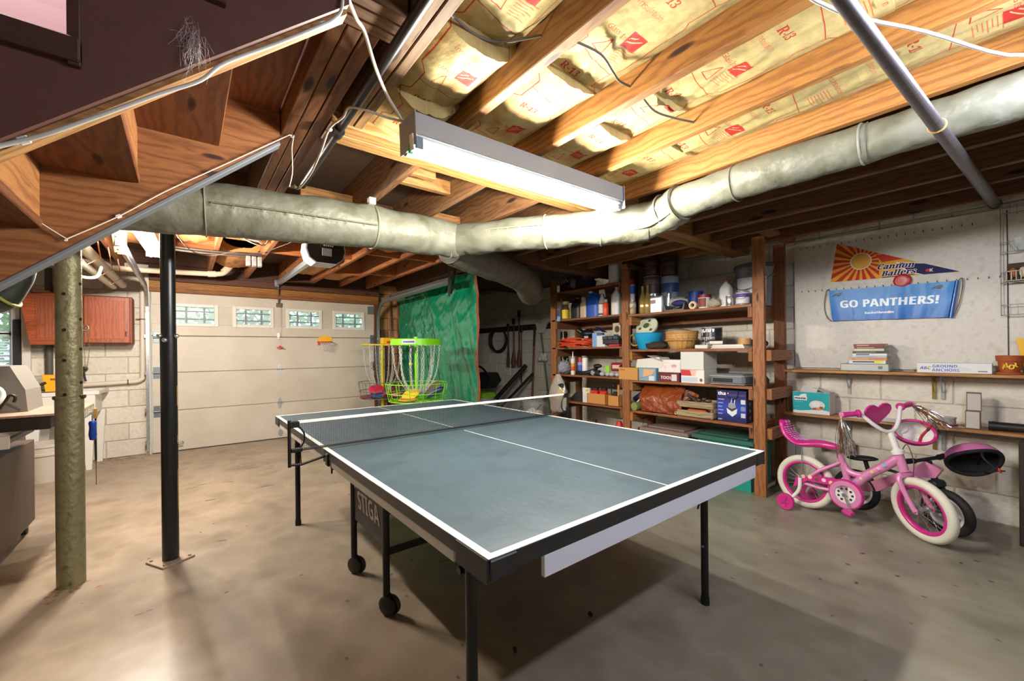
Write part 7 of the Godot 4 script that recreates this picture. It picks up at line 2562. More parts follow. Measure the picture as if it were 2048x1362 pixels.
	fill_poly(im, [Vector2(70, 36), Vector2(92, 30), Vector2(86, 48), Vector2(70, 50)], hexc("d8c83c"))
	for k in 3: line_on(im, Vector2(260, 40 + k * 16), Vector2(340 + (k * 37) % 40, 40 + k * 16), 3, hexc("b9bec6"))
	line_on(im, Vector2(424, 76), Vector2(484, 76), 9, hexc("6a7284"))
	carton("carton", "long white carton reading GROUND ANCHORS on the upper wall shelf", "box", V(3.72, 1.037, 0.41), 0.09, 0.07, 0.36, "d8d8d6", printed(im))
	# flower pot
	t = bottle("flower_pot", "terracotta flower pot with yellow raised letters on the upper shelf", "flower pot", V(3.70, 1.037, 0.665), [Vector2(0, 0), Vector2(0.062, 0), Vector2(0.066, 0.006), Vector2(0.066, 0.014), Vector2(0.042, 0.016), Vector2(0.052, 0.085), Vector2(0.061, 0.087), Vector2(0.064, 0.122), Vector2(0.058, 0.124), Vector2(0.048, 0.03), Vector2(0, 0.03)], "9c4a1e", 0.7)
	T = Transform3D.IDENTITY
	for k in 4:
		s = mb()
		words(s, ["F", "L", "O", "R"][k], Transform3D(Basis.from_euler(V(0, -PI / 2 - 0.32 * (k - 1.5), 0.4 * (k % 2) - 0.2)), V(-0.05 * cos(0.32 * (k - 1.5)), 0.05 + 0.012 * (k % 2), 0.05 * sin(0.32 * (k - 1.5)))), 0.03, 0.006)
		obj("letter", s, mat("e8c41e", 0.5), t)
	t = thing("yellow_sleeve", "bright yellow cardboard sleeve standing at the right end of the upper shelf", "sleeve", V(3.76, 1.037, 0.79))
	s = mb()
	prism(s, [Vector2(-0.06, 0), Vector2(0.06, 0), Vector2(0.1, 0.19), Vector2(-0.1, 0.24)], -0.012, 0.012, Transform3D(Basis(Vector3.BACK, Vector3.UP, Vector3.LEFT), Vector3.ZERO))
	obj("card", s, mat("e6b21c", 0.5), t)
	# moxie box
	y = 0.6625
	im = new_image(512, 380, "1aa6ac")
	for x in 512:
		var yy := 318 + int(18.0 * sin(x * 0.011 + 0.6))
		line_on(im, Vector2(x, yy), Vector2(x, 380), 1.6, hexc("e2e4e2"))
	fill_poly(im, [Vector2(20, 78), Vector2(96, 78), Vector2(110, 48), Vector2(150, 34), Vector2(196, 30), Vector2(200, 78), Vector2(210, 98), Vector2(204, 146), Vector2(24, 148)], hexc("eef0ee"))
	print_on(im, "moxie", 30, 132, 40, hexc("17191c"), "Droid Sans", 4, 1.0)
	fill_disc(im, Vector2(346, 220), 108, 80, hexc("dfe0da"))
	fill_disc(im, Vector2(330, 205), 60, 46, hexc("eeeeea"))
	fill_disc(im, Vector2(352, 286), 76, 26, hexc("d39a72"))
	fill_disc(im, Vector2(310, 290), 28, 18, hexc("a9523c"))
	fill_disc(im, Vector2(404, 262), 26, 22, hexc("9a4a2c"))
	fill_poly(im, [Vector2(320, 110), Vector2(370, 110), Vector2(370, 140), Vector2(320, 140)], hexc("7d8a8c"))
	line_on(im, Vector2(30, 180), Vector2(150, 180), 4, hexc("8fd0d2"))
	line_on(im, Vector2(30, 262), Vector2(110, 262), 4, hexc("7fc6c8"))
	t = carton("carton", "teal and white carton reading moxie on the lower wall shelf", "box", V(3.725, y, -0.42), 0.16, 0.185, 0.265, "c9c6bf", printed(im))
	T = Transform3D.IDENTITY
	s = mb()
	box(s, V(-0.03, 0.205, -0.02), V(0.11, 0.003, 0.12), 0.001, Basis(Vector3.FORWARD, -0.5))
	box(s, V(0.02, 0.2, 0.06), V(0.13, 0.003, 0.12), 0.001, Basis(Vector3.RIGHT, 0.35))
	obj("flap", s, mat("dcdcda", 0.6), t)
	for k in 3:
		t = thing("paper_sheet", ["large white sheet lying on the lower shelf behind the handlebar", "printed sheet lying on top of the large white one", "sheet hanging a little over the lower shelf edge"][k], "paper", V(3.70, y + 0.003 * k, -0.02 + 0.05 * k), 0.12 * (k - 1))
		s = mb()
		box(s, V(0, 0.0016, 0), V(0.17 - 0.02 * k, 0.002, 0.34 - 0.03 * k), 0.0005)
		obj("sheet", s, mat(["d9d9d6", "c9c9cc", "e2e2de"][k], 0.7), t)
	t = bottle("candle_tin", "short round tin with a dark red base on the lower shelf", "tin", V(3.69, y + 0.004, 0.385), [Vector2(0, 0), Vector2(0.046, 0), Vector2(0.046, 0.016), Vector2(0.038, 0.017), Vector2(0.038, 0.05), Vector2(0.041, 0.052), Vector2(0.041, 0.062), Vector2(0, 0.064)], "b9b7b2", 0.3, {"metal": 0.6, "band": [[0.046, 0.001, 0.014, "8a2a2a"]]})
	t = thing("saucer", "pale flat card under the round tin", "card", V(3.69, y, 0.385))
	s = mb()
	box(s, V(0, 0.0018, 0), V(0.1, 0.003, 0.14), 0.0008, Basis(Vector3.UP, 0.3))
	obj("sheet", s, mat("cfc3aa", 0.7), t)
	for k in 2:
		t = thing("gift_box", ["small brown-edged box standing on the lower shelf, beneath its twin", "small brown-edged box standing on top of its twin"][k], "box", V(3.69, y + 0.123 * k, 0.502 + 0.004 * k), 0.06 * k)
		s = mb()
		slab(s, -0.032, 0.032, 0, 0.1225, -0.035, 0.035, 0.002)
		obj("body", s, mat("7a5f4e", 0.6), t)
		s = mb()
		slab(s, -0.0335, -0.032, 0.006, 0.116, -0.03, 0.03)
		obj("printed_front", s, mat("b9b4ae", 0.6), t)
	t = thing("flashlight", "black torch-like tool lying at the right end of the lower shelf", "tool", V(3.7, y, 0.75))
	s = mb()
	cyl(s, V(-0.02, 0.03, -0.18), V(0, 0.03, 0.3), 0.03, 0.026)
	cyl(s, V(-0.021, 0.03, -0.165), V(-0.02, 0.03, -0.15), 0.0315, -1.0)
	box(s, V(-0.01, 0.052, 0.1), V(0.03, 0.02, 0.25), 0.006)
	obj("body", s, mat("1c1816", 0.5), t)
	t = thing("bench_leg", "dark brown post standing under the lower shelf at the right edge", "post", V(3.49, 0, 0.745))
	s = mb()
	slab(s, -0.03, 0.03, 0, 0.638, -0.045, 0.045, 0.004)
	obj("post", s, wood("2e2016", 0.6, 2), t)
	s = mb()
	slab(s, 0.0, 0.32, 0.59, 0.638, -0.03, 0.03, 0.004)
	obj("bearer", s, wood("2e2016", 0.6, 2), t)
	t = thing("paper_roll", "thick white roll lying behind the saddle against the wall", "roll", V(3.74, 0.41, -0.28))
	s = mb()
	cyl(s, V(0.04, -0.01, -0.13), V(0.02, 0.01, 0.12), 0.042, -1.0, 20)
	obj("roll", s, mat("d6d3cc", 0.5), t)
	s = mb()
	slab(s, -0.05, 0.1, -0.06, -0.052, -0.02, 0.02, 0.001)
	obj("wall_bracket", s, mat("9a9a94", 0.4, 0.5), t)

# ---------- bicycles ----------
func wheel_parts(t: Node3D, hub: Vector3, axis: Vector3, R: float, r: float, tyre: Material, rim: Material, spokes := 20, solid: Material = null):
	var s := mb()
	torus(s, hub, axis, R - r, r, 44, 12)
	obj("tyre", s, tyre, t)
	s = mb()
	torus(s, hub, axis, R - 2.05 * r, r * 0.55, 44, 8, 1.4)
	obj("rim", s, rim, t)
	var B := frame_of(axis)
	s = mb()
	cyl(s, hub - axis * 0.03, hub + axis * 0.03, 0.013)
	cyl(s, hub - axis * 0.028, hub - axis * 0.022, 0.022)
	cyl(s, hub + axis * 0.022, hub + axis * 0.028, 0.022)
	obj("hub", s, mat("b9b9bc", 0.3, 0.8), t)
	if solid:
		for k in 5:
			s = mb()
			var a := TAU * k / 5.0
			var d := B * V(cos(a), 0, sin(a))
			bar(s, hub + d * 0.015, hub + d * (R - 2.2 * r), 0.03, 0.02, axis, 0.004)
			obj("spoke", s, solid, t)
		return
	for k in spokes:
		s = mb()
		var a := TAU * k / spokes
		var sg := 1.0 if k % 2 else -1.0
		cyl(s, hub + axis * 0.024 * sg + B * V(cos(a + 0.5 * sg), 0, sin(a + 0.5 * sg)) * 0.018, hub + B * V(cos(a), 0, sin(a)) * (R - 2.2 * r), 0.0011, -1.0, 5, false)
		obj("spoke", s, mat("c9c9cc", 0.25, 0.9), t)

func streamer(t: Node3D, p: Vector3, fall: Vector3, seed_: int):
	var r := RandomNumberGenerator.new()
	r.seed = seed_
	var cols := ["c9c9cf", "e0e0e4", "b5815c", "9a9aa4", "d8b07a"]
	for c in cols.size():
		var s := mb()
		for k in 12:
			var e := p + fall + V(r.randfn(0, 0.022), r.randfn(0, 0.02), r.randfn(0, 0.028))
			var m := p.lerp(e, 0.5) + V(r.randfn(0, 0.008), 0.02 + r.randfn(0, 0.006), r.randfn(0, 0.008))
			var P := smooth([p, m, e], 4)
			for i in P.size() - 1:
				bar(s, P[i], P[i + 1], 0.0045, 0.0006, V(r.randf() - 0.5, 0.3, r.randf() - 0.5))
		var o = obj("streamer_strands", s, mat(cols[c], 0.18, 0.85), t)
		o.set_meta("kind", "stuff")

func build_bikes():
	var pink := mat("d886b4", 0.32, 0.15, {"clearcoat_enabled": true, "clearcoat": 0.6})
	var hot := mat("c2257f", 0.3, 0.0, {"clearcoat_enabled": true, "clearcoat": 0.5})
	var white := mat("dfdcd8", 0.4)
	var cream := mat("d3cfbf", 0.7)
	var chrome := mat("c3c4c8", 0.22, 0.9)
	var t = thing("bicycle", "pink child's bicycle with cream tyres, streamers and training wheels", "bicycle", V(3.2, 0, -0.335), -0.154)
	var X := Vector3.RIGHT
	# rear wheel
	wheel_parts(t, V(0, 0.2, 0), X, 0.2, 0.025, cream, hot)
	# front end turned towards the room
	var head := V(0, 0.541, 0.546)
	var axis := (V(0, 0.541, 0.546) - V(0, 0.36, 0.60)).normalized()
	var steer := Transform3D(Basis(axis, -0.5), Vector3.ZERO)
	steer.origin = head - steer.basis * head
	T = steer
	wheel_parts(t, V(0, 0.203, 0.672), X, 0.2, 0.027, cream, hot)
	var s := mb()
	for x in [-0.055, 0.055]:
		tube(s, smooth([V(x * 0.55, 0.405, 0.578), V(x, 0.37, 0.592), V(x, 0.28, 0.632), V(x, 0.2, 0.676)], 4), 0.015, 10)
		box(s, V(x, 0.203, 0.676), V(0.008, 0.035, 0.03), 0.004)
	tube(s, [V(-0.04, 0.395, 0.582), V(0.04, 0.395, 0.582)], 0.018, 10)
	obj("fork", s, pink, t)
	s = mb()
	cyl(s, V(0, 0.53, 0.549), V(0, 0.66, 0.512), 0.019)
	lathe(s, Transform3D(Basis(Vector3.RIGHT, -0.28), V(0, 0.525, 0.55)), [Vector2(0, 0), Vector2(0.034, 0), Vector2(0.036, 0.02), Vector2(0.02, 0.035), Vector2(0, 0.035)], 18)
	tube(s, smooth([V(-0.23, 0.80, 0.43), V(-0.15, 0.80, 0.45), V(-0.085, 0.72, 0.49), V(-0.03, 0.672, 0.508), V(0.03, 0.672, 0.508), V(0.085, 0.72, 0.49), V(0.15, 0.80, 0.45), V(0.23, 0.80, 0.43)], 5), 0.0125, 10)
	obj("handlebar", s, white, t)
	for x in [-1.0, 1.0]:
		s = mb()
		cyl(s, V(x * 0.145, 0.80, 0.451), V(x * 0.245, 0.80, 0.427), 0.0175)
		lathe(s, Transform3D(Basis(Vector3.BACK, -x * PI / 2).rotated(Vector3.UP, x * 0.24), V(x * 0.142, 0.80, 0.452)), [Vector2(0, 0), Vector2(0.026, 0.0), Vector2(0.026, 0.012), Vector2(0.0175, 0.016)], 16)
		obj("grip", s, hot, t)
		s = mb()
		cyl(s, V(x * 0.24, 0.80, 0.428), V(x * 0.252, 0.80, 0.425), 0.019)
		obj("grip_end", s, mat("e08ab8", 0.4), t)
	# heart plate on the bar (its picture is left plain)
	s = mb()
	var hp := []
	for k in 24:
		var a := TAU * k / 24.0
		hp.append(Vector2(16.0 * pow(sin(a), 3), 13.0 * cos(a) - 5.0 * cos(2 * a) - 2.0 * cos(3 * a) - cos(4 * a)) * 0.0058)
	var hx := Transform3D(Basis.from_euler(V(-0.25, PI, 0)), V(0, 0.775, 0.43))
	prism(s, hp, -0.008, 0.004, hx)
	var plate = obj("heart_plate", s, hot, t)
	s = mb()
	var h2 := []
	for q in hp: h2.append(q * 0.8)
	prism(s, h2, 0.004, 0.006, hx)
	obj("sticker", s, mat("8a6a9c", 0.25), plate)
	streamer(t, V(-0.25, 0.79, 0.425), V(-0.01, -0.24, 0.03), 3)
	streamer(t, V(0.25, 0.79, 0.425), V(0.06, -0.13, 0.12), 5)
	T = Transform3D.IDENTITY
	# frame
	s = mb()
	tube(s, [V(0, 0.548, 0.544), V(0, 0.425, 0.577)], 0.026, 14)
	obj("head_tube", s, pink, t)
	s = mb()
	tube(s, smooth([V(0, 0.5, 0.55), V(0, 0.42, 0.47), V(0, 0.33, 0.37), V(0, 0.21, 0.29)], 5), 0.03, 14)
	tube(s, smooth([V(0, 0.35, 0.40), V(0, 0.335, 0.33), V(0, 0.35, 0.275), V(0, 0.4, 0.245)], 5), 0.022, 12)
	obj("down_tube", s, pink, t)
	s = mb()
	tube(s, smooth([V(0, 0.2, 0.285), V(0, 0.3, 0.268), V(0, 0.40, 0.242), V(0, 0.455, 0.222)], 4), 0.021, 12)
	obj("seat_tube", s, pink, t)
	for x in [-0.05, 0.05]:
		s = mb()
		tube(s, [V(x * 0.3, 0.4, 0.235), V(x, 0.32, 0.12), V(x, 0.21, 0.0)], 0.013, 10)
		obj("seat_stay", s, pink, t)
		s = mb()
		tube(s, [V(x * 0.4, 0.195, 0.27), V(x, 0.19, 0.12), V(x, 0.2, 0.0)], 0.012, 10)
		obj("chain_stay", s, pink, t)
	for k in 6:
		s = mb()
		box(s, V(-0.0225 - (0.006 if k < 3 else 0.0), 0.44 - 0.03 * k, 0.488 - 0.032 * k), V(0.018, 0.022, 0.024), 0.006, Basis(X, 0.8))
		obj("sticker", s, mat(["8fb4d8", "d8b0c8", "e0c08a", "c98ac0", "d8d0a0", "b090c8"][k], 0.3), t)
	# chain guard: a long arm and a round cover with a pierced plate
	s = mb()
	prism(s, [Vector2(-0.05, 0.16), Vector2(-0.03, 0.235), Vector2(0.1, 0.275), Vector2(0.2, 0.29), Vector2(0.3, 0.275), Vector2(0.3, 0.2), Vector2(0.19, 0.235), Vector2(0.05, 0.23), Vector2(0.0, 0.19)], 0.052, 0.07, Transform3D(Basis(Vector3.BACK, Vector3.UP, Vector3.LEFT), Vector3.ZERO))
	var guard = obj("chain_guard", s, hot, t)
	s = mb()
	var gx := Transform3D(Basis(Vector3.BACK, PI / 2), V(-0.052, 0.195, 0.285))
	lathe(s, gx, [Vector2(0.05, 0.0), Vector2(0.1, 0.0), Vector2(0.106, 0.008), Vector2(0.1, 0.022), Vector2(0.062, 0.022)], 32)
	obj("guard_ring", s, hot, guard)
	s = mb()
	lathe(s, gx, [Vector2(0.094, 0.0225), Vector2(0.092, 0.0245), Vector2(0.062, 0.0245), Vector2(0.06, 0.02)], 32)
	obj("guard_face", s, pink, guard)
	s = mb()
	disc(s, V(-0.07, 0.195, 0.285), Vector3.LEFT, 0.064, 28)
	obj("guard_plate", s, white, guard)
	for k in 9:
		s = mb()
		var a := TAU * k / 9.0
		cyl(s, V(-0.069, 0.195 + 0.042 * sin(a), 0.285 + 0.042 * cos(a)), V(-0.0712, 0.195 + 0.042 * sin(a), 0.285 + 0.042 * cos(a)), 0.0085, -1.0, 8)
		obj("guard_hole", s, mat("2a2026", 0.6), guard)
	for k in 5:
		s = mb()
		cyl(s, V(-0.0695, 0.255 + 0.006 * (k % 2), 0.02 + 0.045 * k), V(-0.0712, 0.255 + 0.006 * (k % 2), 0.02 + 0.045 * k), 0.014, -1.0, 14)
		obj("sticker", s, mat(["e0b0a0", "e8d8b0", "7a4a3a", "e8c0d0", "d8c890"][k], 0.35), guard)
	s = mb()
	bar(s, V(-0.085, 0.195, 0.285), V(-0.085, 0.095, 0.325), 0.016, 0.012, X, 0.003)
	bar(s, V(0.07, 0.195, 0.285), V(0.07, 0.295, 0.245), 0.016, 0.012, X, 0.003)
	cyl(s, V(-0.09, 0.195, 0.285), V(0.075, 0.195, 0.285), 0.014)
	obj("crank", s, chrome, t)
	for q in [[-0.13, 0.095, 0.325], [0.115, 0.295, 0.245]]:
		s = mb()
		box(s, V(q[0], q[1], q[2]), V(0.075, 0.024, 0.06), 0.008, Basis(X, 0.4))
		obj("pedal", s, hot, t)
	# saddle with a high back, on its post
	s = mb()
	cyl(s, V(0, 0.43, 0.23), V(0, 0.5, 0.205), 0.0125)
	box(s, V(0, 0.49, 0.2), V(0.045, 0.025, 0.04), 0.006)
	tube(s, smooth([V(-0.03, 0.47, -0.01), V(-0.045, 0.35, -0.0), V(-0.06, 0.21, 0.0)], 4), 0.004, 6)
	obj("seat_post", s, chrome, t)
	s = mb()
	var sp := [V(0, 0.655, -0.15), V(0, 0.63, -0.145), V(0, 0.56, -0.12), V(0, 0.51, -0.06), V(0, 0.495, 0.0), V(0, 0.505, 0.07), V(0, 0.508, 0.13), V(0, 0.5, 0.2), V(0, 0.49, 0.225)]
	var sw := [0.03, 0.062, 0.07, 0.085, 0.095, 0.07, 0.04, 0.026, 0.012]
	var SP := smooth(sp, 4)
	grid(s, 20, SP.size() - 1, func(u, v):
		var i := int(round(v * (SP.size() - 1)))
		var k := mini(i / 4, sw.size() - 2)
		var w: float = lerpf(sw[k], sw[k + 1], (i % 4) / 4.0) if i < SP.size() - 1 else sw[-1]
		var d: Vector3 = (SP[mini(i + 1, SP.size() - 1)] - SP[maxi(i - 1, 0)]).normalized()
		var up := d.cross(X).normalized() * -1.0
		return SP[i] + X * cos(u * TAU) * w + up * sin(u * TAU) * 0.028, Vector2.ONE, true, true)
	obj("saddle", s, hot, t)
	s = mb()
	for k in 16:
		var i := 3 + k
		var d: Vector3 = (SP[i + 1] - SP[i - 1]).normalized()
		var up := d.cross(X).normalized() * -1.0
		for x in [-0.055, -0.02, 0.02, 0.055]:
			if absf(x) < 0.05 or (k > 2 and k < 13): ball(s, SP[i] + X * x * (1.0 if k < 12 else 0.5) - up * 0.027 * (1.0 if up.y < 0 else -1.0), V(0.011, 0.004, 0.008), Basis.IDENTITY, 8, 5)
	var pat = obj("saddle_pattern", s, mat("d29ad0", 0.4), t)
	pat.set_meta("kind", "stuff")
	# training wheels
	for x in [-1.0, 1.0]:
		s = mb()
		tube(s, smooth([V(x * 0.075, 0.24, 0.0), V(x * 0.085, 0.16, 0.0), V(x * 0.1, 0.1, -0.03), V(x * 0.15, 0.075, -0.05)], 4), 0.013, 10)
		obj("stabiliser_arm", s, white, t)
		s = mb()
		lathe(s, Transform3D(Basis(Vector3.BACK, PI / 2), V(x * 0.17, 0.062, -0.055)), [Vector2(0, -0.012), Vector2(0.03, -0.012), Vector2(0.045, -0.016), Vector2(0.058, -0.014), Vector2(0.061, -0.006), Vector2(0.061, 0.006), Vector2(0.058, 0.014), Vector2(0.045, 0.016), Vector2(0.03, 0.012), Vector2(0, 0.012)], 28)
		for k in 5: bar(s, V(x * 0.184, 0.062, -0.055), V(x * 0.184, 0.062 + 0.045 * sin(k * 1.2566), -0.055 + 0.045 * cos(k * 1.2566)), 0.01, 0.006, X)
		obj("stabiliser_wheel", s, hot, t)
	s = mb()
	tube(s, smooth([V(0.03, 0.55, 0.56), V(-0.02, 0.6, 0.6), V(-0.02, 0.5, 0.63), V(0, 0.4, 0.62)], 4), 0.003, 6)
	obj("brake_cable", s, mat("5a4a52", 0.5), t)
	# ---- helmets
	helmet("helmet", "magenta child's helmet with white inside hanging from the pink handlebar", V(3.26, 0.655, 0.265), Basis.from_euler(V(0.15, 0.2, -2.0)), 0.105, hot, mat("dedad6", 0.7), mat("b8303e", 0.6))
	helmet("helmet", "pink helmet with black inside hanging over the balance bike handlebar", V(3.52, 0.48, 0.51), Basis.from_euler(V(-0.25, 0.35, -1.1)), 0.135, mat("d678ae", 0.35), mat("17151a", 0.8), mat("1a1a1e", 0.6))
	# ---- balance bike behind
	t = thing("balance_bike", "small pink balance bike with black tyres behind the pink bicycle", "balance bike", V(3.45, 0, -0.08), -0.22)
	T = Transform3D.IDENTITY
	var tyre := mat("1e1c1c", 0.7)
	wheel_parts(t, V(0, 0.15, 0), X, 0.15, 0.024, tyre, white, 0, white)
	var hd := V(0, 0.33, 0.44)
	var st := Transform3D(Basis(V(0, 0.95, -0.25).normalized(), -0.35), Vector3.ZERO)
	st.origin = hd - st.basis * hd
	T = st
	wheel_parts(t, V(0, 0.15, 0.5), X, 0.15, 0.026, tyre, white, 0, white)
	s = mb()
	for x in [-0.045, 0.045]: tube(s, [V(x * 0.7, 0.31, 0.45), V(x, 0.15, 0.5)], 0.014, 8)
	box(s, V(0, 0.32, 0.45), V(0.1, 0.05, 0.06), 0.015)
	obj("fork", s, mat("26242a", 0.5), t)
	s = mb()
	cyl(s, V(0, 0.33, 0.445), V(0, 0.46, 0.41), 0.018)
	tube(s, [V(-0.1, 0.47, 0.40), V(0.1, 0.47, 0.40)], 0.013, 8)
	obj("handlebar", s, mat("232126", 0.4, 0.3), t)
	for x in [-1.0, 1.0]:
		s = mb()
		tube(s, smooth([V(x * 0.09, 0.47, 0.4), V(x * 0.13, 0.472, 0.395), V(x * 0.2, 0.468, 0.385)], 3), [0.017, 0.019, 0.016, 0.018, 0.017, 0.019, 0.017], 10)
		obj("grip", s, mat("17161a", 0.6), t)
	T = Transform3D.IDENTITY
	s = mb()
	prism(s, [Vector2(0.36, 0.34), Vector2(0.45, 0.36), Vector2(0.48, 0.42), Vector2(0.4, 0.46), Vector2(0.34, 0.4), Vector2(0.1, 0.24), Vector2(-0.02, 0.17), Vector2(-0.02, 0.14), Vector2(0.14, 0.18)], -0.022, 0.022, Transform3D(Basis(Vector3.BACK, Vector3.UP, Vector3.LEFT), Vector3.ZERO))
	obj("frame", s, mat("dc8ab0", 0.35), t)
	s = mb()
	cyl(s, V(0, 0.22, 0.1), V(0, 0.38, 0.06), 0.014)
	tube(s, smooth([V(0.02, 0.3, 0.08), V(0.02, 0.34, 0.18), V(0.02, 0.33, 0.26)], 4), 0.01, 8)
	obj("seat_post", s, mat("1d1c20", 0.4, 0.4), t)
	s = mb()
	ball(s, V(0, 0.395, 0.04), V(0.055, 0.02, 0.1), Basis(X, -0.12))
	obj("saddle", s, mat("18171b", 0.5), t)

func helmet(called: String, label: String, p: Vector3, B: Basis, r: float, shell: Material, inside: Material, strap: Material):
	var t = thing(called, label, "helmet", p)
	t.transform.basis = B
	var s := mb()
	# dome with the opening downwards (-y), wavy rim
	var f := func(u: float, v: float, k: float) -> Vector3:
		var a := u * TAU
		var th := v * (1.78 + 0.14 * cos(a * 2.0))
		return V(cos(a) * sin(th) * 0.82, cos(th) * 0.78, sin(a) * sin(th) * 1.05) * r * k
	grid(s, 32, 14, func(u, v): return f.call(u, v, 1.0), Vector2.ONE, false, true)
	obj("shell", s, shell, t)
	s = mb()
	grid(s, 32, 14, func(u, v): return f.call(u, v, 0.86), Vector2.ONE, true, true)
	obj("lining", s, inside, t)
	s = mb()
	var rim := []
	for k in 40: rim.append(f.call(k / 40.0, 1.0, 0.93))
	tube(s, rim, r * 0.09, 8, true)
	obj("rim", s, shell if r < 0.12 else inside, t)
	for k in 3:
		s = mb()
		ball(s, f.call(0.1 + 0.28 * k, 0.35, 0.84), V(r * 0.16, r * 0.07, r * 0.3), Basis(Vector3.UP, k * 1.1))
		obj("pad", s, mat("c9c4c0", 0.8) if r < 0.12 else mat("26242a", 0.8), t)
	s = mb()
	tube(s, smooth([f.call(0.05, 0.97, 0.9), V(r * 0.3, -r * 0.6, r * 0.3), V(-r * 0.1, -r * 1.0, r * 0.5), V(-r * 0.3, -r * 1.25, r * 0.55)], 5), 0.008, 6, false, 0.4)
	tube(s, smooth([f.call(0.45, 0.97, 0.9), V(-r * 0.5, -r * 0.55, r * 0.2), V(-r * 0.1, -r * 1.0, r * 0.5)], 5), 0.008, 6, false, 0.4)
	obj("chin_strap", s, strap, t)
	s = mb()
	box(s, V(-r * 0.1, -r * 0.98, r * 0.5), V(0.022, 0.03, 0.014), 0.004)
	obj("buckle", s, mat("c8442c" if r > 0.12 else "2a2a2e", 0.5), t)

# ---------- tarp, disc baskets, tool corner ----------
func chain(s: SurfaceTool, a: Vector3, b: Vector3, sag: Vector3, link: float):
	var P := smooth([a, a.lerp(b, 0.5) + sag, b], 12)
	var n := int(a.distance_to(b) / (link * 0.72))
	for k in n:
		var f := float(k) / n * (P.size() - 1)
		var i := int(f)
		var p: Vector3 = P[i].lerp(P[i + 1], f - i)
		var d: Vector3 = (P[i + 1] - P[i]).normalized()
		var B := frame_of(d)
		var side := B.x if k % 2 else B.z
		var pts := []
		for q in 8:
			var an := q * TAU / 8
			pts.append(p + d * cos(an) * link * 0.5 + side * sin(an) * link * 0.27)
		tube(s, pts, link * 0.085, 4, true)

func disc_basket(label: String, p: Vector3, band: bool, h: String, tray_h: String, R: float, tray_r: float, y_top: float, y_tray: float, depth: float, n: int):
	var t = thing("disc_basket", label, "disc golf basket", p)
	var m := mat(h, 0.4)
	var tm := mat(tray_h, 0.4)
	var s := mb()
	cyl(s, V(0, 0.02, 0), V(0, y_top + 0.1, 0), 0.022, -1.0, 16)
	obj("pole", s, m, t)
	s = mb()
	lathe(s, Transform3D.IDENTITY, [Vector2(0, 0), Vector2(0.2, 0), Vector2(0.2, 0.012), Vector2(0.05, 0.03), Vector2(0.024, 0.05)], 24)
	obj("foot", s, mat("4a4c4a", 0.5, 0.4), t)
	s = mb()
	if band:
		lathe(s, Transform3D.IDENTITY, [Vector2(R - 0.004, y_top), Vector2(R, y_top), Vector2(R, y_top + 0.07), Vector2(R - 0.004, y_top + 0.07), Vector2(R - 0.004, y_top)], 40)
	else:
		torus(s, V(0, y_top + 0.01, 0), Vector3.UP, R, 0.008, 40, 6)
	obj("band", s, m, t)
	s = mb()
	for k in 3:
		var a := k * TAU / 3 + 0.3
		cyl(s, V(0, y_top + 0.02, 0), V(cos(a) * R, y_top + 0.02, sin(a) * R), 0.006, -1.0, 6)
		cyl(s, V(0, y_top + 0.02, 0), V(-cos(a) * R, y_top + 0.02, -sin(a) * R), 0.006, -1.0, 6)
	obj("spider", s, m, t)
	for k in n:
		s = mb()
		var a := TAU * k / n
		var r0 := R * (0.93 if k % 2 else 0.62)
		chain(s, V(cos(a) * r0, y_top + 0.01, sin(a) * r0), V(cos(a) * 0.07, y_tray + 0.06, sin(a) * 0.07), V(cos(a) * 0.05, -0.06, sin(a) * 0.05), 0.034)
		obj("chain", s, mat("d8dad8", 0.35, 0.35), t)
	for q in [[y_tray + depth, tray_r], [y_tray + depth * 0.45, tray_r * 0.96], [y_tray, tray_r * 0.9], [y_tray, tray_r * 0.5]]:
		s = mb()
		torus(s, V(0, q[0], 0), Vector3.UP, q[1], 0.005, 40, 6)
		obj("tray_ring", s, tm, t)
	for k in 14:
		s = mb()
		var a := TAU * k / 14
		var d := V(cos(a), 0, sin(a))
		tube(s, [d * tray_r + V(0, y_tray + depth, 0), d * tray_r * 0.9 + V(0, y_tray, 0), d * 0.022 + V(0, y_tray - 0.01, 0)], 0.004, 6)
		obj("tray_wire", s, tm, t)
	return t

func golf_disc(label: String, p: Vector3, B: Vector3, h: String):
	var t = thing("golf_disc", label, "disc", p)
	t.rotation = B
	var s := mb()
	lathe(s, Transform3D.IDENTITY, [Vector2(0, 0.016), Vector2(0.07, 0.016), Vector2(0.095, 0.012), Vector2(0.106, 0.004), Vector2(0.106, -0.002), Vector2(0.1, -0.006), Vector2(0.096, 0.004), Vector2(0, 0.012)], 28)
	obj("plate", s, mat(h, 0.4), t)

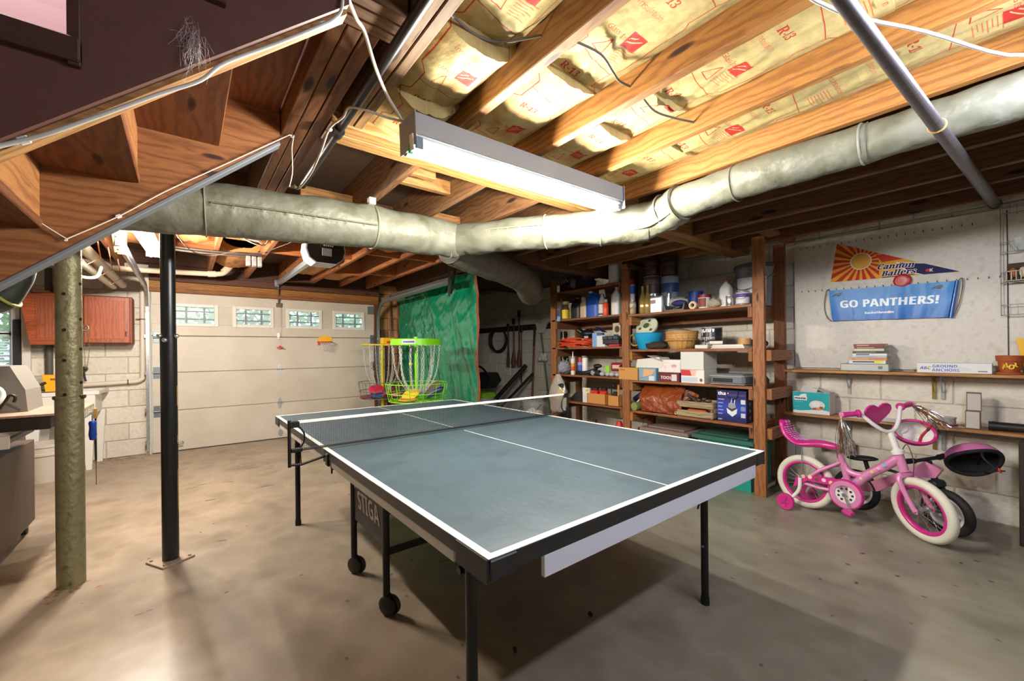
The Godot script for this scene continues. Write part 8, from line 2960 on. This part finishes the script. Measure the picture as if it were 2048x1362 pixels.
func build_corner():
	# green tarp with a brown taped edge, hung from the joists across the right side of the garage
	var t = wthing("tarp", "glossy green plastic tarp with brown edges hanging beside the garage door", "tarpaulin", V(2.3, 0.02, -4.7))
	var n := FastNoiseLite.new()
	n.seed = 44
	n.frequency = 1.0
	n.fractal_octaves = 3
	var f := func(u: float, v: float) -> Vector3:
		var z := lerpf(-5.9, -3.49, u)
		var top := 2.245 - 0.1 * pow(1.0 - u, 3.0) * 1.5 - 0.03 * sin(u * 9.0) * (1.0 - u)
		var y := lerpf(top, 0.03, v)
		var pleat := 0.05 * n.get_noise_2d(z * 2.2 - v * 1.6, v * 0.7) * (0.35 + v) + 0.028 * n.get_noise_2d(z * 2.6 + v * 3.0, y * 2.6) * (1.15 - v)
		return V(2.3 + pleat  + 0.003 * n.get_noise_2d(z * 7.0, y * 9.0) * (1.2 - v), y, z)
	var tm := mottled("0f8f66", 0.2, noise_tex("steel_tone", 0.03, 3, []), V(1, 1, 1), 0.0, noise_tex("paint_bump", 0.05, 4, []), 0.06)
	tm.clearcoat_enabled = true
	tm.clearcoat = 0.8
	tm.clearcoat_roughness = 0.12
	tm.backlight_enabled = true
	tm.backlight = Color(0.03, 0.16, 0.1)
	var s := mb()
	grid(s, 120, 90, f, Vector2.ONE, false)
	obj("sheet", s, tm, t)
	for u in [0.0, 1.0]:
		s = mb()
		grid(s, 2, 60, func(a, v): return f.call(u, v) + V(-0.004, 0, (a - 0.5) * 0.055), Vector2.ONE, false)
		obj("edge_tape", s, mat("8a4a30", 0.5), t)
	# baskets
	var g = disc_basket("lime green disc golf basket with hanging chains, in front of the green tarp", V(1.615, 0, -3.755), true, "7ed018", "8ee01c", 0.295, 0.355, 1.305, 0.66, 0.2, 16)
	T = Transform3D.IDENTITY
	s = mb()
	for k in 1:
		grid(s, 10, 1, func(u, v):
			var a: float = lerpf(2.55, 2.05, u)
			return V(cos(a) * 0.297, 1.317 + 0.045 * v, sin(a) * 0.297), Vector2.ONE, false)
	obj("sticker", s, mat("dfe4da", 0.5), g)
	s = mb()
	grid(s, 10, 1, func(u, v):
		var a: float = lerpf(2.52, 2.08, u)
		return V(cos(a) * 0.2985, 1.328 + 0.022 * v, sin(a) * 0.2985), Vector2.ONE, false)
	obj("sticker", s, mat("4c5a8c", 0.5), g)
	s = mb()
	ball(s, V(-0.12, 1.09, 0.1), V(0.02, 0.02, 0.02))
	obj("bead", s, mat("d6dc3a", 0.4), g)
	disc_basket("yellow-topped disc golf basket with a grey tray, half behind the green one", V(1.775, 0, -5.25), false, "d9c418", "6f6a66", 0.29, 0.34, 1.325, 0.56, 0.23, 12)
	var gd := [["red disc propped in the grey tray, uppermost", 1.62, 0.70, -5.08, 0.5, 0.2, "d02a4c"], ["blue disc lying in the grey tray under the red ones", 1.66, 0.63, -5.05, 0.1, 0.3, "2a4f9c"], ["magenta disc tilted on the grey tray's near rim", 1.74, 0.655, -4.97, -0.3, 0.5, "c22a4a"], ["pink disc at the near side of the grey tray", 1.86, 0.63, -4.95, -0.05, 0.06, "d88a9a"], ["pale rose disc under the pink disc in the grey tray", 1.88, 0.605, -4.94, 0.02, 0.02, "c46a84"], ["plum disc flat on the left of the grey tray", 1.53, 0.59, -5.2, 0.05, 0.1, "7a3a56"]]
	for q in gd: golf_disc(q[0], V(q[1], q[2], q[3]), V(q[4], 0, q[5]), q[6])
	var ge := [["yellow disc heaped at the foot of the green basket's pole", 1.52, 0.735, -3.72, 0.3, 0.5, "e6c224"], ["orange disc lying flat in the green basket", 1.46, 0.685, -3.66, 0.05, 0.05, "d89a4a"], ["slate blue disc leaning right of the green basket's pole", 1.78, 0.735, -3.62, -0.5, 0.25, "6a7ab0"], ["second blue disc leaning right of the pole, behind the first", 1.83, 0.745, -3.69, -0.6, 0.3, "4a63a4"], ["tan disc standing at the right rear of the green basket", 1.84, 0.79, -3.78, -0.9, 0.25, "d0b890"], ["lime disc flat on the right of the green basket", 1.84, 0.68, -3.8, 0.03, 0.04, "7ac828"]]
	for q in ge: golf_disc(q[0], V(q[1], q[2], q[3]), V(q[4], 0, q[5]), q[6])
	# toy car box on the yellow basket's rim and boards by the pier
	t = wthing("toy_truck", "yellow and red toy truck perched on top of the yellow disc basket", "toy", V(1.86, 1.34, -5.2))
	s = mb()
	slab(s, 1.74, 1.93, 1.345, 1.44, -5.24, -5.14, 0.008)
	obj("body", s, mat("e8b418", 0.4), t)
	s = mb()
	slab(s, 1.8, 1.93, 1.36, 1.39, -5.139, -5.13, 0.006)
	obj("bumper", s, mat("c8361c", 0.4), t)
	s = mb()
	cyl(s, V(1.94, 1.37, -5.2), V(1.94, 1.37, -5.1), 0.045)
	obj("wheel", s, mat("1a1a1a", 0.6), t)
	t = wthing("plank", "dark narrow plank leaning on the tile pier behind the disc baskets", "plank", V(2.1, 0, -5.85))
	s = mb()
	bar(s, V(2.13, 0.0, -5.8), V(2.05, 1.6, -5.95), 0.02, 0.07, Vector3.BACK)
	obj("board", s, wood("4a2c1c", 0.7, 1), t)
	t = wthing("thin_pole", "thin rusty pole standing against the tile pier", "pole", V(2.22, 0, -5.95))
	s = mb()
	cyl(s, V(2.22, 0, -5.93), V(2.2, 2.2, -5.99), 0.012)
	obj("pole", s, mat("7a5a40", 0.6, 0.3), t)
	# ---- tool corner on the right wall
	t = wthing("tool_rail", "dark wooden rail with hooks along the wall of the tool corner", "rail", V(3.83, 1.6, -4.7))
	s = mb()
	slab(s, 3.825, 3.848, 1.56, 1.65, -5.9, -3.35, 0.003)
	obj("board", s, wood("2e2218", 0.8, 1), t)
	for k in 9:
		s = mb()
		tube(s, [V(3.826, 1.62, -5.5 + k * 0.24), V(3.78, 1.615, -5.5 + k * 0.24), V(3.77, 1.64, -5.5 + k * 0.24)], 0.004, 6)
		obj("hook", s, mat("3a3632", 0.5, 0.5), t)
	t = wthing("cable_coil", "black hose coiled in a big loop on the tool rail", "hose", V(3.76, 1.2, -5.0))
	for k in 3:
		s = mb()
		var pts := []
		for i in 16:
			var a := TAU * i / 16
			pts.append(V(3.77 - 0.02 * k, 1.41 + 0.2 * sin(a) + 0.01 * k, -5.02 + (0.22 + 0.012 * k) * cos(a)))
		tube(s, smooth(pts, 3, true), 0.014, 8, true)
		obj("loop", s, mat("191816", 0.5), t)
	for q in [["shovel", "brown wooden handle hanging from the tool rail, leftmost of three", -4.77, 1.66, 0.96, "3a2618", 0.016, 0.028], ["paddle", "reddish wooden handle widening downwards, in the middle of three", -4.62, 1.74, 0.965, "5a2a18", 0.014, 0.045], ["paddle", "reddish wooden handle widening downwards, nearest the red pole", -4.48, 1.86, 0.97, "5a2418", 0.014, 0.04], ["rake", "thin dark rod hanging low from the tool rail", -4.42, 1.6, 0.7, "2e1e14", 0.008, 0.012]]:
		t = wthing(q[0], q[1], q[0], V(3.78, q[4], q[2]))
		s = mb()
		tube(s, [V(3.78, q[3], q[2]), V(3.78, q[4] + 0.3, q[2]), V(3.78, q[4] + 0.08, q[2] - 0.01), V(3.78, q[4], q[2] - 0.01)], [q[6], q[6], q[7], q[7] * 0.8], 10)
		obj("handle", s, mat(q[5], 0.6), t)
		s = mb()
		box(s, V(3.78, q[3] - 0.02, q[2]), V(0.03, 0.1, 0.05 + q[6]), 0.008)
		obj("head", s, mat("1c1a18", 0.5, 0.3), t)
	t = wthing("broom", "dark red pole standing against the block wall in the tool corner", "broom", V(3.75, 0, -4.13))
	s = mb()
	cyl(s, V(3.72, 0.12, -4.12), V(3.81, 1.56, -4.13), 0.015)
	obj("pole", s, mat("6a2a20", 0.5), t)
	s = mb()
	cyl(s, V(3.795, 1.3, -4.13), V(3.812, 1.58, -4.13), 0.018)
	obj("grip", s, mat("241a18", 0.6), t)
	s = mb()
	box(s, V(3.715, 0.07, -4.12), V(0.06, 0.13, 0.3), 0.02)
	obj("bristles", s, mat("4a4238", 0.9), t)
	t = wthing("mop", "green-handled mop, white head on the tool rail and white rag tied on", "mop", V(3.78, 0.2, -3.85))
	s = mb()
	cyl(s, V(3.77, 0.12, -3.72), V(3.8, 1.58, -3.98), 0.013)
	obj("pole", s, mat("4c5a48", 0.5), t)
	s = mb()
	prism(s, [Vector2(-0.05, 0), Vector2(0.05, 0), Vector2(0.16, 0.17), Vector2(0.02, 0.14), Vector2(-0.12, 0.18)], -0.02, 0.02, Transform3D(Basis(Vector3.BACK, Vector3.UP, Vector3.LEFT), V(3.79, 1.5, -3.96)))
	obj("head", s, mat("c9c6bc", 0.7), t)
	s = mb()
	for k in 7: ball(s, V(3.77 + 0.01 * (k % 2), 1.1 + 0.028 * (k % 3), -3.97 + 0.022 * k), V(0.03, 0.035, 0.03))
	obj("rag", s, mat("cfccc4", 0.8), t)
	t = wthing("plank", "dark plank standing behind the left shelf post", "plank", V(3.75, 0, -3.45))
	s = mb()
	bar(s, V(3.72, 0.0, -3.42), V(3.81, 1.5, -3.5), 0.02, 0.1, Vector3.LEFT)
	obj("board", s, wood("33241a", 0.75, 1), t)
	t = wthing("bamboo_cane", "yellow-brown stick leaning low beside the left shelf post", "stick", V(3.7, 0.0, -3.7))
	s = mb()
	cyl(s, V(3.65, 0.0, -4.3), V(3.8, 0.95, -3.4), 0.018)
	obj("stick", s, mat("7a6030", 0.6), t)
	# mower and what stands about it
	t = wthing("lawn_mower", "black and lime lawn mower parked behind the tarp edge", "lawn mower", V(3.35, 0, -4.8))
	s = mb()
	for z in [-4.98, -4.62]:
		lathe(s, Transform3D(Basis(Vector3.BACK, PI / 2), V(3.12, 0.13, z)), [Vector2(0, -0.03), Vector2(0.12, -0.03), Vector2(0.13, -0.02), Vector2(0.13, 0.02), Vector2(0.12, 0.03), Vector2(0, 0.03)], 20)
	obj("wheel", s, mat("161616", 0.7), t)
	s = mb()
	box(s, V(3.35, 0.26, -4.8), V(0.45, 0.16, 0.5), 0.06)
	obj("deck", s, mat("1d1e1d", 0.5), t)
	s = mb()
	box(s, V(3.3, 0.48, -4.82), V(0.3, 0.16, 0.4), 0.05)
	obj("battery_cover", s, mat("7dae1e", 0.4), t)
	s = mb()
	prism(s, [Vector2(-0.4, 0.0), Vector2(0.14, 0.0), Vector2(0.3, 0.14), Vector2(0.2, 0.26), Vector2(-0.1, 0.26), Vector2(-0.4, 0.2)], -0.12, 0.1, Transform3D(Basis(Vector3.BACK, Vector3.UP, Vector3.LEFT), V(3.35, 0.62, -4.86)))
	obj("grass_bag", s, mat("17181a", 0.6), t)
	s = mb()
	tube(s, smooth([V(3.24, 0.8, -5.25), V(3.22, 0.95, -5.15), V(3.22, 0.99, -4.9), V(3.24, 0.93, -4.72), V(3.26, 0.78, -4.57)], 5), 0.018, 8)
	tube(s, [V(3.22, 0.88, -5.2), V(3.22, 0.88, -4.6)], 0.008, 6)
	obj("handle", s, mat("141416", 0.4), t)
	t = wthing("black_tube", "black folded tube leaning diagonally beside the mower", "tube", V(3.5, 0.3, -4.3))
	s = mb()
	cyl(s, V(3.3, 0.38, -4.62), V(3.6, 1.0, -4.1), 0.035)
	cyl(s, V(3.36, 0.3, -4.5), V(3.66, 0.88, -4.0), 0.022)
	obj("tube", s, mat("18181a", 0.45), t)
	s = mb()
	cyl(s, V(3.3, 0.0, -4.62), V(3.3, 0.39, -4.62), 0.02)
	obj("stand", s, mat("18181a", 0.45), t)
	for q in [["grey bucket with a blue base standing before the mower", 3.0, -4.35, "9a9a9a", "2f6aa0", 0.5], ["white bucket with a dark wire handle under the red pole", 3.4, -3.72, "d2cfc6", "d2cfc6", 0.5]]:
		t = thing("bucket", q[0], "bucket", V(q[1], 0, q[2]))
		s = mb()
		lathe(s, Transform3D.IDENTITY, [Vector2(0, 0), Vector2(0.14, 0), Vector2(0.165, q[5] - 0.06), Vector2(0.175, q[5] - 0.06), Vector2(0.175, q[5]), Vector2(0.165, q[5]), Vector2(0.135, 0.02), Vector2(0, 0.02)], 28)
		obj("body", s, mat(q[3], 0.5), t)
		s = mb()
		lathe(s, Transform3D.IDENTITY, [Vector2(0.142, 0.02), Vector2(0.163, q[5] - 0.14)], 28)
		obj("band", s, mat(q[4], 0.5), t)
		s = mb()
		tube(s, smooth([V(0, q[5] - 0.03, -0.178), V(-0.12, q[5] - 0.12, -0.16), V(-0.19, q[5] - 0.17, 0), V(-0.12, q[5] - 0.12, 0.16), V(0, q[5] - 0.03, 0.178)], 5), 0.004, 6)
		obj("wire_handle", s, mat("4a4a48", 0.4, 0.7), t)
	t = thing("sack", "creased white sack slumped on the floor before the left shelf post", "sack", V(3.05, 0, -3.3))
	s = mb()
	grid(s, 28, 18, func(u, v):
		var d := V(cos(u * TAU) * sin(v * PI), cos(v * PI), sin(u * TAU) * sin(v * PI))
		return V(0, 0.22, 0) + d * V(0.13, 0.24, 0.23) * (1.0 + 0.3 * n.get_noise_3dv(d * 2.2)) * (1.0 if d.y > -0.6 else 0.92), Vector2.ONE, false, true)
	obj("body", s, mat("d0cdbf", 0.6), t)

# ---------- sink and saw at the left ----------
func build_left_side():
	# wall cabinet with a crooked left door
	var t = wthing("wall_cabinet", "orange-brown wooden wall cabinet with two doors behind the rusty post", "cabinet", V(-1.42, 1.35, -5.95))
	var red := wood("9c4a1c", 0.42, 1)
	var s := mb()
	slab(s, -1.78, -1.0, 1.36, 1.9, -6.048, -5.78, 0.004)
	obj("body", s, wood("8a3e18", 0.55, 1), t)
	s = mb()
	prism(s, [Vector2(-1.79, 1.345), Vector2(-1.42, 1.345), Vector2(-1.42, 1.9), Vector2(-1.87, 1.885)], -5.779, -5.757)
	var d1 = obj("door", s, red, t)
	s = mb()
	slab(s, -1.395, -1.02, 1.365, 1.89, -5.779, -5.757, 0.005)
	var d2 = obj("door", s, red, t)
	s = mb()
	slab(s, -1.35, -1.065, 1.41, 1.845, -5.757, -5.753, 0.002)
	obj("door_panel", s, wood("a8501e", 0.5, 1), d2)
	s = mb()
	slab(s, -1.75, -1.46, 1.41, 1.84, -5.757, -5.753, 0.002)
	obj("door_panel", s, wood("94481c", 0.5, 1), d1)
	s = mb()
	slab(s, -1.06, -1.05, 1.44, 1.5, -5.757, -5.745, 0.002)
	obj("hinge", s, mat("3a2416", 0.6), d2)
	for q in [["folded brown paper lying on top of the wall cabinet, at its left", -1.72, 0.12, "c8b48c"], ["yellow pad on top of the wall cabinet beside the brown paper", -1.55, 0.16, "c89a2c"]]:
		s = room()
		slab(s, q[1] - q[2] / 2, q[1] + q[2] / 2, 1.901, 1.93, -5.95, -5.82, 0.006)
		single("pad", s, mat(q[3], 0.7), q[0], "pad", Vector3.ZERO)
	t = wthing("padlock_chain", "thin steel chain looped from the cabinet door down the wall", "chain", V(-1.37, 1.1, -5.73))
	s = mb()
	chain(s, V(-1.40, 1.55, -5.745), V(-1.385, 1.08, -5.74), V(0, 0, 0), 0.02)
	chain(s, V(-1.37, 1.52, -5.745), V(-1.375, 1.08, -5.74), V(0.02, 0, 0), 0.02)
	obj("links", s, mat("8c8272", 0.4, 0.7), t)
	s = mb()
	torus(s, V(-1.385, 1.53, -5.742), V(0, 0, 1), 0.03, 0.006, 18, 6)
	obj("shackle", s, mat("a8a49a", 0.3, 0.8), t)
	# pipes on the wall
	t = wthing("wall_pipe", "white painted pipe coming down the wall and bending left to the sink", "pipe", V(-0.93, 1.0, -6.0))
	s = mb()
	tube(s, smooth([V(-0.925, 2.1, -6.0), V(-0.925, 1.5, -6.0), V(-0.928, 1.0, -6.0), V(-0.935, 0.935, -6.0), V(-0.99, 0.905, -6.0), V(-1.1, 0.9, -6.0), V(-1.5, 0.885, -6.0), V(-1.75, 0.88, -6.0)], 5), 0.026, 12)
	obj("pipe", s, mat("cfc4b4", 0.5), t)
	s = mb()
	torus(s, V(-0.925, 1.66, -6.0), Vector3.UP, 0.028, 0.006, 16, 6)
	torus(s, V(-1.06, 0.9, -6.0), Vector3.RIGHT, 0.028, 0.006, 16, 6)
	slab(s, -0.99, -0.86, 1.655, 1.668, -6.03, -6.015)
	obj("clip", s, mat("6a5a48", 0.6, 0.4), t)
	t = wthing("drain_stack", "dark grey pipe standing on the wall behind the cabinet and yellow box", "pipe", V(-1.7, 0.9, -6.02))
	s = mb()
	cyl(s, V(-1.7, 0.85, -6.015), V(-1.7, 2.2, -6.015), 0.03)
	obj("pipe", s, mat("4c4840", 0.6), t)
	t = wthing("faucet", "dark old wall tap hanging under the chain", "tap", V(-1.43, 1.02, -5.99))
	s = mb()
	cyl(s, V(-1.43, 1.07, -6.045), V(-1.43, 1.07, -5.96), 0.03)
	tube(s, [V(-1.43, 1.06, -5.97), V(-1.42, 0.98, -5.95), V(-1.41, 0.93, -5.95)], 0.01, 8)
	obj("body", s, mat("2c2620", 0.5, 0.5), t)
	# utility sink on tapering legs
	t = wthing("utility_sink", "white plastic utility sink on tapering legs against the back wall", "sink", V(-1.53, 0, -5.75))
	var sink := mat("d8d4cc", 0.4)
	s = mb()
	slab(s, -1.80, -1.27, 0.80, 0.845, -5.55, -5.52, 0.006)
	slab(s, -1.80, -1.24, 0.80, 0.845, -6.02, -5.98, 0.006)
	bar(s, V(-1.27, 0.822, -5.535), V(-1.24, 0.822, -6.0), 0.045, 0.03, Vector3.UP, 0.006)
	slab(s, -1.83, -1.80, 0.80, 0.845, -6.0, -5.53, 0.006)
	slab(s, -1.79, -1.285, 0.62, 0.80, -5.545, -5.525, 0.004)
	slab(s, -1.79, -1.285, 0.60, 0.62, -6.0, -5.53, 0.004)
	prism(s, [Vector2(-5.54, 0.6), Vector2(-5.99, 0.6), Vector2(-6.0, 0.8), Vector2(-5.54, 0.8)], 1.285, 1.3, Transform3D(Basis(Vector3.BACK, Vector3.UP, Vector3.LEFT), Vector3.ZERO))
	slab(s, -1.80, -1.785, 0.6, 0.8, -6.0, -5.53, 0.004)
	obj("basin", s, sink, t)
	for q in [[-1.345, -5.55], [-1.74, -5.55], [-1.31, -5.97], [-1.74, -5.97]]:
		s = mb()
		prism(s, [Vector2(-0.055, 0.6), Vector2(0.055, 0.6), Vector2(0.03, 0.0), Vector2(-0.015, 0.0)], -0.02, 0.02, at(V(q[0], 0, q[1])))
		obj("leg", s, sink, t)
	t = thing("bucket", "pale grey bucket with ribbed rim standing under the white sink", "bucket", V(-1.6, 0, -5.3))
	s = mb()
	lathe(s, Transform3D.IDENTITY, [Vector2(0, 0), Vector2(0.13, 0), Vector2(0.15, 0.26), Vector2(0.16, 0.26), Vector2(0.16, 0.28), Vector2(0.152, 0.285), Vector2(0.154, 0.34), Vector2(0.162, 0.34), Vector2(0.162, 0.37), Vector2(0.15, 0.37), Vector2(0.13, 0.03), Vector2(0, 0.03)], 28)
	obj("body", s, mat("b5aca0", 0.55), t)
	t = thing("bottle", "dark cleaner bottle with a yellow label on the floor under the sink", "bottle", V(-1.45, 0, -5.65))
	s = mb()
	lathe(s, Transform3D.IDENTITY, [Vector2(0, 0), Vector2(0.06, 0), Vector2(0.06, 0.3), Vector2(0.03, 0.38), Vector2(0.02, 0.43), Vector2(0, 0.43)], 16)
	obj("body", s, mat("3a2c26", 0.4), t)
	s = mb()
	lathe(s, Transform3D.IDENTITY, [Vector2(0.061, 0.16), Vector2(0.062, 0.17), Vector2(0.062, 0.25), Vector2(0.061, 0.26)], 16)
	obj("label_band", s, mat("d8b83a", 0.5), t)
	t = thing("grease_bag", "bright yellow container standing on the sink beside the dark pipe", "container", V(-1.62, 0.846, -5.75))
	s = mb()
	prism(s, [Vector2(-0.055, 0), Vector2(0.06, 0), Vector2(0.08, 0.17), Vector2(-0.08, 0.18)], -0.05, 0.05)
	obj("body", s, mat("e8a812", 0.45), t)
	s = mb()
	slab(s, -0.02, 0.03, 0.12, 0.14, 0.05, 0.053)
	obj("mark", s, mat("8a4a10", 0.5), t)
	t = thing("hand_tool", "dark metal tool lying on the sink edge left of the yellow container", "tool", V(-1.77, 0.846, -5.66))
	s = mb()
	box(s, V(0, 0.03, 0), V(0.05, 0.06, 0.06), 0.012)
	tube(s, [V(-0.06, 0.02, 0.02), V(0.0, 0.035, 0), V(0.1, 0.1, -0.03)], 0.013, 8)
	obj("body", s, mat("231d1a", 0.5, 0.3), t)
	# table saw
	t = wthing("table_saw", "table saw with a brown steel cabinet on casters and a grey hood", "table saw", V(-1.6, 0, -3.1))
	var brown := mat("4f4036", 0.6)
	s = mb()
	slab(s, -2.1, -1.36, 0.075, 0.64, -3.62, -2.9, 0.004)
	obj("cabinet", s, brown, t)
	for z in [-2.97, -3.56]:
		for x in [-1.40, -2.05]:
			s = mb()
			cyl(s, V(x - 0.014, 0.032, z), V(x + 0.014, 0.032, z), 0.032)
			obj("caster_wheel", s, mat("1c1a18", 0.6), t)
			s = mb()
			slab(s, x - 0.02, x + 0.02, 0.04, 0.078, z - 0.02, z + 0.02, 0.003)
			obj("caster_fork", s, mat("8a8a86", 0.4, 0.6), t)
	s = mb()
	slab(s, -2.1, -1.14, 0.80, 0.875, -3.36, -2.80, 0.004)
	slab(s, -2.1, -1.5, 0.64, 0.8, -3.5, -3.0, 0.004)
	obj("table_base", s, mat("2a231f", 0.5, 0.2), t)
	s = mb()
	slab(s, -2.1, -1.03, 0.876, 0.89, -3.38, -2.79, 0.002)
	obj("table_top", s, mottled("c3a894", 0.4, noise_tex("steel_tone", 0.03, 3, []), V(2, 2, 2), 0.3), t)
	s = mb()
	slab(s, -1.045, -1.03, 0.82, 0.876, -3.38, -2.79, 0.002)
	obj("wing_edge", s, mat("8a857e", 0.4, 0.5), t)
	for k in 9:
		s = mb()
		slab(s, -1.03, -1.028, 0.832, 0.868, -2.84 - k * 0.06, -2.83 - k * 0.06)
		obj("slot", s, mat("e8e2d6", 0.5), t)
	s = mb()
	prism(s, [Vector2(-1.95, 0.0), Vector2(-1.27, 0.0), Vector2(-1.28, 0.13), Vector2(-1.34, 0.275), Vector2(-1.95, 0.285)], -3.36, -3.02, at(V(0, 0.891, 0)))
	obj("hood", s, mat("77736c", 0.5, 0.2), t)
	s = mb()
	bar(s, V(-1.4, 0.98, -3.018), V(-1.3, 0.9, -3.018), 0.012, 0.004, Vector3.UP)
	obj("hood_groove", s, mat("4a4742", 0.5), t)
	s = mb()
	torus(s, V(-1.42, 1.0, -2.93), V(0.2, 0.5, 0.9), 0.07, 0.014, 24, 8)
	disc(s, V(-1.42, 1.0, -2.93), V(0.2, 0.5, 0.9), 0.07, 20)
	tube(s, [V(-1.42, 0.99, -2.95), V(-1.41, 0.893, -2.9)], 0.012, 8)
	obj("hand_wheel", s, mat("d2d4cc", 0.35), t)
	s = mb()
	tube(s, smooth([V(-1.36, 0.9, -2.88), V(-1.33, 0.96, -2.88), V(-1.31, 1.0, -2.88), V(-1.29, 0.99, -2.88), V(-1.295, 0.96, -2.88)], 4), 0.008, 8)
	obj("lever", s, mat("2a1d18", 0.5), t)
	s = mb()
	bar(s, V(-1.9, 0.70, -2.86), V(-1.37, 0.76, -2.86), 0.035, 0.03, Vector3.UP, 0.004)
	bar(s, V(-1.33, 0.735, -2.86), V(-1.33, 0.735, -3.4), 0.03, 0.025, Vector3.UP, 0.004)
	obj("rail", s, mat("241f1c", 0.4, 0.3), t)
	s = mb()
	slab(s, -1.36, -1.305, 0.70, 0.775, -2.855, -2.84, 0.003)
	obj("rail_end", s, mat("dcd6c8", 0.5), t)
	t = wthing("screwdriver", "blue-handled screwdriver hanging from the slotted end of the saw table", "screwdriver", V(-1.015, 0.65, -3.2))
	s = mb()
	lathe(s, at(V(-1.012, 0.655, -3.16)), [Vector2(0, 0), Vector2(0.016, 0.006), Vector2(0.021, 0.04), Vector2(0.017, 0.09), Vector2(0.021, 0.115), Vector2(0.017, 0.13), Vector2(0, 0.132)], 16)
	obj("handle", s, mat("1a3f9c", 0.35), t)
	s = mb()
	cyl(s, V(-1.012, 0.785, -3.16), V(-1.012, 0.85, -3.16), 0.005)
	cyl(s, V(-1.03, 0.845, -3.16), V(-1.01, 0.845, -3.16), 0.004)
	obj("shaft", s, mat("c9c9c6", 0.3, 0.8), t)
	t = wthing("file", "long thin black file hanging next to the blue screwdriver", "file", V(-1.012, 0.4, -3.3))
	s = mb()
	slab(s, -1.017, -1.007, 0.5, 0.79, -3.285, -3.27, 0.002)
	slab(s, -1.0135, -1.0105, 0.33, 0.5, -3.279, -3.276)
	obj("blade", s, mat("1c1a19", 0.5, 0.3), t)
	s = mb()
	slab(s, -1.022, -1.004, 0.79, 0.86, -3.29, -3.265, 0.003)
	obj("tang", s, mat("a8884a", 0.5, 0.4), t)

func build_more():
	build_stairs()
	build_wires()
	build_posts()
	build_ducts()
	build_insulation()
	build_garage_gear()
	build_table()
	build_shelves()
	build_shelf_items()
	build_wall_things()
	build_bikes()
	build_corner()
	build_left_side()
